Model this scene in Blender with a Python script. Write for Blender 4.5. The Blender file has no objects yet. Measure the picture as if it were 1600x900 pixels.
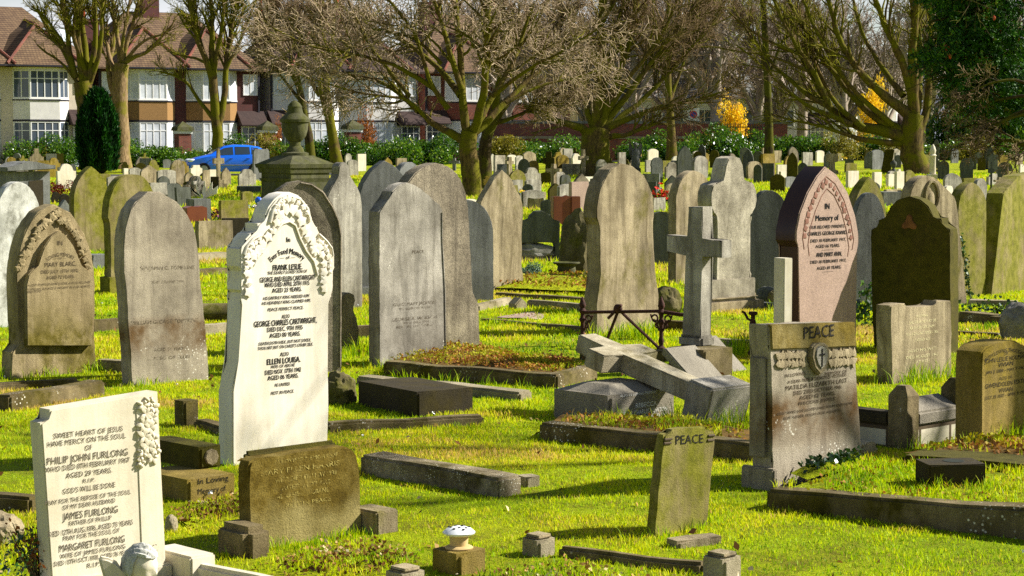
import bpy, bmesh, math, random
import numpy as np
from mathutils import Vector, Matrix, noise as mnoise
R = math.radians
random.seed(7)
RNG = np.random.default_rng(11)
scene = bpy.context.scene
COL = scene.collection

# ------------------------------------------------------------------ camera model
F = 3150.0; CAMH = 1.7; PITCH = math.atan((450 - 228) / F)
CP, SP = math.cos(PITCH), math.sin(PITCH)
EYE = Vector((0, 0, CAMH))

def sstep(x):
    x = min(1.0, max(0.0, x)); return x * x * (3 - 2 * x)
def zg(X, Y):                                   # height of the ground
    return .85 * sstep((Y - 42) / 85) * (.5 + .5 * sstep((X + 25) / 45))
def np_ss(x):
    x = np.clip(x, 0, 1); return x * x * (3 - 2 * x)
def np_zg(X, Y):
    return .85 * np_ss((Y - 42) / 85) * (.5 + .5 * np_ss((X + 25) / 45))

def ray(px, py):
    cx = (px - 800) / F; cy = (450 - py) / F
    return Vector((cx, CP + cy * SP, -SP + cy * CP))
def G(px, py):                                  # the ground point seen at a place of the photograph
    d = ray(px, py)
    lo, hi = 4.0, 135.0
    g = lambda t: CAMH + d.z * t - zg(d.x * t, d.y * t)
    if g(hi) > 0:
        return Vector((d.x * hi, d.y * hi, zg(d.x * hi, d.y * hi)))
    for _ in range(40):
        m = (lo + hi) / 2
        if g(m) > 0: lo = m
        else: hi = m
    p = EYE + d * lo
    return Vector((p.x, p.y, zg(p.x, p.y)))
def at(px, py, D):                              # point at depth D
    d = ray(px, py); return EYE + d * (D / d.y)
def ppm(D): return F / D

# ------------------------------------------------------------------ objects
def tag(o, label=None, cat=None, group=None, kind=None):
    if label: o['label'] = label
    if cat: o['category'] = cat
    if group: o['group'] = group
    if kind: o['kind'] = kind
    return o
def link(name, me, mat=None, parent=None, loc=None, rz=None):
    o = bpy.data.objects.new(name, me)
    COL.objects.link(o)
    if mat is not None and me is not None:
        me.materials.append(mat)
    if parent is not None: o.parent = parent
    if loc is not None: o.location = loc
    if rz is not None: o.rotation_euler = (0, 0, rz)
    return o
def empty(name, loc, rz=0):
    o = bpy.data.objects.new(name, None); COL.objects.link(o)
    o.empty_display_size = .1
    o.location = loc; o.rotation_euler = (0, 0, rz); return o
def bm_mesh(bm, name, smooth=30):
    bmesh.ops.recalc_face_normals(bm, faces=bm.faces[:])
    me = bpy.data.meshes.new(name); bm.to_mesh(me); bm.free()
    if smooth:
        for p in me.polygons: p.use_smooth = True
        me.set_sharp_from_angle(angle=R(smooth))
    return me
def np_mesh(name, verts, faces_list, smooth=False, tint=None):
    """faces_list: list of int arrays (n x k)."""
    me = bpy.data.meshes.new(name)
    verts = np.asarray(verts, np.float32)
    me.vertices.add(len(verts)); me.vertices.foreach_set('co', verts.ravel())
    loops = np.concatenate([f.ravel() for f in faces_list]).astype(np.int32)
    starts = []; off = 0
    for f in faces_list:
        starts.append(off + np.arange(len(f)) * f.shape[1]); off += f.size
    starts = np.concatenate(starts).astype(np.int32)
    me.loops.add(len(loops)); me.loops.foreach_set('vertex_index', loops)
    me.polygons.add(len(starts)); me.polygons.foreach_set('loop_start', starts)
    if tint is not None:
        a = me.color_attributes.new('tint', 'FLOAT_COLOR', 'POINT')
        a.data.foreach_set('color', np.asarray(tint, np.float32).ravel())
    me.update(calc_edges=True)
    if smooth:
        me.polygons.foreach_set('use_smooth', np.ones(len(starts), bool))
    return me

def box(bm, x0, x1, y0, y1, z0, z1, M=None, bev=0):
    vs = [bm.verts.new((x, y, z)) for z in (z0, z1) for x, y in ((x0, y0), (x1, y0), (x1, y1), (x0, y1))]
    fs = [bm.faces.new([vs[i] for i in f]) for f in ((3, 2, 1, 0), (4, 5, 6, 7), (0, 1, 5, 4), (1, 2, 6, 5), (2, 3, 7, 6), (3, 0, 4, 7))]
    if bev:
        es = list({e for f in fs for e in f.edges})
        r = bmesh.ops.bevel(bm, geom=es, offset=bev, segments=2, affect='EDGES', clamp_overlap=True)
        vs = list({v for v in r['verts']} | {v for f in fs if f.is_valid for v in f.verts})
    if M is not None:
        bmesh.ops.transform(bm, matrix=M, verts=[v for v in vs if v.is_valid])
    return vs
def prism(bm, pts, y0, y1, bev=.008, seg=2):
    """outline (x,z) extruded along y; y0 is the front."""
    n = len(pts)
    a = [bm.verts.new((x, y0, z)) for x, z in pts]; b = [bm.verts.new((x, y1, z)) for x, z in pts]
    fa = bm.faces.new(a); fb = bm.faces.new(b[::-1])
    for i in range(n):
        j = (i + 1) % n
        bm.faces.new((a[j], a[i], b[i], b[j]))
    if bev:
        es = [e for e in set(fa.edges) | set(fb.edges)]
        bmesh.ops.bevel(bm, geom=es, offset=bev, segments=seg, affect='EDGES', clamp_overlap=True)
def lathe(bm, prof, n=20, c=(0, 0, 0)):
    rings = []
    for r, z in prof:
        rings.append([bm.verts.new((c[0] + r * math.cos(2 * math.pi * i / n), c[1] + r * math.sin(2 * math.pi * i / n), c[2] + z)) for i in range(n)])
    for a, b in zip(rings, rings[1:]):
        for i in range(n):
            bm.faces.new((a[i], a[(i + 1) % n], b[(i + 1) % n], b[i]))
    bm.faces.new(rings[0][::-1]); bm.faces.new(rings[-1])
def tube(bm, pts, rad, n=8):
    pts = [Vector(p) for p in pts]
    if not hasattr(rad, '__len__'): rad = [rad] * len(pts)
    rings = []
    ref = None
    for i, p in enumerate(pts):
        t = (pts[min(i + 1, len(pts) - 1)] - pts[max(i - 1, 0)]).normalized()
        if ref is None:
            ref = t.orthogonal().normalized()
        ref = (ref - t * ref.dot(t)).normalized(); s = t.cross(ref)
        rings.append([bm.verts.new(p + (ref * math.cos(2 * math.pi * k / n) + s * math.sin(2 * math.pi * k / n)) * rad[i]) for k in range(n)])
    for a, b in zip(rings, rings[1:]):
        for i in range(n):
            bm.faces.new((a[i], a[(i + 1) % n], b[(i + 1) % n], b[i]))
    bm.faces.new(rings[0][::-1]); bm.faces.new(rings[-1])
def rock(bm, c, r, seed, amp=.25, freq=1.6, sub=3):
    res = bmesh.ops.create_icosphere(bm, subdivisions=sub, radius=1)
    for v in res['verts']:
        k = 1 + amp * mnoise.noise(v.co * freq + Vector((seed, seed * 2.3, 0))) + amp * .4 * mnoise.noise(v.co * freq * 3 + Vector((seed, 0, 4)))
        v.co = Vector((c[0] + v.co.x * r[0] * k, c[1] + v.co.y * r[1] * k, c[2] + v.co.z * r[2] * k))

# ------------------------------------------------------------------ lettering (baked first, while the scene is empty)
TEXT = {}
ITALIC = {"THE DEARLY LOVED SON OF", "HIS EARTHLY KING NEEDED HIM", "HIS HEAVENLY KING CLAIMED HIM.", "PEACE PERFECT PEACE.", "DEATH DOTH HIDE, BUT NOT DIVIDE,", "THOU ART BUT ON CHRIST'S OTHER SIDE.", "WIFE OF ABOVE", "RE-UNITED.", "REST IN PEACE.", "A LIGHT FROM OUR HOME IS GONE, A VOICE WE LOVED", "IS STILLED, A PLACE IS VACANT IN OUR HEARTS", "AND HOME."}
def bake_text(strings):
    tmp = []
    for s in strings:
        cu = bpy.data.curves.new('t', 'FONT'); cu.body = s; cu.align_x = 'CENTER'; cu.size = 1; cu.resolution_u = 2; cu.shear = .22 if s in ITALIC else 0; cu.offset = .0
        o = bpy.data.objects.new('t', cu); COL.objects.link(o); tmp.append((s, o, cu))
    bpy.context.view_layer.update()
    dg = bpy.context.evaluated_depsgraph_get()
    for s, o, cu in tmp:
        me = bpy.data.meshes.new_from_object(o.evaluated_get(dg))
        TEXT[s] = ([(v.co.x, v.co.y) for v in me.vertices], [tuple(p.vertices) for p in me.polygons])
        bpy.data.meshes.remove(me)
    for s, o, cu in tmp:
        bpy.data.objects.remove(o); bpy.data.curves.remove(cu)
# ------------------------------------------------------------------ materials
def lin(r, g, b):
    f = lambda c: c / 12.92 if c <= .04045 else ((c + .055) / 1.055) ** 2.4
    return (f(r / 255), f(g / 255), f(b / 255), 1)
class NT:
    def __init__(s, name):
        s.m = bpy.data.materials.new(name); s.m.use_nodes = True
        s.t = s.m.node_tree; s.t.nodes.clear()
        s.out = s.n('ShaderNodeOutputMaterial')
    def n(s, ty, **kw):
        nd = s.t.nodes.new(ty)
        for k, v in kw.items(): setattr(nd, k, v)
        return nd
    def l(s, a, b): s.t.links.new(a, b)
    def coords(s, scale=(1, 1, 1), rnd=True):
        if not hasattr(s, '_tc'):
            tc = s.n('ShaderNodeTexCoord')
            if rnd:
                oi = s.n('ShaderNodeObjectInfo')
                mul = s.n('ShaderNodeVectorMath', operation='SCALE'); mul.inputs[0].default_value = (13.1, 7.7, 3.3)
                s.l(oi.outputs['Random'], mul.inputs['Scale'])
                ad = s.n('ShaderNodeVectorMath', operation='ADD'); s.l(tc.outputs['Object'], ad.inputs[0]); s.l(mul.outputs[0], ad.inputs[1])
                s._tc = ad.outputs[0]
            else: s._tc = tc.outputs['Object']
            s._obj = tc.outputs['Object']
        if scale == (1, 1, 1): return s._tc
        m = s.n('ShaderNodeVectorMath', operation='MULTIPLY'); s.l(s._tc, m.inputs[0]); m.inputs[1].default_value = scale
        return m.outputs[0]
    def noise(s, scale, detail=5, vec=(1, 1, 1), rough=.6, dist=0):
        nd = s.n('ShaderNodeTexNoise'); s.l(s.coords(vec), nd.inputs['Vector'])
        nd.inputs['Scale'].default_value = scale; nd.inputs['Detail'].default_value = detail; nd.inputs['Roughness'].default_value = rough
        nd.inputs['Distortion'].default_value = dist
        return nd.outputs['Fac']
    def mr(s, v, a, b, c=0, d=1):
        nd = s.n('ShaderNodeMapRange'); nd.clamp = True
        s.l(v, nd.inputs[0])
        for i, x in enumerate((a, b, c, d)): nd.inputs[i + 1].default_value = x
        return nd.outputs[0]
    def math(s, op, a, b):
        nd = s.n('ShaderNodeMath', operation=op)
        for i, x in enumerate((a, b)):
            if isinstance(x, (int, float)): nd.inputs[i].default_value = x
            else: s.l(x, nd.inputs[i])
        nd.use_clamp = op in ('ADD', 'SUBTRACT') ; return nd.outputs[0]
    def mix(s, fac, a, b, mode='MIX'):
        nd = s.n('ShaderNodeMix', data_type='RGBA', blend_type=mode)
        for sock, x in ((nd.inputs[0], fac), (nd.inputs[6], a), (nd.inputs[7], b)):
            if isinstance(x, (int, float)): sock.default_value = x
            elif isinstance(x, tuple): sock.default_value = x
            else: s.l(x, sock)
        return nd.outputs[2]
    def bump(s, h, strength=.4, dist=.01):
        nd = s.n('ShaderNodeBump'); nd.inputs['Strength'].default_value = strength; nd.inputs['Distance'].default_value = dist
        s.l(h, nd.inputs['Height']); return nd.outputs[0]
    def principled(s, col, rough=.85, normal=None, spec=.25, metallic=0, coat=0):
        p = s.n('ShaderNodeBsdfPrincipled')
        if isinstance(col, tuple): p.inputs['Base Color'].default_value = col
        else: s.l(col, p.inputs['Base Color'])
        if isinstance(rough, (int, float)): p.inputs['Roughness'].default_value = rough
        else: s.l(rough, p.inputs['Roughness'])
        p.inputs['Specular IOR Level'].default_value = spec; p.inputs['Metallic'].default_value = metallic
        p.inputs['Coat Weight'].default_value = coat
        if normal is not None: s.l(normal, p.inputs['Normal'])
        s.l(p.outputs[0], s.out.inputs[0]); s.p = p; return s.m

def stone_mat(name, base, dark, streak=.5, blotch=.6, moss=0, mosscol=(95, 92, 8), mossz=None, lichen=0, speck=.35, rough=.9, bump=.75, sc=1, brown=None, coat=0, zlichen=None, fine=160):
    t = NT(name)
    b, d = lin(*base), lin(*dark)
    big = t.noise(2.2 * sc, 8, rough=.65); mid = t.noise(11 * sc, 6, rough=.7); fin = t.noise(fine, 3, rough=.7)
    st = t.noise(1, 7, vec=(9 * sc, 9 * sc, .8), dist=.9, rough=.7); st2 = t.noise(1, 5, vec=(5 * sc, 5 * sc, .9), dist=.6)
    col = t.mix(t.mr(big, .38, .68, 0, blotch), b, d)
    col = t.mix(t.mr(st, .45, .66, 0, streak), col, d)
    col = t.mix(t.mr(st2, .5, .7, 0, streak * .8), col, tuple(x * .42 for x in d[:3]) + (1,))
    col = t.mix(t.mr(mid, .5, .72, 0, blotch * .55), col, d)
    if brown:
        bz = t.n('ShaderNodeSeparateXYZ'); t.l(t._obj, bz.inputs[0])
        z = t.mr(bz.outputs[2], brown[1], brown[2], 1, 0)
        up = t.mr(bz.outputs[2], brown[1] - .25, brown[1] - .1, 0, 1)
        f = t.math('MULTIPLY', t.math('MULTIPLY', z, up), t.mr(t.noise(5, 6), .3, .6))
        col = t.mix(f, col, lin(*brown[0]))
    if moss:
        mn = t.noise(3.1 * sc, 7, vec=(1, 1, .6), rough=.7)
        f = t.mr(mn, .62 - .3 * moss, .78 - .3 * moss, 0, 1)
        if mossz:
            bz = t.n('ShaderNodeSeparateXYZ'); t.l(t._obj, bz.inputs[0])
            wz = t.math('ADD', bz.outputs[2], t.math('MULTIPLY', t.math('SUBTRACT', big, .45), .55))
            f = t.math('MULTIPLY', f, t.mr(wz, mossz[0], mossz[1]))
        f = t.math('MULTIPLY', f, t.mr(mid, .25, .55, .45, 1))
        col = t.mix(f, col, t.mix(t.mr(mid, .35, .7), lin(*mosscol), tuple(c * .4 for c in lin(*mosscol)[:3]) + (1,)))
    if lichen:
        v = t.n('ShaderNodeTexVoronoi'); t.l(t.coords(), v.inputs['Vector']); v.inputs['Scale'].default_value = 44 * sc
        lf = t.mr(v.outputs['Distance'], .17, .3, 1, 0)
        lm = t.mr(t.noise(4 * sc, 4), .64 - .25 * lichen, .72 - .25 * lichen)
        f = t.math('MULTIPLY', lf, lm)
        if zlichen:
            bz = t.n('ShaderNodeSeparateXYZ'); t.l(t._obj, bz.inputs[0])
            f = t.math('MULTIPLY', f, t.mr(bz.outputs[2], zlichen[0], zlichen[1], 1, 0))
        col = t.mix(f, col, lin(214, 208, 188))
    k = t.mr(fin, .3, .7, 1 - speck, 1 + speck * .6)
    sc_ = t.n('ShaderNodeVectorMath', operation='SCALE'); t.l(col, sc_.inputs[0]); t.l(k, sc_.inputs['Scale'])
    h = t.math('ADD', t.math('MULTIPLY', fin, .5), t.math('MULTIPLY', mid, .5))
    return t.principled(sc_.outputs[0], rough, t.bump(h, bump, .012), .2, coat=coat)

M = {}
def build_materials():
    S = stone_mat
    M['grey'] = S('weathered_grey_stone', (178, 171, 154), (88, 82, 68), .7, .75, lichen=.15)
    M['warm'] = S('weathered_warm_stone', (176, 160, 126), (90, 77, 50), .75, .7, moss=.3, mosscol=(112, 104, 30))
    M['mossfoot'] = S('stone_with_mossy_foot', (172, 154, 114), (100, 86, 52), .6, .6, moss=.8, mosscol=(116, 104, 30), mossz=(.62, .3))
    M['brownfoot'] = S('stone_with_brown_lichen_foot', (174, 162, 138), (96, 86, 70), .6, .7, brown=((88, 62, 24), .42, .5), lichen=.5, zlichen=(.3, .4))
    M['marble'] = S('white_marble', (212, 204, 182), (176, 162, 130), .4, .5, speck=.06, bump=.12, rough=.7)
    M['cream'] = S('clean_white_marble', (222, 215, 198), (196, 182, 150), .35, .45, speck=.05, bump=.1, rough=.6)
    M['chalk'] = S('white_stone_with_dark_lichen', (214, 212, 200), (108, 108, 92), .35, .9, moss=.3, mosscol=(84, 80, 50), bump=.5)
    M['fallen'] = S('pale_fallen_stone', (184, 174, 146), (104, 90, 56), .5, .8, moss=.2, mosscol=(110, 98, 24))
    M['moss'] = S('mossy_olive_stone', (150, 136, 84), (100, 86, 30), .5, .6, moss=1.5, mosscol=(104, 84, 4), mossz=(.13, .24))
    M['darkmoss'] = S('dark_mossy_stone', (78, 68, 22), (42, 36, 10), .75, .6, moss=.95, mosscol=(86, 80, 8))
    M['ochre'] = S('ochre_lichen_stone', (150, 128, 66), (104, 88, 36), .6, .6, moss=.7, mosscol=(132, 112, 16))
    M['red'] = S('pink_granite', (174, 148, 130), (130, 106, 90), .25, .35, speck=.65, rough=.6, bump=.15, fine=190)
    M['redpolish'] = S('polished_purple_granite', (64, 44, 36), (44, 30, 25), .2, .3, speck=.5, rough=.25, bump=.03, fine=190)
    M['kerbmix'] = S('pitted_pale_kerb_stone', (166, 152, 122), (78, 66, 40), .3, 1, moss=.4, mosscol=(86, 76, 16), lichen=.6, sc=1.6, bump=1)
    M['mossgrey'] = S('moss_topped_stone', (150, 134, 84), (92, 78, 30), .6, .7, moss=.6, mosscol=(118, 98, 10))
    M['blue'] = S('blue_grey_stone', (130, 130, 124), (80, 80, 74), .65, .7)
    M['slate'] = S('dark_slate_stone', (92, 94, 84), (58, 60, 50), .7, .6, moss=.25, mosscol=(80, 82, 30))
    M['greygran'] = S('grey_granite', (142, 134, 116), (100, 92, 76), .3, .5, speck=.55, rough=.7, fine=150)
    M['black'] = S('dark_granite', (62, 54, 36), (36, 31, 20), .3, .5, speck=.4, rough=.9, moss=.5, mosscol=(70, 60, 12))
    M['kerb'] = S('mossy_kerb_stone', (132, 117, 82), (66, 55, 29), .35, .9, moss=.55, mosscol=(88, 78, 12), lichen=.35)
    M['kerbpale'] = S('pale_kerb_stone', (168, 156, 128), (104, 94, 64), .3, .7, moss=.3, mosscol=(96, 88, 26))
    M['maroon'] = S('maroon_granite', (118, 66, 44), (84, 44, 32), .2, .3, speck=.4, rough=.35, bump=.05)
    M['green'] = S('green_stained_stone', (146, 132, 88), (90, 78, 40), .65, .7, moss=.75, mosscol=(124, 122, 14))
    M['pitted'] = S('pitted_grey_stone', (154, 142, 118), (76, 67, 52), .6, .85, speck=.6, bump=.8, fine=110)
    M['speckled'] = S('speckled_pale_stone', (190, 180, 156), (92, 84, 66), .5, .9, speck=.5, bump=.5, fine=120)
    M['rock'] = S('rough_quarry_rock', (150, 146, 134), (70, 66, 54), .2, 1, bump=1, sc=2)
    M['brownrock'] = S('brown_rock', (118, 108, 72), (70, 62, 36), .2, 1, moss=.5, mosscol=(96, 94, 20), bump=1, sc=2)
    M['urnstone'] = S('green_black_stone', (96, 94, 66), (56, 56, 36), .6, .7, moss=.5, mosscol=(84, 86, 26))
    def flat(name, rgb, rough=.8, spec=.2, var=.25, scale=8, bump=.15, metallic=0, coat=0):
        t = NT(name); c = lin(*rgb)
        f = t.noise(scale, 5)
        col = t.mix(t.mr(f, .3, .7, 0, 1), tuple(x * (1 - var) for x in c[:3]) + (1,), tuple(min(1, x * (1 + var)) for x in c[:3]) + (1,))
        M[name] = t.principled(col, rough, t.bump(f, bump, .01), spec, metallic, coat); return M[name]
    flat('ink', (20, 17, 14)); flat('brownspot', (120, 80, 40), var=.5); flat('rose', (126, 88, 72)); flat('inkmoss', (150, 134, 70), var=.5); flat('inkbrown', (74, 62, 44)); flat('inkgrey', (96, 88, 72), var=.2); flat('inkpale', (190, 180, 130), var=.4)
    flat('inkfaint', (108, 98, 78), var=.3); flat('inkwhite', (214, 212, 204))
    flat('iron', (62, 34, 22), .85, .3, .5, 30, .6); flat('terracotta', (184, 158, 106)); flat('china', (226, 226, 224), .35, .4, .05)
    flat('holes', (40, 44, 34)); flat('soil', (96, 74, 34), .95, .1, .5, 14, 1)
    flat('render_white', (206, 202, 196), .9, .1, .08, 3, .4); flat('render_cream', (200, 186, 166), .9, .1, .08, 3, .4)
    flat('pebbledash', (140, 108, 68), .95, .1, .25, 60, 1); flat('paint_white', (222, 220, 214), .5, .3, .04)
    flat('gutter', (44, 42, 48), .6); flat('tar', (62, 60, 58), .9, .2, .3, 4)
    flat('curtain', (196, 200, 204), .8, .2, .25, 1.2); flat('door_dark', (52, 30, 26), .5)
    flat('pot_red', (176, 74, 44), .8); flat('carpaint', (8, 104, 236), .3, .5, .04, 2, 0, 0, .6); flat('rubber', (24, 24, 26), .8)
    flat('lamp_glass', (204, 212, 216), .15, .6, .05); flat('steel', (140, 142, 146), .35, .5, .1, 9, .1, .8)
    flat('sign_blue', (24, 60, 170), .5); flat('sign_red', (206, 28, 34), .5); flat('van_red', (190, 36, 30), .5)
    flat('petal_red', (214, 40, 20), .7); flat('petal_pink', (232, 190, 226), .7); flat('petal_yellow', (240, 190, 24), .7)
    flat('petal_purple', (112, 48, 110), .7); flat('petal_white', (232, 236, 230), .7); flat('petal_blue', (22, 96, 214), .6)
    flat('balloon', (20, 84, 206), .3, .5)
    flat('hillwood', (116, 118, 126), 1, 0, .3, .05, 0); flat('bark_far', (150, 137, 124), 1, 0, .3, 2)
    def worn(name, rgb, keep):
        t = NT(name); c = lin(*rgb); f = t.noise(45, 5, rough=.8); g = t.noise(9, 4)
        a = t.math('MULTIPLY', t.mr(f, .62 - keep * .4, .72 - keep * .4), t.mr(g, .7 - keep * .5, .85 - keep * .5, 1, .35))
        t.principled(c, .9); t.p.inputs['Alpha'].default_value = 1
        t.l(t.mr(f, .60 - keep * .3, .70 - keep * .3, 0, .95), t.p.inputs['Alpha']); M[name] = t.m
    worn('inkfaint', (84, 72, 54), .6); worn('inkmoss', (160, 144, 76), .46); worn('inkpale', (206, 196, 150), .65)
    # glass
    t = NT('window_glass'); M['glass'] = t.principled(lin(70, 80, 92), .08, None, .6)
    t = NT('car_glass'); M['carglass'] = t.principled(lin(44, 56, 66), .06, None, .7)
    # brick / tiles
    def bricks(name, c1, c2, mortar, sx, hgt, mort=.012, rough=.9):
        t = NT(name); br = t.n('ShaderNodeTexBrick')
        tc = t.n('ShaderNodeTexCoord'); sx_ = t.n('ShaderNodeSeparateXYZ'); t.l(tc.outputs['Object'], sx_.inputs[0])
        ad = t.math('ADD', sx_.outputs[0], 0); nd = t.n('ShaderNodeMath', operation='ADD'); t.l(sx_.outputs[0], nd.inputs[0]); t.l(sx_.outputs[1], nd.inputs[1])
        cb = t.n('ShaderNodeCombineXYZ'); t.l(nd.outputs[0], cb.inputs[0]); t.l(sx_.outputs[2], cb.inputs[1])
        t.l(cb.outputs[0], br.inputs['Vector'])
        br.inputs['Color1'].default_value = lin(*c1); br.inputs['Color2'].default_value = lin(*c2); br.inputs['Mortar'].default_value = lin(*mortar)
        br.inputs['Scale'].default_value = 1; br.inputs['Brick Width'].default_value = sx; br.inputs['Row Height'].default_value = hgt; br.inputs['Mortar Size'].default_value = mort
        n = t.noise(1.4, 6)
        col = t.mix(t.mr(n, .35, .7, 0, .45), br.outputs['Color'], lin(60, 44, 40))
        M[name] = t.principled(col, rough, t.bump(br.outputs['Fac'], -.4, .01), .2)
    bricks('brick', (142, 62, 40), (112, 46, 34), (120, 104, 92), .23, .075)
    bricks('brickdark', (104, 48, 42), (84, 40, 36), (88, 74, 70), .23, .075)
    bricks('roof', (128, 104, 76), (106, 84, 62), (66, 52, 42), .2, .13, .016)
    bricks('roofdark', (74, 60, 54), (62, 50, 46), (50, 40, 40), .2, .13, .016)
    bricks('whitebrick', (206, 198, 172), (180, 170, 140), (84, 72, 50), .3, .11, .012)
    # bark
    def bark(name, base, dark, mossc, moss, sc=6):
        t = NT(name); a = t.noise(sc, 7, vec=(2, 2, .5), rough=.7); b = t.noise(1.1, 5)
        col = t.mix(t.mr(a, .35, .65), lin(*base), lin(*dark)); col = t.mix(t.mr(b, .62 - .3 * moss, .72 - .3 * moss, 0, .9), col, lin(*mossc))
        M[name] = t.principled(col, .95, t.bump(a, .9, .04), .1)
    bark('bark_moss', (108, 90, 50), (52, 42, 24), (92, 90, 10), .6)
    bark('bark_dark', (76, 64, 42), (40, 32, 22), (76, 76, 16), .6)
    bark('bark_pale', (150, 126, 92), (92, 74, 48), (104, 98, 30), .4)
    bark('twig_pale', (188, 168, 138), (98, 78, 56), (120, 108, 40), .15, 1.5)
    bark('twig_brown', (152, 128, 98), (84, 66, 48), (108, 100, 36), .2, 1.5)
    bark('twig_moss', (120, 106, 44), (76, 66, 30), (118, 116, 16), .7, 1.5)
    # leaves with a tint attribute
    def leafy(name, cols, rough=.45, transl=.35, spec=.4):
        t = NT(name); at_ = t.n('ShaderNodeAttribute', attribute_name='tint')
        sep = t.n('ShaderNodeSeparateColor'); t.l(at_.outputs['Color'], sep.inputs[0])
        rp = t.n('ShaderNodeValToRGB'); t.l(sep.outputs[0], rp.inputs[0])
        el = rp.color_ramp.elements
        for i, (p, c) in enumerate(cols):
            e = el[i] if i < 2 else el.new(p)
            e.position = p; e.color = lin(*c)
        p = t.n('ShaderNodeBsdfPrincipled'); t.l(rp.outputs[0], p.inputs['Base Color']); p.inputs['Roughness'].default_value = rough; p.inputs['Specular IOR Level'].default_value = spec
        tr = t.n('ShaderNodeBsdfTranslucent'); t.l(rp.outputs[0], tr.inputs[0])
        mx = t.n('ShaderNodeMixShader'); mx.inputs[0].default_value = transl
        t.l(p.outputs[0], mx.inputs[1]); t.l(tr.outputs[0], mx.inputs[2]); t.l(mx.outputs[0], t.out.inputs[0]); M[name] = t.m
    leafy('grassblade', [(0, (46, 100, 2)), (.35, (148, 182, 2)), (.7, (206, 212, 6)), (.9, (206, 184, 40)), (1, (200, 168, 90))], .6, .45, .2)
    leafy('laurel', [(0, (30, 54, 8)), (.45, (62, 104, 14)), (.8, (120, 150, 30)), (1, (170, 176, 70))], .3, .4, .6)
    leafy('yellowshrub', [(0, (96, 96, 20)), (.5, (130, 122, 30)), (1, (160, 140, 50))], .5, .3, .3)
    leafy('conifer', [(0, (14, 42, 6)), (.5, (44, 92, 12)), (.9, (96, 132, 24)), (1, (110, 60, 24))], .6, .2, .25)
    leafy('cypress', [(0, (6, 26, 3)), (.6, (16, 62, 5)), (1, (44, 100, 10))], .6, .15, .2)
    leafy('forsythia', [(0, (206, 160, 14)), (.6, (244, 204, 24)), (1, (252, 222, 70))], .6, .35, .2)
    leafy('redleaf', [(0, (90, 24, 14)), (.6, (150, 40, 20)), (1, (190, 70, 40))], .5, .3, .3)
    leafy('beech', [(0, (110, 60, 20)), (.6, (160, 96, 36)), (1, (196, 130, 60))], .6, .3, .2)
    leafy('lavender', [(0, (60, 84, 60)), (.6, (110, 134, 104)), (1, (160, 176, 146))], .6, .25, .2)
    leafy('litter', [(0, (70, 44, 22)), (.45, (130, 88, 40)), (.8, (176, 140, 80)), (1, (206, 190, 150))], .8, .15, .15)
    leafy('sedum', [(0, (124, 80, 30)), (.3, (164, 106, 40)), (.5, (146, 132, 18)), (1, (160, 164, 12))], .7, .25, .2)
    leafy('ivy', [(0, (20, 42, 10)), (.6, (40, 76, 20)), (1, (90, 120, 50))], .3, .2, .55)
    # ground
    t = NT('turf'); tc = t.n('ShaderNodeTexCoord'); t._tc = tc.outputs['Object']; t._obj = t._tc
    a = t.noise(.22, 6); b = t.noise(2.5, 8, rough=.75); c = t.noise(26, 5, rough=.8)
    col = t.mix(t.mr(a, .35, .65), lin(122, 144, 4), lin(168, 174, 8))
    col = t.mix(t.mr(b, .46, .66, 0, .9), col, lin(98, 84, 26)); col = t.mix(t.mr(c, .5, .8, 0, .7), col, lin(78, 78, 16))
    M['turf'] = t.principled(col, .95, t.bump(c, .9, .05), .1)
# ------------------------------------------------------------------ headstones
def arcp(k, n=9): return [(math.cos(i / n * math.pi / 2), 1 - k + k * math.sin(i / n * math.pi / 2)) for i in range(n + 1)]
def p_round(k=.3): return [(1, 0)] + arcp(k)
def p_gothic(k=.42, n=8):
    o = [(1, 0)]
    for i in range(n + 1):
        th = i / n * math.pi / 3
        o.append((max(0, -1 + 2 * math.cos(th)), 1 - k + k * math.sin(th) / math.sin(math.pi / 3)))
    return o
def p_seg(k=.12, n=8): return [(1, 0)] + [(1 - i / n, 1 - k * (1 - i / n) ** 2) for i in range(n + 1)]
def p_flat(): return [(1, 0), (1, 1), (0, 1)]
def p_ogee(k=.4): return [(1, 0), (1, 1 - k)] + [(x, 1 - k * q) for x, q in ((.98, .88), (.9, .72), (.74, .56), (.55, .44), (.4, .33), (.27, .2), (.15, .08), (0, 0))]
def p_should(z1=.72, x1=.68, d=.04, n=8):
    r = 1 - z1 - d
    return [(1, 0), (1, z1), (x1 + .04, z1), (x1, z1 + d)] + [(x1 * math.cos(i / n * math.pi / 2), z1 + d + r * math.sin(i / n * math.pi / 2)) for i in range(1, n + 1)]
def p_notch(k=.34):       # arch springing from a notch
    return [(.94, 0), (.94, .6), (1.03, .63)] + [(1.03 * math.cos(i / 8 * math.pi / 2) ** .8, .64 + .36 * math.sin(i / 8 * math.pi / 2)) for i in range(9)]
def p_point(k=.2): return [(1, 0), (1, 1 - k), (0, 1)]
def p_knob():
    return [(1, 0), (1, .72), (.93, .78), (.74, .83), (.5, .87), (.34, .9), (.27, .92), (.3, .945), (.27, .97), (.17, .99), (0, 1)]
def p_trefoil():
    o = [(.68, 0), (.68, .62), (.8, .63)]
    o += [(.72 + .28 * math.cos(t), .73 + .1 * math.sin(t)) for t in (-1.2, -.7, -.2, .4, 1.0, 1.45)]
    o += [(.42, .84), (.42, .88), (.36, .94), (.24, .985), (0, 1)]
    return o
def p_cham(): return [(1, 0), (1, .93), (.85, 1), (0, 1)]

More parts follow.
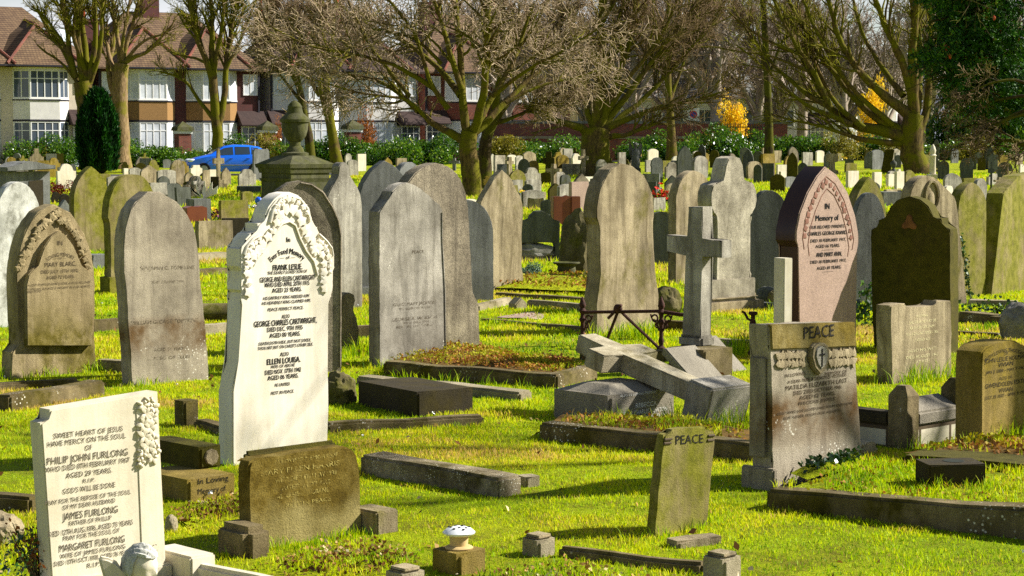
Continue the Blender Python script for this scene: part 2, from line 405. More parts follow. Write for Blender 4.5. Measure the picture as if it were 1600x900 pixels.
def Gz(px, py, z):
    d = ray(px, py); return EYE + d * ((z - CAMH) / d.z)
class Stone: pass
def plane_of(xl, yb, a, base=None):
    c = Stone(); c.B = base or G(xl, yb); c.a = R(a)
    c.w = Vector((math.cos(c.a), math.sin(c.a), 0)); c.n = Vector((math.sin(c.a), -math.cos(c.a), 0))
    def uv(px, py):
        d = ray(px, py); t = (c.B - EYE).dot(c.n) / d.dot(c.n); p = EYE + d * t
        return (p - c.B).dot(c.w), p.z - c.B.z
    c.uv0 = uv; return c
def stone(label, xl, xr, yb, yt=None, prof=None, mat='grey', a=44, t=.12, xt=None, pts=None, foot=None, name='headstone', cat='gravestone', group=None, bev=.009, z0=0, y0=0):
    c = plane_of(xl, yb, a, Gz(xl, yb, z0) if z0 else None)
    m = (yb - 228) / CAMH
    c.W = c.uv0(xr, yb - .2 * m)[0]
    c.uv = lambda px, py: (c.uv0(px, py)[0] - c.W / 2, c.uv0(px, py)[1])
    if pts:
        out = [c.uv(*p) for p in pts]
        lo = min(z for x, z in out); c.H = max(z for x, z in out)
        out = [(x, z if z > .12 else (-.06 if not z0 else -.004)) if (p[1] > yb - .25 * m) else (x, z) for (x, z), p in zip(out, pts)]
        c.lean = 0
    else:
        if xt is None: xt = (xl + xr) / 2
        u, c.H = c.uv(xt, yt); c.lean = u / c.H if abs(xt - (xl + xr) / 2) > 1 else 0
        pr = prof
        if foot:
            zf, df = foot
            q = [(1, 0), (1, zf - .015), (1 - df, zf + .015)] + [((1 - df) * x, max(z, zf + .02)) for x, z in pr[1:]]
            pr = q
        right = [(x * c.W / 2, z * c.H) for x, z in pr]
        right[0] = (right[0][0], -.06 if not z0 else -.003)
        out = right + [(-x, z) for x, z in right[::-1] if x > 1e-6]
        out = [(x + c.lean * z, z) for x, z in out]
    if name == 'headstone' and mat not in ('cream', 'marble', 'red', 'maroon'):
        rg_ = random.Random(int(xl * 7 + yb)); q = []
        for (xa, za), (xb, zb) in zip(out, out[1:] + out[:1]):
            L_ = math.hypot(xb - xa, zb - za); n_ = max(1, min(14, int(L_ / .06)))
            for i in range(n_):
                k = i / n_; j = .0035 if za > 0 or zb > 0 else 0
                if L_ > .1 and rg_.random() < .06: j = .011
                q.append((xa + (xb - xa) * k + rg_.uniform(-j, j), za + (zb - za) * k + rg_.uniform(-j, j)))
        out = q
    bm = bmesh.new(); prism(bm, out, y0, y0 + t, bev)
    c.out = out
    c.o = link(name, bm_mesh(bm, name), M[mat], None, c.B + c.w * c.W / 2, c.a)
    tag(c.o, label, cat, group)
    c.mat = mat; return c

def glyphs(verts, faces, s, x, z, h, wmax=None, y=-.002, lean=0, bend=None, rise=0):
    v, f = TEXT[s]
    if not v: return
    x0 = min(p[0] for p in v); x1 = max(p[0] for p in v)
    k = h / .70; kx = k
    if wmax: kx = min(k, wmax / (x1 - x0)) if wmax > 0 else -wmax / (x1 - x0)
    o = len(verts)
    for vx, vz in v:
        X = (vx - (x0 + x1) / 2) * kx; Z = vz * k
        if bend:
            th = X / bend; X, Z = (bend + Z) * math.sin(th), (bend + Z) * math.cos(th) - bend
        verts.append((x + X + lean * (z + Z), y, z + Z + rise * X))
    faces.extend(tuple(i + o for i in q) for q in f)
def inscribe(c, lines, mat='ink', name='inscription', parent=None, y=-.0025, wfit=None, rise=0, bold=0):
    """lines: (string, px, py, cap height px[, fit width px][, bend radius m])"""
    verts, faces = [], []
    for ln in lines:
        s, px, py, hp = ln[:4]
        x, z = c.uv(px, py + hp / 2); h = c.uv(px, py - hp / 2)[1] - z
        w = None
        if len(ln) > 4 and ln[4]: w = -(c.uv(px + ln[4] / 2, py)[0] - c.uv(px - ln[4] / 2, py)[0])
        glyphs(verts, faces, s, x, z, h, w, y, 0, ln[5] if len(ln) > 5 else None, rise)
        if bold: glyphs(verts, faces, s, x + bold * h, z, h, w, y - .0005, 0, ln[5] if len(ln) > 5 else None, rise)
    me = bpy.data.meshes.new(name); me.from_pydata(verts, [], faces)
    return link(name, me, M[mat], parent or c.o)
def leaf_shape(n, seed):
    rr = random.Random(seed); o = []
    for i in range(n):
        th = 2 * math.pi * i / n
        o.append((th, .66 + .34 * (i % 2 == 0) * (1 if i else 1.4) + rr.uniform(-.06, .06)))
    return o
def carve(c, spots, h=.022, mat=None, name='carved_leaves', parent=None, lobes=5, y=0):
    """raised leaves: spots (x, z, size, turn)"""
    bm = bmesh.new()
    for i, (x, z, s, rot) in enumerate(spots):
        sh = leaf_shape(lobes * 2, i)
        ctr = bm.verts.new((x, y - h * 1.0, z))
        rim = [bm.verts.new((x + s * r * math.sin(th + rot), y - h * (.62 + .3 * random.random()), z + s * r * math.cos(th + rot))) for th, r in sh]
        low = [bm.verts.new((x + s * r * .92 * math.sin(th + rot), y + .003, z + s * r * .97 * math.cos(th + rot))) for th, r in sh]
        n = len(rim)
        for k in range(n):
            bm.faces.new((ctr, rim[k], rim[(k + 1) % n])); bm.faces.new((rim[k], low[k], low[(k + 1) % n], rim[(k + 1) % n]))
    return link(name, bm_mesh(bm, name, 25), M[mat or c.mat], parent or c.o)
def strip(c, pts, r, mat=None, name='moulding', parent=None, y=-.004, n=6):
    bm = bmesh.new(); tube(bm, [(x, y, z) for x, z in pts], r, n)
    return link(name, bm_mesh(bm, name, 60), M[mat or c.mat], parent or c.o)
def panel(c, out, y0, y1, mat=None, name='panel', bev=.004, parent=None):
    bm = bmesh.new(); prism(bm, out, y0, y1, bev)
    return link(name, bm_mesh(bm, name), M[mat or c.mat], parent or c.o)
def block(c, x0, x1, y0, y1, z0, z1, mat=None, name='plinth', bev=.008, parent=None):
    bm = bmesh.new(); box(bm, x0, x1, y0, y1, z0, z1, None, bev)
    return link(name, bm_mesh(bm, name), M[mat or c.mat], parent or c.o)

LES = [("In", 450, 374, 8), ("Ever Fond Memory", 448, 392, 9, 54, .16), ("— of —", 449, 402, 5, 24), ("FRANK LESLIE.", 449, 417, 9, 46),
       ("THE DEARLY LOVED SON OF", 449, 425, 5, 62), ("GEORGE AND ELLEN CARTWRIGHT", 449, 435, 8, 86), ("WHO DIED APRIL 20TH 1915", 448, 443.5, 7, 70), ("AGED 23 YEARS.", 448, 452.5, 7, 46),
       ("HIS EARTHLY KING NEEDED HIM", 447, 464, 5, 72), ("HIS HEAVENLY KING CLAIMED HIM.", 447, 471.5, 5, 76), ("PEACE PERFECT PEACE.", 446, 482, 5, 56), ("ALSO", 446, 494, 6, 12),
       ("GEORGE CHARLES CARTWRIGHT,", 446, 503, 9, 98), ("DIED DEC. 9TH 1935", 445, 513, 7, 55), ("AGED 80 YEARS.", 445, 522.5, 7, 48), ("DEATH DOTH HIDE, BUT NOT DIVIDE,", 445, 534, 5, 82),
       ("THOU ART BUT ON CHRIST'S OTHER SIDE.", 446, 541, 5, 86), ("ALSO ", 444, 553, 6, 13), ("ELLEN LOUISA.", 443, 563, 9, 52), ("WIFE OF ABOVE", 442, 571.5, 5, 38),
       ("DIED NOV. 17TH 1942", 442, 579.5, 7, 56), ("AGED 86 YEARS.", 442, 588.5, 7, 48), ("RE-UNITED.", 441, 600.5, 5, 24), ("REST IN PEACE.", 441, 612.5, 5, 36)]
FUR = [("SWEET HEART OF JESUS", 138, 675, 8, 108), ("HAVE MERCY ON THE SOUL", 136, 687, 8, 122), ("OF", 138, 699, 8, 11), ("PHILIP JOHN FURLONG", 137, 713, 11, 126), ("WHO DIED 8TH FEBRUARY 1967", 137, 726, 8, 132),
       ("AGED 29 YEARS.", 139, 738.5, 8, 72), ("R.I.P.", 139, 750, 6, 19), ("GOD'S WILL BE DONE", 139, 762, 8, 82), ("PRAY FOR THE REPOSE OF THE SOUL", 138, 777, 7, 134), ("OF MY DEAR HUSBAND", 139, 787, 7, 82),
       ("JAMES FURLONG", 141, 801, 11, 86), ("FATHER OF PHILLIP", 141, 813, 7, 66), ("DIED 12TH AUG.1976, AGED 73 YEARS", 142, 825, 8, 132), ("PRAY FOR THE SOUL OF", 143, 834.5, 7, 88), ("MARGARET FURLONG", 144, 849, 11, 102),
       ("WIFE OF JAMES FURLONG", 145, 861, 7, 102), ("DIED 10TH OCT.1978, AGED 76 YEARS", 146, 871, 7, 122), ("R.I.P. ", 146, 882, 7, 20)]
MAT_ = [("IN LOVING", 1242, 585, 5, 32), ("MEMORY OF", 1306, 582, 5, 34), ("A DEAR WIFE & DEVOTED MOTHER", 1277, 591, 5, 92), ("MATILDA ELIZABETH LAST", 1276, 600, 7, 96), ("DIED 23RD OCTOBER 1941", 1277, 609, 6, 74),
        ("AGED 62 YEARS.", 1277, 617.5, 6, 56), ("PRECIOUS JEWELS", 1276, 626.5, 5, 56), ("GOD TAKES OUR LOVED ONES FROM OUR HOME", 1274, 638, 4, 118), ("BUT NEVER FROM OUR HEARTS.", 1270, 647, 4, 90)]
VIV = [("WITH LOVING THOUGHTS", 1571, 547, 6, 66, .5), ("OF ", 1572, 552, 5, 6), ("JOHN LESLIE HOLMAN", 1571, 560, 7, 65), ("VIVIAN", 1571, 568.5, 7, 23), ("JAN 2 1889 – MAY 7 1962", 1571, 578, 5, 62),
       ("ALSO OF", 1571, 590, 4.5, 20), ("GWENDOLEN EDITH", 1571, 599, 7, 63), ("VIVIAN ", 1571, 608.5, 7, 22), ("JULY 30 1887 – APRIL 9 1974", 1571, 617, 5, 64)]
RED = [("IN", 1292, 322, 9, 7), ("Memory of", 1292, 340, 9, 36), ("OUR BELOVED PARENTS", 1292, 354, 5, 54), ("CHARLES GEORGE KNARD,", 1293, 364, 6, 62), ("DIED 18 FEBRUARY 1917,", 1294, 375, 5, 55), ("AGED 66 YEARS.", 1293, 384, 5, 38), ("—~—", 1293, 390, 3, 18),
       ("AND MARY ANN,", 1295, 397, 7, 40), ("DIED 10 FEBRUARY 1917,", 1294, 408, 5, 56), ("AGED 69 YEARS.", 1295, 418, 5, 38), ("—~— ", 1293, 424, 3, 18)]
BLA = [("IN", 88, 379, 7, 8), ("LOVING MEMORY", 89, 397, 6, 42, .2), ("— OF —", 88, 403, 3, 20), ("MARY BLARC,", 89, 412, 7, 49), ("DIED JULY 15TH 1892,", 88, 423, 5, 59), ("AGED 72 YEARS.", 89, 432, 5, 44),
       ("A LIGHT FROM OUR HOME IS GONE, A VOICE WE LOVED", 87, 442.5, 3.5, 98), ("IS STILLED, A PLACE IS VACANT IN OUR HEARTS", 87, 449, 3.5, 98), ("AND HOME.", 48, 455, 3.5, 22)]
GEO = [("PEACE.", 654, 393, 5, 20), ("GRACE MARY JACKSON", 648, 474, 5, 66), ("FELL ASLEEP MARCH 12TH", 648, 481, 3.5, 48), ("GEORGE A. JACKSON", 648, 497, 5, 70), ("WHO DIED 1931", 650, 503, 3.5, 40), ("REST IN THE LORD", 648, 509, 3.5, 56)]
TXT3 = [("BENJAMIN C. TOMPKINS", 262, 418, 6, 84), ("WHO DIED MAY 1894", 262, 440, 4, 50), ("WILLIAM GEORGE TOMPKINS", 258, 502, 6, 104), ("AGED 51 YEARS", 266, 545, 5, 50), ("ALSO OF ELLEN", 270, 558, 5, 62)]
REB = [("ALSO IN LOVING MEMORY OF", 1002, 614.5, 4, 66), ("— ", 1003, 623, 2, 8), ("REBECCA,", 1010, 631.5, 7, 34), ("WIFE OF CHARLES NEWTON", 1004, 643, 7, 76), ("DIED 13 MAY 1937, AGED 78.", 1004, 652, 5, 70)]
TAB = [("IN LOVING MEMORY OF", 478, 716, 6, 100), ("MARY ELLEN HARRIS", 470, 731, 8, 122), ("WHO DIED 6TH MAY 1938", 478, 744, 7, 96), ("AGED 71 YEARS", 478, 757, 7, 76), ("ALSO HER HUSBAND", 474, 770, 7, 84), ("REST IN PEACE ", 482, 784, 6, 70)]
BLK = [("In Loving", 333, 749, 9, 48), ("Memory of", 331, 765, 9, 44)]
TLT = [("IN LOVING", 1440, 493, 4, 18), ("AND DEAR MEMORY OF", 1441, 502, 4.5, 42), ("ARTHUR WILLIAM", 1440, 511, 4.5, 38), ("WHO DIED NOVEMBER 1936", 1441, 520, 4.5, 50), ("AGED 62", 1440, 530, 4, 24), ("ALSO HIS WIFE", 1441, 546, 4.5, 44), ("DIED AUGUST 1948", 1441, 556, 4.5, 50), ("AT REST", 1442, 564, 4, 22)]
RND = [("IN AFFECTIONATE", 147, 276, 3, 26), ("REMEMBRANCE OF", 147, 283, 3, 28), ("HENRY", 146, 292, 3, 14), ("WHO DIED", 144, 302, 3, 16), ("IN THE 63RD YEAR", 145, 308, 3, 30), ("OF HIS AGE", 144, 314, 3, 24), ("ALSO EMMA", 145, 322, 3, 22), ("HIS WIFE", 145, 328, 3, 18)]
allt = [l[0] for L in (LES, FUR, MAT_, VIV, RED, BLA, GEO, TXT3, REB, TAB, BLK, TLT, RND) for l in L] + ["PEACE", "PEACH", "MC", "FAITH"]
bake_text(sorted(set(allt)))
build_materials()

# ---- the white carved stone in the middle foreground
c = stone('tall white marble headstone with lobed top and carved ivy leaves, black lettering', 363, 511, 728, mat='cream', t=.13, pts=[
    (511, 700), (513, 640), (514, 592), (510, 578), (511, 474), (515, 468), (519, 463), (517, 454), (518, 446), (521.5, 438), (521.5, 424), (520, 417), (523.5, 414), (523.5, 398),
    (521, 390), (517, 383), (509, 374), (497, 367), (497, 354), (489, 353), (489, 342), (485, 330), (477, 315), (467, 305), (454, 300), (441, 303), (430, 311), (421, 323), (416, 336), (415, 348), (404, 349), (404, 362),
    (393, 365), (385, 374), (380, 387), (375, 389), (375, 416), (380, 424), (380, 434), (377, 446), (376, 453), (380, 458), (379, 468), (376.5, 476), (375, 565), (363, 612), (363, 740)])
inscribe(c, LES, 'ink', bold=.09)
sp = []
def along(c, pts, n, size, jx=.0, off=0):
    P = [Vector(c.uv(*p)).to_3d() for p in pts]
    L = [0]
    for a_, b_ in zip(P, P[1:]): L.append(L[-1] + (b_ - a_).length)
    out = []
    for i in range(n):
        s = (i + .5) / n * L[-1]
        k = max(j for j in range(len(L)) if L[j] <= s); k = min(k, len(P) - 2)
        p = P[k].lerp(P[k + 1], (s - L[k]) / max(1e-6, L[k + 1] - L[k]))
        out.append((p.x + random.uniform(-jx, jx), p.y + random.uniform(-jx, jx), size * random.uniform(.8, 1.2), random.uniform(0, 6.3)))
    return out
sp += along(c, [(388, 462), (387, 440), (390, 410), (398, 394), (410, 380), (421, 367), (429, 350), (437, 335), (451, 325), (464, 331), (471, 345), (476, 362), (486, 378), (499, 390), (506, 408), (506, 432), (504, 458)], 24, .031, .005)
sp += along(c, [(384, 432), (384, 405), (392, 384), (408, 371)], 8, .02, .004) + along(c, [(514, 428), (514, 404), (506, 384), (494, 374)], 8, .02, .004)
sp += along(c, [(425, 335), (436, 318), (452, 310), (470, 318), (480, 336)], 8, .02, .004) + along(c, [(400, 396), (412, 384)], 3, .026, .01) + along(c, [(486, 384), (494, 398)], 3, .026, .01)
carve(c, sp, .015)
strip(c, [c.uv(*p) for p in [(497, 366), (509, 377), (517, 388), (519, 400)]], .009); strip(c, [c.uv(*p) for p in [(421, 348), (426, 328), (438, 312), (453, 306), (468, 311), (480, 326), (484, 346)]], .01)
strip(c, [c.uv(*p) for p in [(381, 398), (386, 384), (396, 373), (406, 368)]], .009)
strip(c, [c.uv(*p) for p in [(396, 415), (405, 396), (420, 380), (428, 366), (440, 350), (451, 346), (461, 352), (468, 372), (478, 392), (490, 408), (496, 430)]], .007)

# ---- white tablet, lower left
c = stone('low white stone tablet with stepped corner, grey lettering and carved lilies on its right edge', 80, 259, 935, mat='marble', a=44, t=.085, pts=[
    (84, 940), (262, 900), (247, 612), (79, 640), (79, 657), (64, 661)], bev=.006)
inscribe(c, FUR, 'inkgrey', bold=.04)
pl = [c.uv(*p) for p in ((212, 640), (244, 630), (256, 880), (222, 890))]
panel(c, pl[::-1], -.004, .004, name='side_panel', bev=.002)
flow = []
for (x, y, s) in ((222, 633, .028), (232, 628, .028), (238, 637, .03), (226, 646, .036), (236, 652, .036), (222, 662, .034), (232, 668, .04), (224, 682, .04), (238, 686, .034), (230, 698, .042), (241, 702, .03), (222, 706, .03), (236, 714, .034), (218, 722, .024)):
    u, v = c.uv(x, y); flow.append((u, v, s, random.uniform(0, 6)))
bm = bmesh.new()
for (x, z, s, rot) in flow:
    for k in range(5):
        a_ = rot + k * 1.257 + random.uniform(-.2, .2); L_ = s * random.uniform(.85, 1.15); dx, dz = math.sin(a_), math.cos(a_); wx, wz = dz, -dx
        P_ = [(0, 0, -.006), (.35, .22, -.009), (.7, .2, -.011), (1, 0, -.004), (.7, -.2, -.011), (.35, -.22, -.009)]
        top = [bm.verts.new((x + L_ * (u_ * dx + v_ * wx), y_ - .004, z + L_ * (u_ * dz + v_ * wz))) for u_, v_, y_ in P_]
        low = [bm.verts.new((v.co.x, .002, v.co.z)) for v in top]; mid_ = bm.verts.new((x + L_ * .5 * dx, -.018, z + L_ * .5 * dz))
        for q in range(6):
            bm.faces.new((mid_, top[q], top[(q + 1) % 6])); bm.faces.new((top[q], low[q], low[(q + 1) % 6], top[(q + 1) % 6]))
link('carved_lilies', bm_mesh(bm, 'carved_lilies', 60), M['marble'], c.o)
inscribe(c, [("MC", 240, 850, 12, 22)], 'marble', name='monogram', y=-.016)
block(c, -.42, c.W / 2 + .02, -.02, .16, -.1, c.uv(225, 905)[1] + .05, name='plinth'); block(c, c.W / 2 + .021, c.W / 2 + .14, -.14, .14, -.1, .1, name='end_block')
e1, e2 = G(285, 898), G(420, 930)

# ---- left foreground row
c = stone('gothic headstone with ivy carved round a raised trefoil panel, at the left edge', 19, 150, 592, mat='mossfoot', t=.15, pts=[
    (150, 585), (150, 552), (147, 543), (148, 437), (144, 400), (132, 365), (110, 332), (85, 319), (60, 331), (40, 360), (29, 398), (26, 437), (28, 500), (31, 539), (19, 550), (19, 596)])
tp = [c.uv(*p) for p in ((139, 540), (140, 440), (136, 425), (128, 418), (121, 415), (117, 400), (109, 383), (97, 367), (87, 361), (75, 369), (64, 385), (58, 402), (56, 416), (48, 419), (40, 428), (36, 445), (37, 540))]
pn = panel(c, tp, -.05, .004, name='inscription_panel', bev=.006)
inscribe(c, BLA, 'inkbrown', parent=pn, y=-.053)
carve(c, along(c, [(31, 425), (40, 392), (54, 364), (72, 343), (84, 336), (100, 346), (118, 368), (130, 393), (140, 418)], 46, .03, .022), .03, name='carved_ivy')
c = stone('plain grey round-topped headstone leaning left, brown lichen at its foot, faint lettering', 208, 327, 604, mat='brownfoot', t=.13, pts=[
    (327, 582), (321, 520), (314, 450), (311, 412), (305, 365), (295, 337), (277, 315), (250, 300), (232, 299), (212, 315), (199, 342), (193, 375), (195, 425), (198, 455), (208, 610)])
inscribe(c, TXT3, 'inkfaint', rise=-.02)
c = stone('white lichen-blotched round headstone cut by the left edge of the photo', -4, 68, 512, 284, p_round(.3), 'chalk', t=.14)
c = stone('grey monument with curved cornice and dark recessed panel, at the far left', 14, 80, 400, 268, p_flat(), 'blue', a=38, t=.4, name='monument', cat='monument')
cor = [c.uv(*p) for p in ((6, 268), (82, 264), (82, 258), (66, 257), (52, 253), (42, 252), (30, 254), (18, 260), (6, 261))]
panel(c, cor, -.12, .5, name='cornice', bev=.01); pz = [c.uv(*p) for p in ((45, 340), (68, 340), (67, 281), (45, 283))]; panel(c, pz, -.006, .01, 'black', 'recessed_panel', 0)
c = stone('narrow round-topped headstone with small dark lettering, right of the grey monument', 117, 172, 394, 260, p_gothic(.4), 'green', t=.15)
c = stone('mossy-topped gothic headstone with stepped shoulders, behind the leaning grey one', 172, 246, 460, 272, p_notch(), 'green', t=.14, foot=None)
block(c, -c.W / 2 - .03, c.W / 2 + .03, -.03, .17, -.05, .2)
# ---- centre
c = stone('brown round-topped headstone half hidden behind the tall white marble one', 408, 533, 587, mat='pitted', a=22, t=.12, pts=[(533, 580), (534, 365), (530, 342), (520, 320), (505, 298), (487, 286), (470, 283), (453, 286), (435, 297), (420, 318), (411, 342), (408, 366), (408, 600)])
strip(c, [(x * .965, z - .015) for x, z in [c.uv(*p) for p in [(533, 570), (534, 365), (530, 342), (520, 320), (505, 298), (487, 286), (470, 283)]]], .008)
stone('broken scroll-shouldered stub of stone between the white marble and grey headstones', 531, 562, 552, mat='warm', t=.1, pts=[(562, 548), (560, 515), (558, 497), (551, 487), (551, 478), (556, 470), (554, 461), (547, 457), (539, 459), (534, 466), (531, 556)])
stone('slim pale headstone with a round knob on its ogee top', 512, 566, 484, 253, p_knob(), 'grey', t=.13)
c = stone('dark blue-grey gothic headstone with scrolled shoulders, standing on a plinth', 561, 645, 462, mat='blue', a=24, t=.16, pts=[(645, 455), (645, 330), (642, 305), (634, 280), (620, 262), (601, 251), (585, 262), (572, 278), (564, 297), (561, 322), (556, 327), (561, 336), (558, 348), (562, 356), (562, 470)])
block(c, -c.W / 2 - .07, c.W / 2 + .07, -.06, .22, -.05, .1)
stone('small pale round top showing between two grey headstones', 618, 664, 432, 253, p_round(.28), 'blue', t=.12)
c = stone('tall pale grey headstone with broken ogee shoulders and faint lettering', 593, 698, 575, mat='grey', t=.13, pts=[(698, 556), (696, 450), (692, 375), (692, 329), (687, 320), (677, 312), (669, 307), (660, 295), (648, 289), (637, 285), (623, 290), (613, 299), (610, 311), (603, 318), (593, 331), (593, 450), (594, 580)])
inscribe(c, GEO, 'inkfaint')
strip(c, [(x - .012, z) for x, z in [c.uv(*p) for p in ((698, 552), (696, 450), (692, 375), (692, 332))]], .004, name='edge_moulding')
stone('wide pitted grey headstone with rounded top and broader foot', 632, 750, 552, mat='pitted', t=.14, pts=[(750, 545), (747, 472), (738, 458), (737, 425), (732, 350), (730, 312), (725, 290), (715, 272), (700, 260), (682, 255), (665, 260), (650, 270), (638, 285), (632, 310), (632, 350), (634, 556)])
stone('plain bluish stone with half its rounded top hidden by the pitted headstone', 690, 771, 474, 312, p_round(.34), 'blue', a=20, t=.1)
stone('white stone glimpsed between bluish stone and ogee headstone', 722, 753, 352, 311, p_seg(.2), 'marble', t=.1)
stone('warm stone headstone with pointed ogee top and rounded shoulders', 750, 815, 456, mat='warm', a=40, t=.1, pts=[(822, 445), (815, 420), (815, 350), (818, 334), (818, 320), (814, 306), (805, 297), (803, 287), (795, 275), (785, 265), (774, 276), (766, 291), (758, 303), (751, 316), (750, 339), (752, 400), (752, 460)])
c = stone('low dark headstone with domed centre set over a rough white rock', 793, 874, 408, mat='slate', a=9, t=.16, pts=[(874, 412), (875, 345), (863, 343), (860, 336), (854, 333), (846, 329), (836, 330), (829, 337), (827, 343), (793, 346), (793, 415), (799, 412), (799, 379), (867, 379), (868, 412)])
bm = bmesh.new(); rock(bm, (0, .12, .12), (c.W * .5, .16, .15), 3, .3, 2.2); link('rough_rock', bm_mesh(bm, 'rough_rock', 20), M['rock'], c.o)
block(c, -c.W / 2 - .06, c.W / 2 + .08, -.12, .3, -.05, .03, 'kerb', 'base_slab')
c = stone('large round-shouldered headstone with a flared foot, behind the rusty railing', 933, 1029, 524, mat='warm', t=.17, pts=[
    (1029, 512), (1029, 452), (1025, 437), (1022, 400), (1020, 348), (1022, 335), (1022, 317), (1017, 295), (1007, 275), (990, 260), (971, 255), (955, 265), (943, 284), (935, 305), (932, 325), (932, 340), (938, 352), (939, 440), (933, 464), (933, 530)])
stone('dark square-edged stone in the gap right of the large round-shouldered one', 1014, 1052, 414, 331, p_seg(.1), 'slate', a=12, t=.12)
stone('round-topped headstone directly behind the upright stone cross', 1056, 1112, 444, 267, p_round(.26), 'warm', t=.13)
c = stone('speckled pale headstone with trefoil top and slim side columns on a moulded plinth', 1108, 1181, 488, 244, p_trefoil(), 'speckled', a=40, t=.2, xt=1148)
block(c, -c.W / 2 + .02, c.W / 2 - .02, -.015, .22, -.05, .33, name='base_block'); block(c, -c.W / 2 - .06, c.W / 2 + .06, -.07, .28, -.05, .1, 'warm', 'lower_plinth'); block(c, -c.W / 2 - .02, c.W / 2 + .02, -.04, .25, .101, .17, 'warm', 'plinth_moulding', .03)
for sx in (-1, 1):
    bm = bmesh.new(); lathe(bm, [(.03, 0), (.034, .03), (.02, .06), (.018, .5), (.018, .56), (.03, .6), (.034, .63)], 10, (sx * c.W * .42, .06, .335)); link('column', bm_mesh(bm, 'column', 40), M['speckled'], c.o)
stone('plain dark grey-green round-topped stone in shade, left of the pink granite', 1170, 1232, 466, 297, p_round(.3), 'slate', a=14, t=.13)
stone('narrow pale greenish-white slab seen almost edge-on beside the pink granite', 1207, 1224, 566, 403, p_flat(), 'marble', a=-58, t=.09)
c = stone('pink granite gothic headstone with incised leaf border and black lettering', 1250, 1338, 562, mat='red', t=.2, pts=[(1338, 540), (1338, 390), (1342, 380), (1342, 366), (1337, 337), (1325, 300), (1308, 273), (1290, 260), (1277, 275), (1262, 301), (1250, 332), (1244, 362), (1244, 376), (1249, 386), (1250, 570)])
EDGE = panel(c, [(x * .985, z - .004) for x, z in c.out], .012, .204, 'redpolish', 'polished_edge', 0)
EDGE.scale = (1.02, 1, 1.004)
inscribe(c, RED, 'ink', bold=.09)
for s in (1.0, .80):
    strip(c, [(x * s * .86, .2 + (z - .2) * (.955 if s == 1 else .88)) for x, z in [c.uv(*p) for p in [(1337, 384), (1340, 368), (1334, 337), (1322, 302), (1306, 276), (1290, 264), (1278, 277), (1264, 303), (1252, 334), (1247, 364), (1250, 384)]]], .005, 'rose', 'incised_line', y=.001)
carve(c, [(x, z, s * .75, r) for x, z, s, r in along(c, [(1256, 374), (1259, 350), (1268, 318), (1280, 295), (1291, 284), (1303, 294), (1316, 318), (1326, 348), (1330, 376)], 20, .036, .004)], .006, 'rose', 'leaf_border', lobes=4)
# ---- near right
c = stone('broad grey headstone carved PEACE with a leaf band and shield, lichen-spotted foot', 1207, 1348, 766, mat='brownfoot', t=.13, pts=[(1348, 742), (1345, 690), (1343, 640), (1338, 622), (1337, 552), (1334, 545), (1333, 504), (1200, 508), (1201, 540), (1206, 560), (1208, 770)])
hd = [c.uv(*p) for p in ((1204, 546), (1336, 541), (1333, 503), (1202, 507))]
panel(c, hd, -.012, .02, 'mossgrey', 'header')
verts, faces = [], []
u, v = c.uv(1276, 527); glyphs(verts, faces, "PEACE", u, v, c.uv(1276, 508)[1] - v, -(c.uv(1299, 520)[0] - c.uv(1252, 520)[0]), -.0155)
me = bpy.data.meshes.new('header_lettering'); me.from_pydata(verts, [], faces); link('header_lettering', me, M['ink'], c.o)
inscribe(c, MAT_, 'inkbrown', bold=.06)
for q0, q1, q2, q3 in (((1212, 556), (1257, 554), (1212, 569), (1257, 567)), ((1293, 553), (1335, 551), (1294, 566), (1335, 564))):
    carve(c, along(c, [q0, q1], 8, .026, .002) + along(c, [q2, q3], 8, .026, .002), .013, 'warm', 'leaf_band', lobes=3)
shd = [c.uv(*p) for p in ((1274, 586), (1285, 574), (1289, 556), (1287, 540), (1281, 535), (1274, 537), (1267, 535), (1262, 541), (1260, 557), (1265, 575))]
pn = panel(c, shd, -.035, .004, 'warm', 'shield', .008)
shd2 = [(sum(x for x, z in shd) / 10 + (x - sum(q for q, z in shd) / 10) * .68, sum(z for x, z in shd) / 10 + (z - sum(q for p, q in shd) / 10) * .72) for x, z in shd]
panel(c, shd2, -.042, -.03, 'grey', 'shield_face', .006, pn)
cu, cv = c.uv(1274, 558)
bm = bmesh.new(); box(bm, cu - .004, cu + .004, -.045, -.04, cv - .045, cv + .045); box(bm, cu - .022, cu + .022, -.0455, -.04, cv + .012, cv + .02); link('small_cross', bm_mesh(bm, 'small_cross'), M['ink'], pn)
block(c, -c.W / 2 - .03, -c.W / 2 + .004, -.03, .18, -.05, .11, 'brownfoot', 'foot_block')
block(c, -c.W / 2 - .028, -c.W / 2 - .018, .03, .13, .16, c.uv(1206, 560)[1], 'brownfoot', 'side_fillet', .004)
c = stone('small mossy headstone reading PEACE, tilted to the right on the open grass', 1021, 1102, 840, mat='green', t=.05, pts=[(1103, 812), (1116, 694), (1117, 675), (1105, 675), (1103, 668), (1052, 671), (1051, 678), (1038, 680), (1021, 846)])
pz = [c.uv(*p) for p in ((1053, 697), (1100, 691), (1102, 675), (1055, 680))]
verts, faces = [], []
u, v = c.uv(1077, 693); glyphs(verts, faces, "PEACE", u, v, c.uv(1077, 679)[1] - v, -(c.uv(1099, 690)[0] - c.uv(1056, 690)[0]), -.0025, 0, None, -.06)
me = bpy.data.meshes.new('lettering'); me.from_pydata(verts, [], faces); link('lettering', me, M['ink'], c.o)
for (x0, x1, y) in ((1038, 1049, 687), (1037, 1048, 693), (1106, 1116, 681), (1105, 1115, 688)):
    q = [c.uv(x0, y), c.uv(x1, y - 1)]
    strip(c, q, .006, 'inkbrown', 'carved_bar', y=-.001)
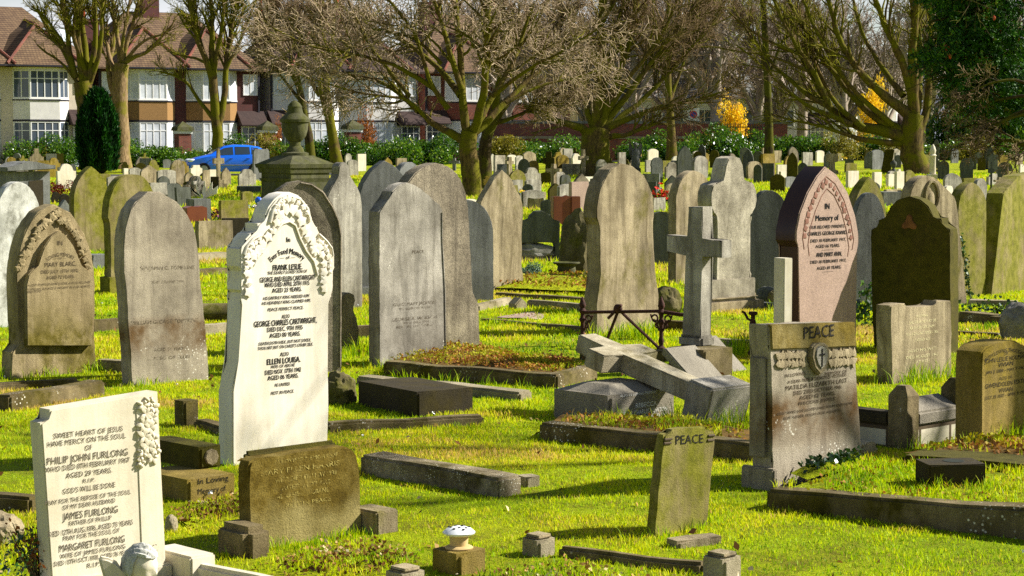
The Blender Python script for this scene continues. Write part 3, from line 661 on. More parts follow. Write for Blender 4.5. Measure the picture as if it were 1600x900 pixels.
# mossy tablet
c = stone('wide low olive-green mossy tablet with rounded corner and pale faded lettering', 397, 565, 860, mat='moss', t=.08, pts=[(565, 832), (561, 725), (559, 712), (554, 704), (545, 698), (536, 697), (400, 717), (391, 722), (388, 730), (396, 866)])
inscribe(c, TAB, 'inkmoss')
block(c, -c.W / 2 + .03, c.W / 2 - .07, .0805, .125, -.05, c.uv(480, 707)[1] + .02, 'darkmoss', 'back_slab', .015)
block(c, c.W / 2 + .005, c.W / 2 + .13, -.1, .09, -.05, .1, 'warm', 'foot_block'); block(c, -c.W / 2 - .14, -c.W / 2 - .005, -.14, .09, -.05, .13, 'kerb', 'mossy_foot_block', .03)
# dark mossy one turned the other way
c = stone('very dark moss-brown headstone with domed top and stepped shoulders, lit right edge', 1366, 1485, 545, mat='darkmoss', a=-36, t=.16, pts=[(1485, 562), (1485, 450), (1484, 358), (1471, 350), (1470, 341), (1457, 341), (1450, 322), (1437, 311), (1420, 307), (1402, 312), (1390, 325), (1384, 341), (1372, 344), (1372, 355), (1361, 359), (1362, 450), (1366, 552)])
u, v = c.uv(1421, 349); r_ = .075
panel(c, [(u + r_ * (.72 + .28 * math.cos(3 * (i / 24 * 6.283 - 1.571))) * math.cos(i / 24 * 6.283), v + r_ * (.72 + .28 * math.cos(3 * (i / 24 * 6.283 - 1.571))) * math.sin(i / 24 * 6.283)) for i in range(24)], -.012, .003, 'brownspot', 'carved_trefoil', .006)
c = stone('buff tablet with raised square corners and weak lettering, before the dark domed stone', 1395, 1487, 600, mat='warm', a=44, t=.13, pts=[(1487, 578), (1486, 470), (1465, 470), (1463, 477), (1416, 481), (1415, 474), (1392, 477), (1395, 606)])
inscribe(c, TLT, 'inkpale')
c = stone('yellow-mossed round-topped headstone with brown lettering at the right edge', 1534, 1609, 716, mat='ochre', a=44, t=.17, pts=[(1609, 694), (1608, 548), (1600, 540), (1588, 535), (1572, 533), (1556, 536), (1543, 542), (1535, 550), (1534, 722)])
inscribe(c, VIV, 'ink')
c = stone('brown headstone with an oval hollow carved near its rounded top', 1421, 1510, 482, mat='warm', a=36, t=.14, pts=[(1512, 470), (1507, 440), (1496, 325), (1492, 307), (1477, 295), (1470, 285), (1460, 277), (1449, 274), (1437, 279), (1429, 287), (1424, 297), (1421, 320), (1421, 490)])
u, v = c.uv(1455, 308); ov = [(u + .1 * math.cos(i / 18 * 6.283), v + .14 * math.sin(i / 18 * 6.283) * (1.2 if math.sin(i / 18 * 6.283) > 0 else 1)) for i in range(18)]
strip(c, ov + ov[:1], .022, 'warm', 'oval_frame', y=-.008)
bm = bmesh.new(); rock(bm, (u, .005, v - .03), (.06, .03, .09), 5, .3, 1.5, 2); link('carved_figure', bm_mesh(bm, 'carved_figure', 40), M['warm'], c.o)
stone('yellow-green blotched pointed headstone with a crack near its top', 1496, 1540, 466, 285, p_gothic(.2), 'green', a=42, t=.14, xt=1520)
stone('moss-streaked headstone leaning right with a dark red-brown side, cut by the right edge', 1548, 1625, 463, mat='green', a=57, t=.2, pts=[(1625, 445), (1652, 310), (1646, 284), (1622, 269), (1592, 275), (1568, 302), (1548, 470)])
stone('brownish gothic stone peeping out right of the pink granite', 1331, 1384, 452, 276, p_gothic(.4), 'green', a=40, t=.13)
stone('blue-grey round-topped stone right of the pink granite, in front of the brownish gothic one', 1333, 1383, 474, 301, p_round(.36), 'blue', a=16, t=.12)
# ------------------------------------------------------------------ kerbs, blocks and fallen pieces
def kerb(label, segs, w=.13, h=.1, mat='kerb', h2=None, name='grave_kerb', cat='kerb', bev=.015, z0=0):
    root = None
    if len(segs) > 1:
        root = empty(name, G(*segs[0][0])); tag(root, label, cat)
    for i, (p1, p2) in enumerate(segs):
        A, B = (G(*p1), G(*p2)) if not z0 else (Gz(*p1, z0), Gz(*p2, z0))
        d = (B - A); d.z = 0; L = d.length; x = d.normalized(); y = Vector((-x.y, x.x, 0))
        if y.y < 0: y = -y; flip = True
        ang = math.atan2(x.y, x.x)
        bm = bmesh.new(); vs = box(bm, 0, L, 0, w, -.06, h)
        if h2 is not None:
            for v in vs:
                if v.co.z > 0: v.co.z = h + (h2 - h) * v.co.x / L
        n = max(1, int(L / .12))
        bmesh.ops.bevel(bm, geom=bm.edges[:], offset=bev, segments=2, affect='EDGES', clamp_overlap=True)
        bmesh.ops.bisect_plane
        for k in range(1, n):
            bmesh.ops.bisect_plane(bm, geom=bm.verts[:] + bm.edges[:] + bm.faces[:], plane_co=(L * k / n, 0, 0), plane_no=(1, 0, 0))
        for v in bm.verts:
            q = v.co + Vector((A.x * 3, A.y * 3, 0))
            v.co += Vector((0, .012 * mnoise.noise(q * 2.2), .012 * mnoise.noise(q * 2.7 + Vector((5, 1, 2)))))
        me = bm_mesh(bm, name)
        sgn = 1 if (-math.sin(ang) * 0 + math.cos(ang)) > 0 else -1
        if x.x < 0:   # keep the body of the kerb behind its near edge
            A, x = B, -x; ang = math.atan2(x.y, x.x)
        if root: 
            o = link('kerb_rail', me, M[mat], root, A - root.location, ang)
        else:
            o = link(name, me, M[mat], None, A, ang); tag(o, label, cat)
    return root or o
kerb('long mossy kerb of the grave before the pale ogee-shouldered headstone', [((597, 586), (868, 608)), ((870, 608), (935, 592))], .12, .1)
kerb('pale narrow kerb running out behind the dark fallen slab', [((556, 600), (812, 627))], .14, .06, 'kerbpale')
kerb('straight kerb under the dark fallen slab', [((513, 676), (757, 664))], .1, .055)
kerb('broad pitted kerbstone lying in the grass right of the mossy tablet', [((562, 740), (778, 778))], .17, .1, 'kerbmix')
kerb('dark mossy kerb in front of the lettered block under the fallen cross', [((842, 687), (1180, 723))], .14, .1)
kerb('long mossy kerb at lower right, edging the grave of the PEACE headstone', [((1196, 795), (1660, 851))], .13, .09, 'kerb', .145)
kerb('thick mossy ledge under the yellow-mossed headstone at right', [((1408, 749), (1660, 770))], .34, .12, 'darkmoss')
kerb('thin low rail between the two small square posts at the bottom', [((870, 871), (1097, 899))], .06, .045, 'kerb')
kerb('broken pale-topped kerb in front of the ivy-carved headstone', [((17, 643), (166, 617))], .15, .1, 'kerb')
kerb('low shaded kerb crossing the left edge below the ivy-carved headstone', [((-20, 612), (125, 603))], .1, .05, 'kerb')
kerb('short kerb between the ivy-carved and the leaning round headstones', [((148, 579), (196, 584))], .1, .09, 'kerbpale')
kerb('dark kerb higher up between the ivy-carved and leaning headstones', [((146, 519), (192, 515))], .12, .11, 'kerb')
kerb('pale kerb under the stone log left of the white marble', [((318, 524), (366, 520))], .14, .09, 'kerbpale')
kerb('upper of two dark-lined kerbs left of the white marble top', [((308, 408), (364, 403))], .3, .09, 'kerbpale')
kerb('lower of two dark-lined kerbs left of the white marble top', [((310, 431), (364, 427))], .3, .07, 'kerb')
kerb('mossy kerb cut off by the left edge beside the white tablet', [((-30, 795), (48, 801))], .1, .07, 'kerb')
kerb('small sunken kerb beside the little square post', [((300, 668), (352, 682))], .1, .05, 'kerb')
kerb('short dark kerb beside the pale ogee-shouldered headstone', [((556, 528), (588, 527))], .12, .11, 'kerb')
kerb('kerb below the lavender bush', [((772, 464), (930, 474))], .12, .05, 'kerb')
kerb('angled kerb with peaked corner, middle distance', [((749, 487), (800, 475)), ((822, 478), (934, 489))], .1, .07, 'kerbpale')
kerb('thin kerb nearest the railing in the middle grass', [((749, 503), (912, 518))], .1, .035, 'kerb')
kerb('kerb carrying the rusty railing', [((905, 562), (1040, 566))], .14, .09, 'kerb')
kerb('pale kerb behind the upright cross', [((1100, 545), (1215, 550))], .12, .09, 'kerbpale')
kerb('kerb behind the railing in front of the trefoil plinth', [((1010, 514), (1080, 520))], .12, .09, 'kerb')
kerb('kerb grown over by ivy at the right', [((1495, 503), (1570, 511)), ((1574, 512), (1640, 500))], .2, .1, 'kerb')
kerb('pale kerb before the leaning moss-streaked headstone', [((1512, 478), (1590, 480))], .2, .06, 'kerbpale')
kerb('low mossy kerb at the right behind the buff tablet', [((1494, 523), (1562, 526))], .1, .03, 'kerb')
kerb('white kerb leading away from the white tablet at the bottom', [((280, 902), (425, 935))], .06, .07, 'marble')
kerb('kerb beyond the dark slate round stone', [((1180, 482), (1225, 484))], .14, .06, 'blue')
# single blocks
def chip(label, xl, xr, yb, yt, t, mat, a=44, name='stone_block', cat='block', prof=None, z0=0, bev=.012):
    return stone(label, xl, xr, yb, yt, prof or p_flat(), mat, a, t, name=name, cat=cat, z0=z0, bev=bev)
chip('dark weathered slab lying on a kerb, letters on its left side', 653, 740, 652, 609, .74, 'black', 35, 'fallen_slab', 'slab')
c = chip('grey granite block with silver lettering, partly under the fallen cross', 953, 1056, 664, 612, .5, 'greygran', 44, 'memorial_block', 'memorial', bev=.02)
inscribe(c, REB, 'inkwhite')
bm = bmesh.new()
W, D_, H = c.W / 2 - .02, .5, c.H
v = [bm.verts.new(p) for p in ((-W, .02, H - .002), (W, .02, H - .002), (W, D_ - .02, H - .002), (-W, D_ - .02, H - .002), (-W + .12, .14, H + .045), (W - .12, .14, H + .045), (W - .12, D_ - .14, H + .045), (-W + .12, D_ - .14, H + .045))]
for f in ((0, 1, 5, 4), (1, 2, 6, 5), (2, 3, 7, 6), (3, 0, 4, 7), (4, 5, 6, 7), (3, 2, 1, 0)): bm.faces.new([v[i] for i in f])
link('sloping_top', bm_mesh(bm, 'sloping_top', 0), M['greygran'], c.o)
c = chip('mossy lettered block at ground level beside the white tablet', 295, 368, 785, 745, .42, 'ochre', 44, 'memorial_block', 'memorial')
inscribe(c, BLK, 'ink')
c = chip('dark block with a carved rosette, stacked on the mossy lettered block', 313, 346, 733, 697, .46, 'darkmoss', 44, 'memorial_block', 'memorial', z0=.11)
u, v = 0, c.H * .5
panel(c, [(u + .042 * math.cos(i / 8 * 6.283), v + .042 * math.sin(i / 8 * 6.283)) for i in range(8)], -.012, .003, 'warm', 'carved_rosette', .004)
chip('little square stone post left of the white marble', 289, 311, 668, 626, .12, 'kerb', name='kerb_post', cat='post')
def capped(label, xl, xr, yb, yt, t, mat='kerbpale'):
    c = chip(label, xl, xr, yb, yt, t, mat, name='kerb_post', cat='post')
    block(c, -c.W / 2 + .008, c.W / 2 - .008, .008, t - .008, c.H - .002, c.H + .018, 'warm', 'cap', .01); return c
capped('small capped square post at bottom centre', 842, 870, 872, 843, .11)
capped('small capped square post at bottom right of centre', 1132, 1161, 914, 872, .12)
capped('small square post just rising from the bottom edge', 632, 666, 928, 895, .12)
c = chip('square stone block carrying the white flower-holder pot', 717, 762, 901, 862, .17, 'ochre', name='pot_block', cat='block', bev=.015)
P = c.o.matrix_basis @ Vector((0, .085, c.H)); P = c.B + c.w * c.W / 2 - c.n * .085 + Vector((0, 0, c.H))
r = empty('flower_pot', P); tag(r, 'white pierced flower holder on a terracotta neck, on the square block', 'flower pot')
bm = bmesh.new(); lathe(bm, [(.055, 0), (.058, .006), (.05, .012), (.04, .014)], 20); link('saucer', bm_mesh(bm, 'saucer'), M['terracotta'], r)
bm = bmesh.new(); lathe(bm, [(.036, .012), (.038, .05), (.042, .055)], 20); link('neck', bm_mesh(bm, 'neck'), M['terracotta'], r)
bm = bmesh.new(); lathe(bm, [(.05, .055), (.064, .062), (.066, .068), (.05, .082), (.025, .09), (.001, .092)], 24); L_ = link('lid', bm_mesh(bm, 'lid', 50), M['china'], r)
bm = bmesh.new()
for k in range(12):
    th = k * 2.4; rr = .012 + .038 * (k / 12) ** .6
    bmesh.ops.create_uvsphere(bm, u_segments=8, v_segments=4, radius=.0066, matrix=Matrix.Translation((rr * math.cos(th), rr * math.sin(th), .0945 - .2 * rr)) @ Matrix.Diagonal((1, 1, .5, 1)))
link('holes', bm_mesh(bm, 'holes'), M['holes'], L_)
chip('flat broken piece of kerb lying right of the small tilted PEACE stone', 1060, 1130, 858, 842, .1, 'warm', 30, 'stone_fragment', 'fragment')
chip('small broken block at the end of the pitted kerbstone', 822, 845, 762, 745, .1, 'kerbpale', 30, 'stone_fragment', 'fragment')
c = chip('dark flat-topped flower box in front of the yellow-mossed headstone', 1452, 1541, 770, 726, .2, 'black', 8, 'flower_box', 'flower box', bev=.006, z0=.09)
bm = bmesh.new(); lathe(bm, [(.05, c.H - .01), (.05, c.H + .002)], 18, (.02, .11, 0)); link('opening', bm_mesh(bm, 'opening'), M['holes'], c.o)
chip('small rounded stone at the foot of the PEACE headstone', 1347, 1372, 712, 690, .12, 'warm', 40, 'stone_fragment', 'fragment', p_round(.6))
chip('peaked corner stone of the angled kerb', 806, 824, 484, 465, .13, 'kerbpale', 40, 'corner_stone', 'fragment', p_point(.5))
# log shaped stone
g = G(310, 503); bm = bmesh.new(); tube(bm, [(0, 0, .09), (.02, 0, .09), (.42, .1, .09), (.44, .1, .09)], [.05, .09, .09, .05], 12)
tag(link('stone_log', bm_mesh(bm, 'stone_log', 40), M['brownrock'], None, g), 'rough stone log lying on the pale kerb left of the white marble', 'stone')
# boulder headstone, loose rocks
def boulder(label, px, py, r, seed, mat='rock', amp=.22, name='boulder', zk=.6, freq=1.6):
    p = G(px, py); bm = bmesh.new(); rock(bm, (0, 0, r[2] * zk), r, seed, amp, freq, 4)
    return tag(link(name, bm_mesh(bm, name, 0 if amp < .2 else 25), M[mat], None, p), label, 'stone')
boulder('rough-hewn boulder used as a headstone, left of the large round-shouldered one', 904, 434, (.24, .16, .5), 4, 'brownrock', .2, 'boulder_headstone', .75, 2.4)
boulder('mossy rounded rock in the grass behind the railing', 1042, 488, (.14, .14, .17), 6, 'brownrock', .2)
boulder('dark rounded stone at the foot of the shaded slate headstone', 1198, 474, (.13, .12, .12), 8, 'slate', .15)
boulder('small green stone next to the narrow greenish-white slab', 1210, 476, (.08, .08, .1), 9, 'brownrock', .15)
boulder('brown boulder tucked behind the foot of the white marble headstone', 532, 630, (.11, .12, .13), 12, 'brownrock', .25)
boulder('stony rubble heap at the left edge behind the white tablet', 2, 846, (.09, .1, .08), 14, 'warm', .3)
boulder('round pale stone beside the urn planter', 898, 436, (.07, .07, .07), 18, 'kerbpale', .12)
boulder('stone half under ivy at the right edge', 1590, 530, (.16, .14, .2), 21, 'rock', .2)
boulder('white stone peeping out of the grass behind the white tablet', 268, 832, (.028, .03, .05), 23, 'kerbpale', .12)

# ------------------------------------------------------------------ upright cross
c = chip('square plinth block under the upright stone cross', 1101, 1146, 593, 545, .36, 'kerb', name='cross_plinth', cat='plinth')
c = stone('upright stone cross seen obliquely, its right-hand edges lit', 1064, 1095, 541, mat='grey', a=-44, t=.13, z0=.2, name='stone_cross', cat='cross', bev=.008, pts=[
    (1094, 548), (1096, 399), (1127, 403), (1127, 376), (1096, 374), (1097, 323), (1075, 323), (1075, 371), (1041, 367), (1041, 394), (1073, 398), (1064, 546)])
block(c, -c.W / 2 - .02, c.W / 2 + .025, -.02, .15, .0, .09, 'grey', 'foot', .02)

# ------------------------------------------------------------------ fallen cross with its base block
d = Vector((-.70, .70, .25)).normalized(); e = Vector((.73, .68, -.02)); e = (e - d * e.dot(d)).normalized(); n3 = e.cross(d).normalized()
if n3.z < 0: n3 = -n3
org = G(1101, 668)
root = empty('fallen_cross', org); tag(root, 'toppled stone cross lying on its back across the granite block, base still attached', 'cross')
FM = Matrix((e, d, n3)).transposed().to_4x4()
bm = bmesh.new(); box(bm, 0, .40, 0, .2, -.03, .245, FM, .012); link('base_block', bm_mesh(bm, 'base_block'), M['grey'], root)
bm = bmesh.new()
s0, s1, hw, a0, a1, arm = .2, 1.2, .078, .80, .95, .255; cx = .15
out = [(cx - hw, s0), (cx + hw, s0), (cx + hw, a0), (cx + arm, a0), (cx + arm, a1), (cx + hw, a1), (cx + hw, s1), (cx - hw, s1), (cx - hw, a1), (cx - arm, a1), (cx - arm, a0), (cx - hw, a0)]
prism(bm, [(x, y) for x, y in out], -.2, -.08, .008)
for v in bm.verts: x, y, z = v.co; v.co = FM @ Vector((x, z, -y))
link('shaft_and_arms', bm_mesh(bm, 'shaft_and_arms'), M['fallen'], root)

# dark tablets leaning back
for i, (px, py, lab) in enumerate(((1118, 598, 'dark slate tablet leaning far back behind the fallen cross, faint letters'), (1150, 580, 'second dark slate tablet, right of a gap from the first'))):
    g = G(px, py); o = link('leaning_tablet', None)
    bm = bmesh.new(); box(bm, -.2, .14, 0, .06, -.1, .40, None, .008)
    me = bm_mesh(bm, 'leaning_tablet'); bpy.data.objects.remove(o)
    o = link('leaning_tablet', me, M['greygran'], None, g); o.rotation_euler = (R(-52), 0, R(44)); tag(o, lab, 'gravestone')

# ------------------------------------------------------------------ rusty railing
A, B = G(910, 540), G(1033, 549); dr = (B - A); dr.z = 0; Lr = dr.length; ang = math.atan2(dr.y, dr.x)
rt = empty('iron_railing', A, ang); tag(rt, 'broken rusty iron grave railing with two spear-topped posts', 'railing')
def post(parent, x, h, name='post', broken=False):
    bm = bmesh.new()
    pr = [(.045, 0), (.045, .03), (.02, .05), (.03, .09), (.02, .12), (.02, .22), (.035, .25), (.02, .28), (.022, .31)]
    if not broken: pr += [(.04, .335), (.028, .35), (.022, .36), (.036, .385), (.03, .41), (.004, .47)]
    else: pr += [(.045, .32), (.04, .34)]
    k = h / pr[-1][1]; lathe(bm, [(r_ * .85, z * k) for r_, z in pr], 10, (x, 0, 0))
    return link(name, bm_mesh(bm, name, 40), M['iron'], parent)
pA, pB = post(rt, 0, .42), post(rt, Lr, .46)
bm = bmesh.new(); tube(bm, [(0, 0, .285), (Lr, 0, .335)], .014, 8); link('top_rail', bm_mesh(bm, 'top_rail'), M['iron'], rt)
bm = bmesh.new(); tube(bm, [(Lr, 0, .33), (Lr + .16, .05, .31), (Lr + .3, .12, .31)], .017, 8); link('bent_rail', bm_mesh(bm, 'bent_rail'), M['iron'], rt)
for p, q in (((.40, -.02, .36), (.24, .02, .06)), ((.36, .01, .33), (Lr - .03, .02, .02)), ((.28, -.02, .25), (.42, -.03, .37))):
    bm = bmesh.new(); tube(bm, [p, q], .013, 7); link('broken_strut', bm_mesh(bm, 'broken_strut'), M['iron'], rt)
bm = bmesh.new(); rock(bm, (.37, -.01, .335), (.04, .03, .04), 3, .2); link('joint', bm_mesh(bm, 'joint'), M['iron'], rt)
def scroll(parent, x, s, z):
    bm = bmesh.new()
    P1 = [(x + s * (.02 + .085 * t), 0, z - .16 + .14 * t + .02 * math.sin(6 * t)) for t in [i / 8 for i in range(9)]]
    tube(bm, P1, .008, 6)
    P2 = [(x + s * (.06 + (.035 - .022 * t) * math.cos(5.5 * t + .5)), 0, z - .06 + (.035 - .022 * t) * math.sin(5.5 * t + .5)) for t in [i / 12 for i in range(13)]]
    tube(bm, P2, .008, 6)
    P3 = [(x + s * (.04 + (.026 - .016 * t) * math.cos(-5 * t + 2)), 0, z - .12 + (.026 - .016 * t) * math.sin(-5 * t + 2)) for t in [i / 10 for i in range(11)]]
    tube(bm, P3, .007, 6)
    link('scroll_bracket', bm_mesh(bm, 'scroll_bracket', 50), M['iron'], parent)
scroll(rt, 0, 1, .29); scroll(rt, Lr, -1, .33); scroll(rt, Lr, 1, .33)
r3 = empty('railing_post', G(1176, 556), ang); tag(r3, 'single rusty iron railing post, broken at the top, right of the cross', 'post')
post(r3, 0, .36, 'shaft', True)
bm = bmesh.new(); tube(bm, [(0, 0, .28), (-.05, 0, .30), (-.08, 0, .35), (-.1, 0, .355)], .011, 6); link('bent_bracket', bm_mesh(bm, 'bent_bracket'), M['iron'], r3)

# ------------------------------------------------------------------ right hand grave surround with posts and brickwork
r = empty('grave_surround', G(1417, 703)); tag(r, 'grave surround of peaked posts, sloping coping and white brick footing, at right', 'grave surround')
o0 = Vector(r.location); W44 = Vector((math.cos(R(44)), math.sin(R(44)), 0)); N44 = Vector((math.sin(R(44)), -math.cos(R(44)), 0))
def lbox(name, x0, x1, y0, y1, z0, z1, mat, bev=.01, slope=0):
    bm = bmesh.new(); vs = box(bm, x0, x1, y0, y1, z0, z1)
    if slope:
        for v in vs:
            if v.co.z > z0 + 1e-4 and v.co.y < (y0 + y1) / 2: v.co.z -= slope
    bmesh.ops.bevel(bm, geom=bm.edges[:], offset=bev, segments=2, affect='EDGES', clamp_overlap=True)
    o = link(name, bm_mesh(bm, name), M[mat], r); o.rotation_euler = (0, 0, R(44)); return o
def ppost(x, y):
    bm = bmesh.new()
    vs = box(bm, x, x + .11, y, y + .13, -.05, .30); c_ = Vector((x + .055, y + .065, .36))
    top = [v for v in vs if v.co.z > .2]; mids = [bm.verts.new((c_.x + (v.co.x - c_.x) * .45, c_.y + (v.co.y - c_.y) * .45, .355)) for v in top]
    tf = [f for f in bm.faces if all(v in top for v in f.verts)][0]; bm.faces.remove(tf)
    for i in range(4): bm.faces.new((top[i], top[(i + 1) % 4], mids[(i + 1) % 4], mids[i]))
    bm.faces.new(mids)
    o = link('post', bm_mesh(bm, 'post'), M['kerb'], r); o.rotation_euler = (0, 0, R(44))
ppost(0, -.0); ppost(.52, .0)
lbox('coping', .112, .518, .0, .15, .122, .27, 'greygran', .012, .07)
lbox('brick_footing', .112, .66, .01, .14, -.05, .12, 'whitebrick', .004)
lbox('coping', .0, .11, .132, .75, .122, .2, 'black', .012); lbox('brick_footing', .01, .11, .132, .75, -.05, .12, 'whitebrick', .004)

# ------------------------------------------------------------------ urn monument
Du = 42.; pu = at(462, 356, Du); pu.z = zg(pu.x, pu.y); zc = lambda y: CAMH - (y - 228) / ppm(Du) - pu.z
u = empty('urn_monument', pu, R(44)); tag(u, 'tall square monument topped by a lidded green-black stone urn', 'monument')
def ring(name, specs, mat='urnstone'):
    bm = bmesh.new()
    for hw0, z0, hw1, z1 in specs:
        v = [bm.verts.new((sx * h, sy * h, z)) for h, z in ((hw0, z0), (hw1, z1)) for sx, sy in ((-1, -1), (1, -1), (1, 1), (-1, 1))]
        for f in ((3, 2, 1, 0), (4, 5, 6, 7), (0, 1, 5, 4), (1, 2, 6, 5), (2, 3, 7, 6), (3, 0, 4, 7)): bm.faces.new([v[i] for i in f])
    return link(name, bm_mesh(bm, name, 0), M[mat], u)
ring('pedestal', [(.52, -.1, .50, zc(284))]); ring('cornice', [(.5, zc(284) + .001, .535, zc(278)), (.5, zc(278) + .001, .5, zc(270)), (.53, zc(270) + .001, .56, zc(262)), (.58, zc(262) + .001, .6, zc(256))])
ring('sloping_cap', [(.58, zc(256) + .001, .27, zc(243))])
bm = bmesh.new(); k = 1 / ppm(Du)
pf = [(21, 243), (21, 239), (14, 237), (13, 232), (9, 228), (8.5, 222), (10, 221), (17, 213), (20, 203), (20.5, 192), (23, 191), (23.5, 187), (20, 183), (13, 177), (11.5, 171), (11, 169), (11.5, 167), (8, 162), (3, 158), (.2, 157)]
lathe(bm, [(a_ * k, zc(y)) for a_, y in pf], 32); link('urn', bm_mesh(bm, 'urn', 35), M['urnstone'], u)

# urn planter
p = G(885, 438); r = tag(empty('urn_planter', p), 'squat dark stone urn planter with a flared rim in the grass', 'planter')
bm = bmesh.new(); lathe(bm, [(.07, 0), (.08, .02), (.07, .04), (.1, .08), (.12, .14), (.11, .18), (.13, .2), (.17, .215), (.175, .23), (.15, .235), (.1, .2)], 24); link('bowl', bm_mesh(bm, 'bowl', 40), M['urnstone'], r)

# angel bust, bottom left
p = Gz(214, 925, .0); p = at(219, 884, 7.35)
r = empty('angel_statue', Vector((p.x, p.y, 0))); tag(r, 'small white stone cherub with curly hair and a wing, head bowed, before the white tablet', 'statue')
hz = p.z
bm = bmesh.new()
bmesh.ops.create_uvsphere(bm, u_segments=32, v_segments=24, radius=1)
fw = Vector((.88, -.42, -.28)).normalized()
sd = fw.cross(Vector((0, 0, 1))).normalized(); up = sd.cross(fw)
for v in bm.verts:
    q = v.co; f_, s_, u_ = q.y, q.x, q.z
    fr = .066 * f_; ss = .056 * s_; uu = .074 * u_
    if f_ > 0:                                      # face: brow, nose, mouth, chin
        fr += .016 * math.exp(-((s_) / .16) ** 2 - ((u_ + .12) / .16) ** 2)
        fr += .004 * math.exp(-((u_ - .2) / .12) ** 2) - .008 * math.exp(-((abs(s_) - .34) / .16) ** 2 - ((u_ - .04) / .12) ** 2)
        fr += .006 * math.exp(-(s_ / .25) ** 2 - ((u_ + .45) / .1) ** 2) + .012 * math.exp(-(s_ / .3) ** 2 - ((u_ + .8) / .18) ** 2)
        fr += .008 * math.exp(-((abs(s_) - .5) / .25) ** 2 - ((u_ + .25) / .25) ** 2)
    v.co = fw * fr + sd * ss + up * uu + Vector((0, 0, hz))
body = bm
lathe(body, [(.02, hz - .22), (.13, hz - .2), (.12, hz - .12), (.06, hz - .09), (.04, hz - .05), (.035, hz - .03)], 20, (-.02, .0, 0))
link('figure', bm_mesh(body, 'figure', 60), M['marble'], r)
bm = bmesh.new(); bmesh.ops.create_uvsphere(bm, u_segments=40, v_segments=28, radius=1)
kill = [v for v in bm.verts if (v.co.y > .22 and v.co.z < .6) or v.co.z < -.62]
bmesh.ops.delete(bm, geom=kill, context='VERTS')
for v in bm.verts:
    q = v.co; wv = .06 * math.sin(17 * q.x + 8 * q.y + 3 * math.sin(4 * q.z)) + .05 * mnoise.noise(q * 4)
    k = 1.09 + wv - (.04 if q.z < -.4 else 0)
    v.co = fw * (.067 * q.y * k) + sd * (.058 * q.x * k) + up * (.077 * q.z * k) + Vector((0, 0, hz))
link('hair', bm_mesh(bm, 'hair', 60), M['chalk'], r)
bm = bmesh.new()
wp = [(-.06, -.16), (-.1, -.1), (-.135, -.03), (-.15, .03), (-.14, .042), (-.115, .036), (-.085, .02), (-.06, -.02), (-.03, -.06), (-.02, -.16)]
prism(bm, [(x, z + hz) for x, z in wp], -.02, .02, .009, 3); o = link('wing', bm_mesh(bm, 'wing', 50), M['marble'], r); o.rotation_euler = (0, 0, R(14))
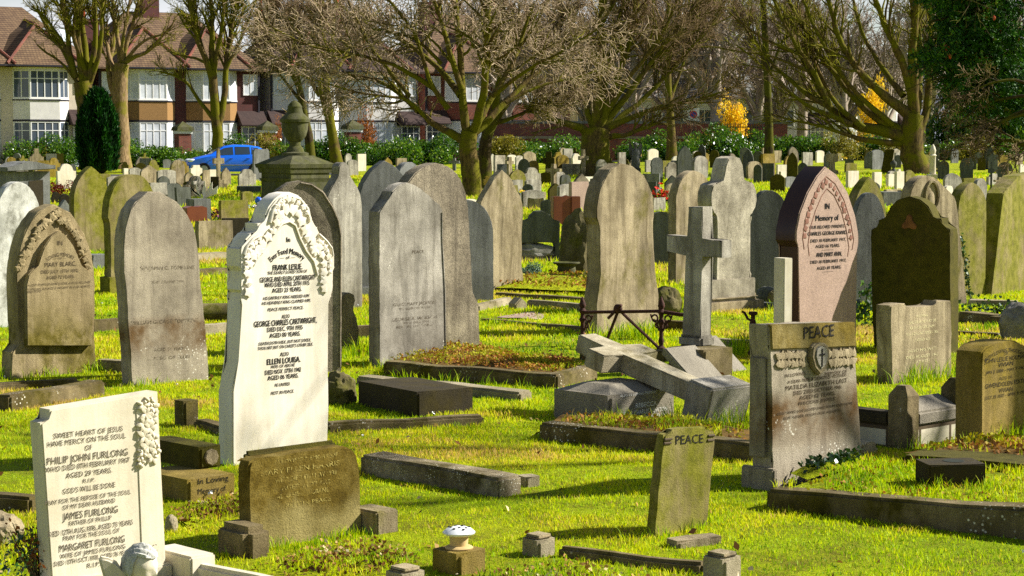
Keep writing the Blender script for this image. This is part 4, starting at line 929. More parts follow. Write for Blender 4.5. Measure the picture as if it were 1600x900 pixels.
# ------------------------------------------------------------------ the many smaller stones further back
def bg(label, x0, x1, yt, yb, prof, mat, a=40, t=.12, name='headstone', cat='gravestone', **k):
    return stone(label, x0, x1, yb, yt, prof, mat, a, t, name=name, cat=cat, **k)
rd, go, og, fl, sg, sh = p_round(.3), p_gothic(.4), p_ogee(.4), p_flat(), p_seg(.14), p_should()
BG = [
 # left group in front of the car and hedge
 ('small white block stone just right of the dark cypress', 194, 201, 263, 279, fl, 'marble'),
 ('grey square stone under the hedge, next right from the small white block', 203, 221, 262, 284, sg, 'grey'),
 ('small white square stone between grey stones below the hedge', 223, 232, 263, 280, fl, 'marble'),
 ('wide grey stone with an ogee peak, left of the scroll-shouldered one', 221, 247, 258, 292, p_ogee(.35), 'warm'),
 ('tall narrow grey stone with rounded top against the hedge, left of the car', 268, 289, 250, 292, rd, 'warm'),
 ('stained stone with projecting scroll shoulders, below the tall narrow grey one', 247, 275, 265, 294, p_seg(.1), 'grey'),
 ('small stone with pointed arch and little side columns, left of the white cross stone', 290, 311, 267, 292, go, 'warm'),
 ('plain grey stone between the bright white cross stone and the upright cross', 318, 328, 266, 292, fl, 'warm'),
 ('white slab half behind the shaft of the tall cross near the car', 328, 338, 265, 287, fl, 'marble'),
 ('ogee-topped brownish stone below the blue car door', 347, 361, 262, 290, og, 'warm'),
 ('grey stone with dark blotches at its foot, right of the car', 374, 400, 264, 292, sh, 'grey'),
 ('tall pale stone with cut corners, against the rear of the blue car', 397, 421, 233, 284, p_cham(), 'blue'),
 ('green-stained squat tablet on the grass below the stone with dark blotches', 379, 396, 299, 318, sg, 'green'),
 ('small grey stone in front of the little-columned arch stone', 288, 308, 288, 309, sg, 'warm'),
 ('very low stone right of the small grey stone in front of the columned arch', 309, 325, 291, 303, fl, 'warm'),
 ('dark tapered granite slab behind the leaning round headstone', 252, 281, 292, 316, p_cham(), 'blue'),
 ('cream headstone with carved round top and side shoulders, left of the cypress', 90, 119, 256, 296, sh, 'marble'),
 ('small white stone beside the grey monument cornice', 75, 83, 262, 275, fl, 'marble'),
 ('rough-topped grey tablet behind the mossy gothic headstone', 169, 193, 275, 300, sg, 'grey'),
 ('pale buff tablet with dark left side, behind the black wedge', 346, 388, 313, 348, fl, 'green'),
 ('buff oblong tablet with green foot, left of the white marble top', 311, 364, 345, 391, fl, 'warm'),
 # centre group
 ('big dark grey-green round-topped stone by the laurel hedge, centre', 810, 828, 248, 288, rd, 'slate', 10),
 ('bright yellow-green lichened round-topped stone, centre distance', 827, 842, 251, 278, rd, 'ochre'),
 ('square pale stone on the bank left of the thin cross', 877, 897, 238, 260, fl, 'warm'),
 ('tilted stained tablet right of the warm ogee headstone', 823, 846, 280, 302, sg, 'grey'),
 ('gleaming white low stone behind the maroon granite', 867, 887, 290, 312, p_seg(.1), 'marble'),
 ('brown square-topped stone behind the maroon granite', 893, 920, 284, 330, fl, 'red'),
 ('dark flat-topped stone directly behind the domed dark headstone', 846, 865, 312, 346, sg, 'slate', 10),
 ('white low stone at the left shoulder of the large round-shouldered headstone', 915, 934, 276, 293, fl, 'marble'),
 ('small dark blue-grey stone under the wide tree trunk', 933, 951, 260, 284, fl, 'slate', 14),
 ('low brownish stone right of the warm ogee top', 801, 817, 281, 300, fl, 'grey'),
 ('tiny pale tablet lying behind the daffodils', 831, 853, 300, 313, fl, 'warm'),
 ('faded stone with carved drape between thin crosses', 868, 884, 268, 292, rd, 'grey'),
 # centre right group
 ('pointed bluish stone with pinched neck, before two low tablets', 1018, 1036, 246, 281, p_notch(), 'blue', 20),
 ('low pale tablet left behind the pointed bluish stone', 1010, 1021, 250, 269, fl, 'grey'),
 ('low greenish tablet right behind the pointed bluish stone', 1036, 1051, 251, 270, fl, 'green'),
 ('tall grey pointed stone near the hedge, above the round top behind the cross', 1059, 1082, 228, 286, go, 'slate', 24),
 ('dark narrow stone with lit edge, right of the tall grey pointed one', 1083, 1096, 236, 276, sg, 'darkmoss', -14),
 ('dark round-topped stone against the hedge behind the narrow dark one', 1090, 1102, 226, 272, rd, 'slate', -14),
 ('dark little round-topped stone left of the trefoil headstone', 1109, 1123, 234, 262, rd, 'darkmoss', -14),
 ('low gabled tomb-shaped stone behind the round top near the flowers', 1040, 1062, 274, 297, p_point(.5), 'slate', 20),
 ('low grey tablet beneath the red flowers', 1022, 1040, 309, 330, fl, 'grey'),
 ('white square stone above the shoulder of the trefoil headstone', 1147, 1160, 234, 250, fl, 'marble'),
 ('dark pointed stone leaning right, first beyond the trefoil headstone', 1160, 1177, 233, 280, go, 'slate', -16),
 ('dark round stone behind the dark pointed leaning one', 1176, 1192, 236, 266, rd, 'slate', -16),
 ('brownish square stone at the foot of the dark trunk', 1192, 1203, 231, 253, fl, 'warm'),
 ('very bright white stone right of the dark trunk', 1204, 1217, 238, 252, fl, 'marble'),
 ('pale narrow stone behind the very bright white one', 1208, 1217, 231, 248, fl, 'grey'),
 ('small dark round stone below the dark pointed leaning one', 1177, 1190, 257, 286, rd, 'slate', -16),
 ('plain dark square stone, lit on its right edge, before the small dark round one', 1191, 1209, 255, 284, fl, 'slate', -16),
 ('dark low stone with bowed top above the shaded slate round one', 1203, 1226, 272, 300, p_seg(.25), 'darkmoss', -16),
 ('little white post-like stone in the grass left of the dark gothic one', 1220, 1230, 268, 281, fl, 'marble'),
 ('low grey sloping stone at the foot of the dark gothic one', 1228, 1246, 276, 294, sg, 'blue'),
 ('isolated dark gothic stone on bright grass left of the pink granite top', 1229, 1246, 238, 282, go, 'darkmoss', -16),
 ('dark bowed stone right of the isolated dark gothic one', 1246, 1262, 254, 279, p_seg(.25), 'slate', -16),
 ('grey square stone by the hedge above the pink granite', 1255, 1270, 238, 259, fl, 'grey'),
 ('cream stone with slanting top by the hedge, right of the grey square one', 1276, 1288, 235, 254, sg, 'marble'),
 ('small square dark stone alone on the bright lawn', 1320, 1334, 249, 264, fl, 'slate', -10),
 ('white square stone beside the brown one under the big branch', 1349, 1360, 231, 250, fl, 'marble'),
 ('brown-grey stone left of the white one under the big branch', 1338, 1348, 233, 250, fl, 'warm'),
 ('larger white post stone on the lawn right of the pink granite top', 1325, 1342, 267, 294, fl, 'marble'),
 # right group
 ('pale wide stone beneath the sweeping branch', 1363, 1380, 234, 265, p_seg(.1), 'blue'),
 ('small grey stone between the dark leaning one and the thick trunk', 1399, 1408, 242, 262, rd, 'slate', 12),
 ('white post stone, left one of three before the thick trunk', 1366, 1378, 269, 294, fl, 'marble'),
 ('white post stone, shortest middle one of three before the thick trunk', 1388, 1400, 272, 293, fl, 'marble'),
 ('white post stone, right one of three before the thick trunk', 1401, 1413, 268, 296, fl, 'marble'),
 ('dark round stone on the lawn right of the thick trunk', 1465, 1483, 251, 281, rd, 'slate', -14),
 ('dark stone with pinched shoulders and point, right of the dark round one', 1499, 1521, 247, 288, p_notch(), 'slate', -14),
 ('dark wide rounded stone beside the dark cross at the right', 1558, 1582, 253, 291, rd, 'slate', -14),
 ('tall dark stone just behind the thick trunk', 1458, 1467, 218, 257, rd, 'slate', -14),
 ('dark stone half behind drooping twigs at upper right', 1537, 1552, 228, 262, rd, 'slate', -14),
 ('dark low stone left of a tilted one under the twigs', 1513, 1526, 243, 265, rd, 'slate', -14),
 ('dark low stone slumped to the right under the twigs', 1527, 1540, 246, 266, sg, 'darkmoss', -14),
 ('white low stone between the oval-hollow and yellow-green headstones', 1478, 1489, 290, 306, rd, 'marble'),
 ('grey weathered top behind the yellow-green pointed headstone', 1525, 1542, 279, 322, rd, 'grey'),
 ('pale oblong stone under the white posts', 1385, 1408, 296, 310, fl, 'warm'),
 ('pale weathered stone in the hedge gap at the right', 1466, 1478, 232, 250, sg, 'grey'),
]
for row in BG: bg(*row)
stone('dark slab stone leaning right beneath the sweeping branch', 1376, 1391, 271, 234, fl, 'darkmoss', -16, .12, xt=1390)
c = bg('bright white stone shaped like a stubby cross, before the car bonnet', 301, 314, 258, 296, [(.7, 0), (.7, .6), (1.4, .68), (1.4, .86), (.8, .9), (.8, 1), (0, 1)], 'marble')
# the many tiny ones nothing tells apart
def crowd(n, x0, x1, y0, y1, h0, h1, label, group, seed, mats, cond=None):
    rr = random.Random(seed); k = 0
    while k < n:
        x = rr.uniform(x0, x1); y = y0 + (y1 - y0) * rr.random(); g = G(x, y); m_ = F / g.y
        hh = rr.uniform(h0, h1); w_ = rr.uniform(.4, .72) * .8
        if cond and not cond(x, y): continue
        a_ = rr.choice((42, 40, 36, 30, 44, 16, -14)); pf_ = rr.choice((rd, go, fl, sg, sg, fl, sh, og, CR2_))
        mt = rr.choice(mats) if a_ > 20 else rr.choice(('slate', 'darkmoss', 'blue'))  # darker stone for those turned from the sun, their shade put into colour
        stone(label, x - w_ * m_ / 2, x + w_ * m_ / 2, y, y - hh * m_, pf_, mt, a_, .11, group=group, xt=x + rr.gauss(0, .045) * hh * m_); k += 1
CR2_ = [(.3, 0), (.28, .6), (1, .6), (1, .78), (.28, .78), (.26, 1), (0, 1)]
MT_ = ('grey', 'warm', 'warm', 'green', 'pitted', 'marble', 'blue', 'speckled', 'ochre')
crowd(34, 0, 290, 262, 283, .5, .95, 'tiny distant headstone in the far rows below the hedge, left part', 'tiny headstones in the far left rows', 1, MT_, lambda x, y: not 115 < x < 192)
crowd(16, 400, 800, 258, 276, .5, .9, 'tiny distant headstone in the far rows below the hedge, behind the tall grey stones', 'tiny headstones in the far middle rows', 2, MT_)
crowd(46, 780, 1235, 254, 282, .5, 1.0, 'tiny distant headstone in the crowded far rows below the hedge, right of centre', 'tiny headstones in the crowded far rows', 3, MT_)
crowd(30, 1235, 1600, 247, 272, .45, .9, 'tiny distant headstone on the bright far lawn at right', 'tiny headstones on the far right lawn', 4, MT_)
crowd(22, 785, 1060, 286, 326, .4, .8, 'small weathered stone in the crowded rows between the warm ogee and trefoil headstones', 'small stones in the crowded middle rows', 5, ('grey', 'warm', 'green', 'pitted', 'slate', 'darkmoss'))
crowd(14, 130, 330, 286, 330, .35, .7, 'small weathered stone in the rows behind the leaning round headstone', 'small stones in the left middle rows', 6, ('grey', 'warm', 'green', 'pitted', 'slate'))
crowd(10, 1340, 1600, 285, 320, .35, .7, 'small weathered stone in the grass behind the tall stones at right', 'small stones behind the right stones', 7, ('grey', 'warm', 'green', 'marble', 'slate'))
# crosses further back
CR = [(1, 0), (1, .1), (.28, .12), (.24, .58), (1, .58), (1, .74), (.22, .74), (.2, 1), (0, 1)]
CR2 = [(.26, 0), (.24, .62), (1, .62), (1, .76), (.24, .76), (.22, 1), (0, 1)]
def cross(label, x0, x1, yt, yb, mat, a, prof=CR2, base=False, t=.13):
    c = bg(label, x0, x1, yt, yb, prof, mat, a, t, 'stone_cross', 'cross')
    if base:
        block(c, -c.W * .62, c.W * .62, -.12, .25, -.05, c.H * .13, mat, 'step'); block(c, -c.W * .42, c.W * .42, -.07, .2, c.H * .13 + .001, c.H * .22, mat, 'step')
    return c
cross('tall stone cross with stepped base standing in front of the blue car', 334, 351, 232, 295, 'warm', 30, CR2, True)
cross('squat celtic cross on the skyline of the grey monument', 47, 69, 232, 282, 'warm', 30, [(.3, 0), (.3, .42), (.62, .45), (.62, .52), (1, .52), (1, .74), (.62, .76), (.6, .82), (.3, .84), (.3, 1), (0, 1)])
cross('thick mossy cross behind the tall thin cross, centre', 848, 866, 237, 276, 'darkmoss', -10, [(.6, 0), (.5, .5), (1, .52), (1, .74), (.5, .76), (.45, 1), (0, 1)])
cross('tall thin brown cross with long arms in front of white stones, centre', 852, 874, 256, 318, 'warm', -40, [(.22, 0), (.2, .8), (1, .8), (1, .88), (.2, .88), (.18, 1), (0, 1)])
cross('thin pale cross on steps, left of the wide trunk', 906, 920, 233, 278, 'warm', 40)
cross('small thin dark cross against the wide trunk', 932, 944, 236, 266, 'slate', 10)
cross('narrow shaft-like cross right of the split tree trunk', 792, 803, 245, 282, 'warm', 40, [(.5, 0), (.4, .7), (1, .7), (1, .82), (.4, .82), (.4, 1), (0, 1)])
cross('brown cross on the lawn right of the pink granite top', 1292, 1310, 240, 273, 'warm', 20, [(1, 0), (1, .2), (.4, .24), (.36, .6), (.95, .62), (.95, .98), (0, 1)])
cross('dark tall cross left of the dark wide rounded stone', 1543, 1554, 253, 298, 'slate', -14)
cross('thin golden-brown cross near the urn monument', 508, 519, 219, 258, 'green', 40)
cross('yellowish mossy cross stump left of the warm ogee headstone', 756, 769, 275, 300, 'ochre', 20, [(.5, 0), (.5, .4), (1, .42), (1, .8), (.5, .82), (.5, 1), (0, 1)])
# other far monuments
c = bg('maroon granite stone with gabled top between two square pillars', 874, 896, 305, 352, p_point(.1), 'maroon', 18)
for s in (-1, 1): block(c, s * c.W * .64 - .1, s * c.W * .64 + .1, -.04, .16, -.05, c.H * .96, 'maroon', 'pillar')
c = bg('red-brown polished stone shaped like an open book', 292, 324, 322, 350, [(1, 0), (1, .9), (.5, 1), (.08, .95), (0, .9)], 'maroon', 34, .3, 'book_stone')
c = bg('black wedge-shaped stone with sloping face left of the white marble top', 350, 390, 341, 378, [(.72, 0), (1, .94), (.96, 1), (0, 1)], 'black', 20, .2, 'wedge_stone')
g = G(993, 275); r = tag(empty('angel_monument', g), 'weathered grey winged angel on a tall pedestal, centre right distance', 'monument')
k = (275 - 228) / 1.7; k = F / g.y
bm = bmesh.new(); box(bm, -.22, .22, -.2, .2, -.05, .35, None, .02); link('pedestal', bm_mesh(bm, 'pedestal'), M['slate'], r)
bm = bmesh.new(); lathe(bm, [(.16, .35), (.2, .5), (.15, .85), (.17, 1.0), (.13, 1.12), (.06, 1.2), (.06, 1.24), (.1, 1.3), (.1, 1.38), (.05, 1.44)], 14); link('figure', bm_mesh(bm, 'figure', 60), M['blue'], r)
for s in (-1, 1):
    bm = bmesh.new(); prism(bm, [(s * .05, .85), (s * .16, .7), (s * .26, .95), (s * .3, 1.35), (s * .2, 1.42), (s * .1, 1.2)], .1, .15, .01); link('wing', bm_mesh(bm, 'wing'), M['blue'], r)
g = G(1457, 280); r = tag(empty('white_obelisk_monument', g), 'slim white pillar monument beside the thick mossy trunk', 'monument')
bm = bmesh.new(); box(bm, -.22, .22, -.2, .2, -.05, .2, None, .02); link('base', bm_mesh(bm, 'base'), M['marble'], r)
bm = bmesh.new(); lathe(bm, [(.13, .2), (.12, .9), (.16, .95), (.1, 1.0), (.13, 1.15), (.08, 1.3), (.02, 1.4)], 12); link('pillar', bm_mesh(bm, 'pillar', 50), M['marble'], r)
g = G(1396, 276); r = tag(empty('urn_pedestal', g), 'small dark urn on a pedestal among the white post stones', 'monument')
bm = bmesh.new(); lathe(bm, [(.12, 0), (.1, .3), (.05, .34), (.14, .5), (.13, .6), (.05, .66), (.02, .72)], 12); link('urn', bm_mesh(bm, 'urn', 50), M['slate'], r)
c = bg('pale stone scroll-armed bench end beyond the domed dark headstone', 826, 850, 309, 326, [(1, 0), (1, .8), (.9, 1), (0, .86)], 'warm', 10, .2, 'stone_bench', 'bench')
c = bg('flat stone table tomb with pale top, centre distance', 880, 910, 256, 275, fl, 'grey', 10, .6, 'table_tomb', 'tomb')
c = bg('low dark ledger tomb before the stone with dark blotches', 370, 408, 291, 302, fl, 'slate', 8, .8, 'ledger_tomb', 'tomb')
c = bg('long low dark slab at the foot of the pointed bluish stone', 1009, 1036, 277, 288, fl, 'slate', 8, .4, 'ledger_tomb', 'tomb')
c = bg('low pale ledger with square end, in front of the white post stones', 1380, 1412, 300, 322, fl, 'blue', 20, .8, 'ledger_tomb', 'tomb')
c = bg('dark stepped plinth at the foot of the cross near the car', 329, 342, 276, 297, fl, 'black', 8, .3, 'plinth', 'plinth')
stone('dark curved kerb-like stone, left one beneath the red heather', 82, 95, 318, 300, p_round(.6), 'black', 20, .3)
stone('dark curved kerb-like stone, right one beneath the red heather', 94, 110, 322, 303, p_round(.6), 'black', 20, .3)
stone('pale grey sloping slab under the dark curved stones', 92, 112, 340, 312, p_point(.5), 'blue', 30, .2)
stone('flat blue-grey slab lying behind the mossy gothic foot', 146, 172, 420, 398, fl, 'blue', 40, .3)
stone('white square stone at the far right edge of the lawn', 1594, 1606, 275, 257, fl, 'marble', 40, .1)
stone('low white stone sunk in grass between yellow-green and leaning headstones', 1541, 1552, 350, 322, fl, 'blue', 30, .1)

# ------------------------------------------------------------------ leaves, bushes, flowers
def leaf_quads(C, size, up=.3, aspect=.5, dirs=None, fold=.18):
    """one diamond leaf per centre"""
    n = len(C)
    d = RNG.normal(size=(n, 3)) if dirs is None else dirs + RNG.normal(size=(n, 3)) * .35
    d /= np.linalg.norm(d, axis=1, keepdims=True)
    q = RNG.normal(size=(n, 3)); q[:, 2] += up
    s = np.cross(d, q); s /= np.linalg.norm(s, axis=1, keepdims=True) + 1e-9
    nn = np.cross(s, d)
    L = (size * RNG.uniform(.6, 1.3, n))[:, None]
    v = np.stack([C, C + d * L * .45 + s * L * aspect * .5 + nn * L * fold * .5, C + d * L, C + d * L * .45 - s * L * aspect * .5 + nn * L * fold * .5], 1)
    f = np.arange(n * 4).reshape(n, 4)
    return v.reshape(-1, 3), f
def tints(n, per=4, lo=0, hi=1, base=None):
    t = RNG.uniform(lo, hi, n) if base is None else np.clip(base + RNG.normal(size=n) * .16, 0, 1)
    t = np.repeat(t, per); return np.stack([t, t, t, np.ones_like(t)], 1)
def bush_mesh(name, n, r, leaf, lumps=9, seed=0, flat=.25, aspect=.5, fill=.6):
    rg = np.random.default_rng(seed)
    cs = rg.normal(size=(lumps, 3)) * .45; cs[:, 2] = np.abs(cs[:, 2]) * .9 + .25; rr = rg.uniform(.35, .62, lumps)
    k = rg.integers(0, lumps, n)
    d = rg.normal(size=(n, 3)); d /= np.linalg.norm(d, axis=1, keepdims=True)
    rad = rr[k] * rg.uniform(fill, 1.05, n)
    P = (cs[k] + d * rad[:, None]); P = P[P[:, 2] > .0]
    shade = rg.normal(size=lumps)[k][:len(P)] * .14 + .45
    P = P * np.array(r)
    v, f = leaf_quads(P, leaf, .5, aspect)
    return np_mesh(name, v, [f], tint=tints(len(P), base=shade))
def stems_bm(h, n, r, seed):
    rr = random.Random(seed); bm = bmesh.new()
    for i in range(n):
        a = rr.uniform(0, 6.28); k = rr.uniform(.2, .7)
        tube(bm, [(0, 0, -.05), (.15 * math.cos(a) * k, .15 * math.sin(a) * k, h * .4), (r * math.cos(a) * k, r * math.sin(a) * k, h)], [.04, .03, .012], 6)
    return bm_mesh(bm, 'stems', 60)
HEDGE = [bush_mesh('foliage', 5200, (1.5, 1.3, 1.25), .17, 11, s) for s in range(4)]
for m in HEDGE: m.materials.append(M['laurel'])
HEDGEY = [bush_mesh('foliage', 4200, (1.4, 1.2, 1.2), .14, 11, s + 30) for s in range(2)]
for m in HEDGEY: m.materials.append(M['yellowshrub'])
ST = stems_bm(1.3, 7, .9, 3); ST.materials.append(M['bark_dark'])
def shrub(label, px, top, D, w, kind=HEDGE, i=0, group='shrubs in the hedge along the cemetery edge', name='laurel_shrub'):
    p = at(px, 250, D); p.z = zg(p.x, p.y)
    h = CAMH - (top - 228) / ppm(D) - p.z
    r = empty(name, p, random.uniform(0, 6.28)); tag(r, label, 'shrub', group)
    s = w / ppm(D) / 2 / 1.35; hz_ = h / 1.7
    r.scale = (s, s * .9, hz_)
    link('foliage', kind[i % len(kind)], None, r); link('stems', ST, None, r)
    return r
HG = [(14, 216, 60, 0), (58, 219, 54, 1), (98, 214, 60, 0), (205, 222, 56, 0), (238, 217, 62, 0), (278, 226, 58, 0), (303, 236, 40, 0), (372, 214, 54, 0), (415, 213, 56, 1), (448, 214, 60, 0), (505, 212, 60, 0), (548, 219, 50, 0),
      (590, 211, 60, 0), (632, 208, 62, 0), (676, 212, 60, 0), (790, 206, 64, 1), (835, 208, 62, 0), (878, 212, 58, 0), (985, 222, 56, 0), (1026, 208, 60, 0), (1062, 214, 50, 0), (1098, 205, 62, 1), (1140, 200, 62, 0), (1176, 210, 52, 0), (1232, 200, 62, 0),
      (1275, 203, 64, 0), (1318, 207, 60, 1), (1360, 210, 58, 0), (1400, 214, 50, 1), (1480, 212, 60, 0), (1525, 214, 60, 1), (1570, 214, 60, 0)]
DESC = ['glossy laurel shrub in the hedge', 'olive-yellow shrub in the hedge']
PL = ['at the left edge of the photo', 'left of the celtic cross', 'between celtic cross and cypress', 'first right of the cypress', 'under the brown bay window', 'left of the blue car bonnet', 'touching the blue car bonnet', 'above the roof of the blue car', 'left of the urn monument',
      'behind the urn', 'right of the urn', 'below the leaning bare trunk', 'above the dark blue-grey gothic headstone', 'above the pale ogee-shouldered headstone', 'left of the forked tree trunk', 'right of the split tree trunk', 'above the dark round-topped centre stone', 'above the square pale stone on the bank',
      'just right of the wide trunk', 'above the pointed bluish stone', 'above the tall grey pointed stone', 'below the no-parking sign', 'below the yellow forsythia', 'left of the dark thin trunk', 'right of the dark thin trunk', 'above the cream slanting stone', 'above the brown cross on the lawn', 'below the sweeping mossy branch', 'left of the thick mossy trunk', 'right of the slim white pillar', 'behind the drooping twigs', 'at the right edge of the photo']
for i, (px, top, w, kd) in enumerate(HG):
    shrub(DESC[kd] + ', ' + PL[i], px, top, 121 + random.uniform(-1.5, 1.5), w * 1.25, (HEDGE, HEDGEY)[kd], i)
EV = [bush_mesh('foliage', 5200, (1.3, 1.1, 1.5), .2, 12, 90 + s) for s in range(2)]
for m in EV: m.materials.append(M['laurel'])
shrub('tall dark evergreen shrub behind the drooping twigs, left one of three', 1492, 150, 124, 74, EV, 0, 'tall shrubs behind the drooping twigs', 'evergreen_shrub')
shrub('tall dark evergreen shrub behind the drooping twigs, middle one of three', 1540, 132, 125, 84, EV, 1, 'tall shrubs behind the drooping twigs', 'evergreen_shrub')
shrub('tall dark evergreen shrub behind the drooping twigs, right one of three', 1592, 146, 124, 80, EV, 0, 'tall shrubs behind the drooping twigs', 'evergreen_shrub')
# forsythia, copper beech hedge
FO = bush_mesh('foliage', 2600, (1.2, 1, 1.4), .14, 9, 77); FO.materials.append(M['forsythia'])
shrub('bright yellow forsythia in flower beyond the hedge, left of the dark thin trunk', 1140, 177, 124, 84, [FO], 0, 'flowering forsythia', 'forsythia_bush')
shrub('yellow forsythia seen through the mossy branches, left of the thick trunk', 1366, 160, 126, 62, [FO], 0, 'flowering forsythia', 'forsythia_bush')
BE = bush_mesh('foliage', 2600, (1.3, 1, 1.2), .12, 9, 78); BE.materials.append(M['beech'])
shrub('russet beech bush still holding dead leaves, beyond the hedge', 580, 184, 125, 70, [BE], 0, None, 'beech_bush')
shrub('orange-leaved bush by a gate pier beyond the urn', 432, 196, 124, 26, [BE], 0, None, 'beech_bush')
# heather with red leaves, lavender
def small_bush(label, px, py, r, leaf, mat, n, seed, name, cat='plant', lump=7, z0=0):
    me = bush_mesh('foliage', n, r, leaf, lump, seed); me.materials.append(M[mat])
    g = G(px, py); o = empty(name, g); o.location.z += z0; tag(o, label, cat); link('foliage', me, None, o)
    st = stems_bm(r[2] * .8, 5, r[0] * .6, seed); st.materials.append(M['bark_dark']); s_ = link('stems', st, None, o); s_.scale = (.35, .35, 1)
    return o
small_bush('low shrub with dark red leaves beside the grey monument', 97, 306, (.42, .4, .42), .07, 'redleaf', 900, 5, 'red_shrub')
small_bush('grey-green lavender cushion on the mound left of the urn planter', 822, 442, (.2, .2, .14), .03, 'lavender', 2600, 6, 'lavender_bush')
o = small_bush('straggling rose bush with reddish new leaves, bottom left corner', 62, 925, (.14, .12, .18), .022, 'ivy', 520, 9, 'rose_bush', 'rose bush', 6)
v, f = leaf_quads(RNG.normal(size=(330, 3)) * np.array((.055, .045, .045)) + np.array((0, 0, .16)), .022, .3, .5)
me = np_mesh('new_leaves', v, [f], tint=tints(330)); me.materials.append(M['beech']); link('new_leaves', me, None, o)
bm = bmesh.new(); rr = random.Random(3)
for i in range(22):
    a = rr.uniform(0, 6.28); q = rr.uniform(.3, 1)
    tube(bm, [(0, 0, 0), (.05 * math.cos(a) * q, .05 * math.sin(a) * q, .1), (.13 * math.cos(a) * q, .1 * math.sin(a) * q, .16 + .12 * rr.random())], [.004, .003, .0015], 5)
link('canes', bm_mesh(bm, 'canes', 60), M['bark_pale'], o)
def flowers(label, px, py, mats, r, n, size, name='flower_bunch', leaves='ivy', z0=.05):
    g = G(px, py); o = empty(name, g); tag(o, label, 'flowers')
    for k, mt in enumerate(mats):
        C = RNG.normal(size=(n, 3)) * np.array(r) * .5; C[:, 2] = np.abs(C[:, 2]) + z0 + r[2] * .3
        C = np.repeat(C, 5, 0); v, f = leaf_quads(C, size, .2, .8)
        me = np_mesh('blooms', v, [f]); me.materials.append(M[mt]); link('blooms', me, None, o)
    C = RNG.normal(size=(n * 6, 3)) * np.array(r) * .55; C[:, 2] = np.abs(C[:, 2]) + .01
    v, f = leaf_quads(C, size * 1.2, .2, .4); me = np_mesh('leaves', v, [f], tint=tints(len(C))); me.materials.append(M[leaves]); link('leaves', me, None, o)
    return o
flowers('purple and yellow pansies in front of the white planter', 334, 345, ('petal_yellow', 'petal_purple'), (.14, .12, .2), 9, .07)
flowers('yellow daffodils in the grass right of the warm ogee headstone', 822, 312, ('petal_yellow',), (.22, .2, .14), 9, .07)
flowers('mass of red begonias beside the round top behind the cross', 1035, 318, ('petal_red',), (.3, .25, .3), 34, .08)
flowers('pink and mauve flowers left above the red begonias', 1023, 303, ('petal_pink',), (.28, .2, .12), 9, .09)
flowers('white and lilac posy below the blue balloon', 399, 328, ('petal_white', 'petal_pink'), (.14, .1, .1), 4, .06)
flowers('red-orange flowers at the foot of the wide trunk', 948, 268, ('petal_red',), (.5, .3, .2), 12, .09)
flowers('yellow flowers by the hedge above the brown lawn cross', 1316, 252, ('petal_yellow',), (.6, .3, .3), 9, .1)
g = G(404, 325); r = tag(empty('blue_balloon', g), 'shiny blue foil balloon ornament left of the urn monument', 'balloon'); bm = bmesh.new(); rock(bm, (0, 0, .2), (.1, .08, .1), 2, .12)
link('foil', bm_mesh(bm, 'foil', 60), M['balloon'], r); bm = bmesh.new(); tube(bm, [(0, 0, 0), (0, 0, .12)], .008, 6); link('stick', bm_mesh(bm, 'stick'), M['paint_white'], r)
c = chip('white square planter under a white lily, behind the red-brown book stone', 303, 330, 346, 311, .5, 'blue', 30, 'planter', 'planter')
g = c.B + c.w * .2 + Vector((0, .2, c.H)); r = tag(empty('stone_lily', g), 'white lily-shaped ornament with spread petals above the planter', 'ornament')
bm = bmesh.new()
for a_ in (-1.1, -.5, .1, .6, 1.15):
    prism(bm, [(0, 0), (.05 + .28 * math.sin(a_), .12), (.36 * math.sin(a_), .22 + .2 * math.cos(a_)), (-.05 + .2 * math.sin(a_), .16)], -.01 + a_ * .03, .01 + a_ * .03, .003)
link('petals', bm_mesh(bm, 'petals'), M['cream'], r)
# ivy on stones
def ivy(label, pts, n, size, spread=.05, name='ivy'):
    g = G(*pts[0]); P = []
    for (x0, y0), (x1, y1) in zip(pts, pts[1:]):
        pass
    Q = [at(x, y, g.y - .25) for x, y in pts]
    k = RNG.integers(0, max(1, len(Q) - 1), n); t = RNG.uniform(0, 1, n)
    A = np.array([tuple(q) for q in Q]); C = A[k] * (1 - t)[:, None] + A[k + 1] * t[:, None] + RNG.normal(size=(n, 3)) * spread
    o = empty(name, g); tag(o, label, 'ivy')
    v, f = leaf_quads(C - np.array(g), size, .3, .8); me = np_mesh('leaves', v, [f], tint=tints(n)); me.materials.append(M['ivy']); link('leaves', me, None, o)
    bm = bmesh.new(); tube(bm, [tuple(q - g) for q in Q], .006, 5); link('stem', bm_mesh(bm, 'stem'), M['bark_dark'], o)
ivy('ivy climbing between the oval-hollow and yellow-green headstones', [(1517, 468), (1512, 440), (1507, 410), (1502, 370)], 190, .035, .018)
ivy('dark ivy heap left of the very dark mossy headstone', [(1352, 506), (1350, 480), (1358, 452)], 240, .045, .06)
ivy('ivy trailing over the kerb at the right', [(1500, 495), (1540, 490), (1590, 480)], 380, .04, .05)
ivy('white-flecked ivy over the stone at the right edge', [(1598, 525), (1585, 505), (1572, 492)], 160, .035, .03)
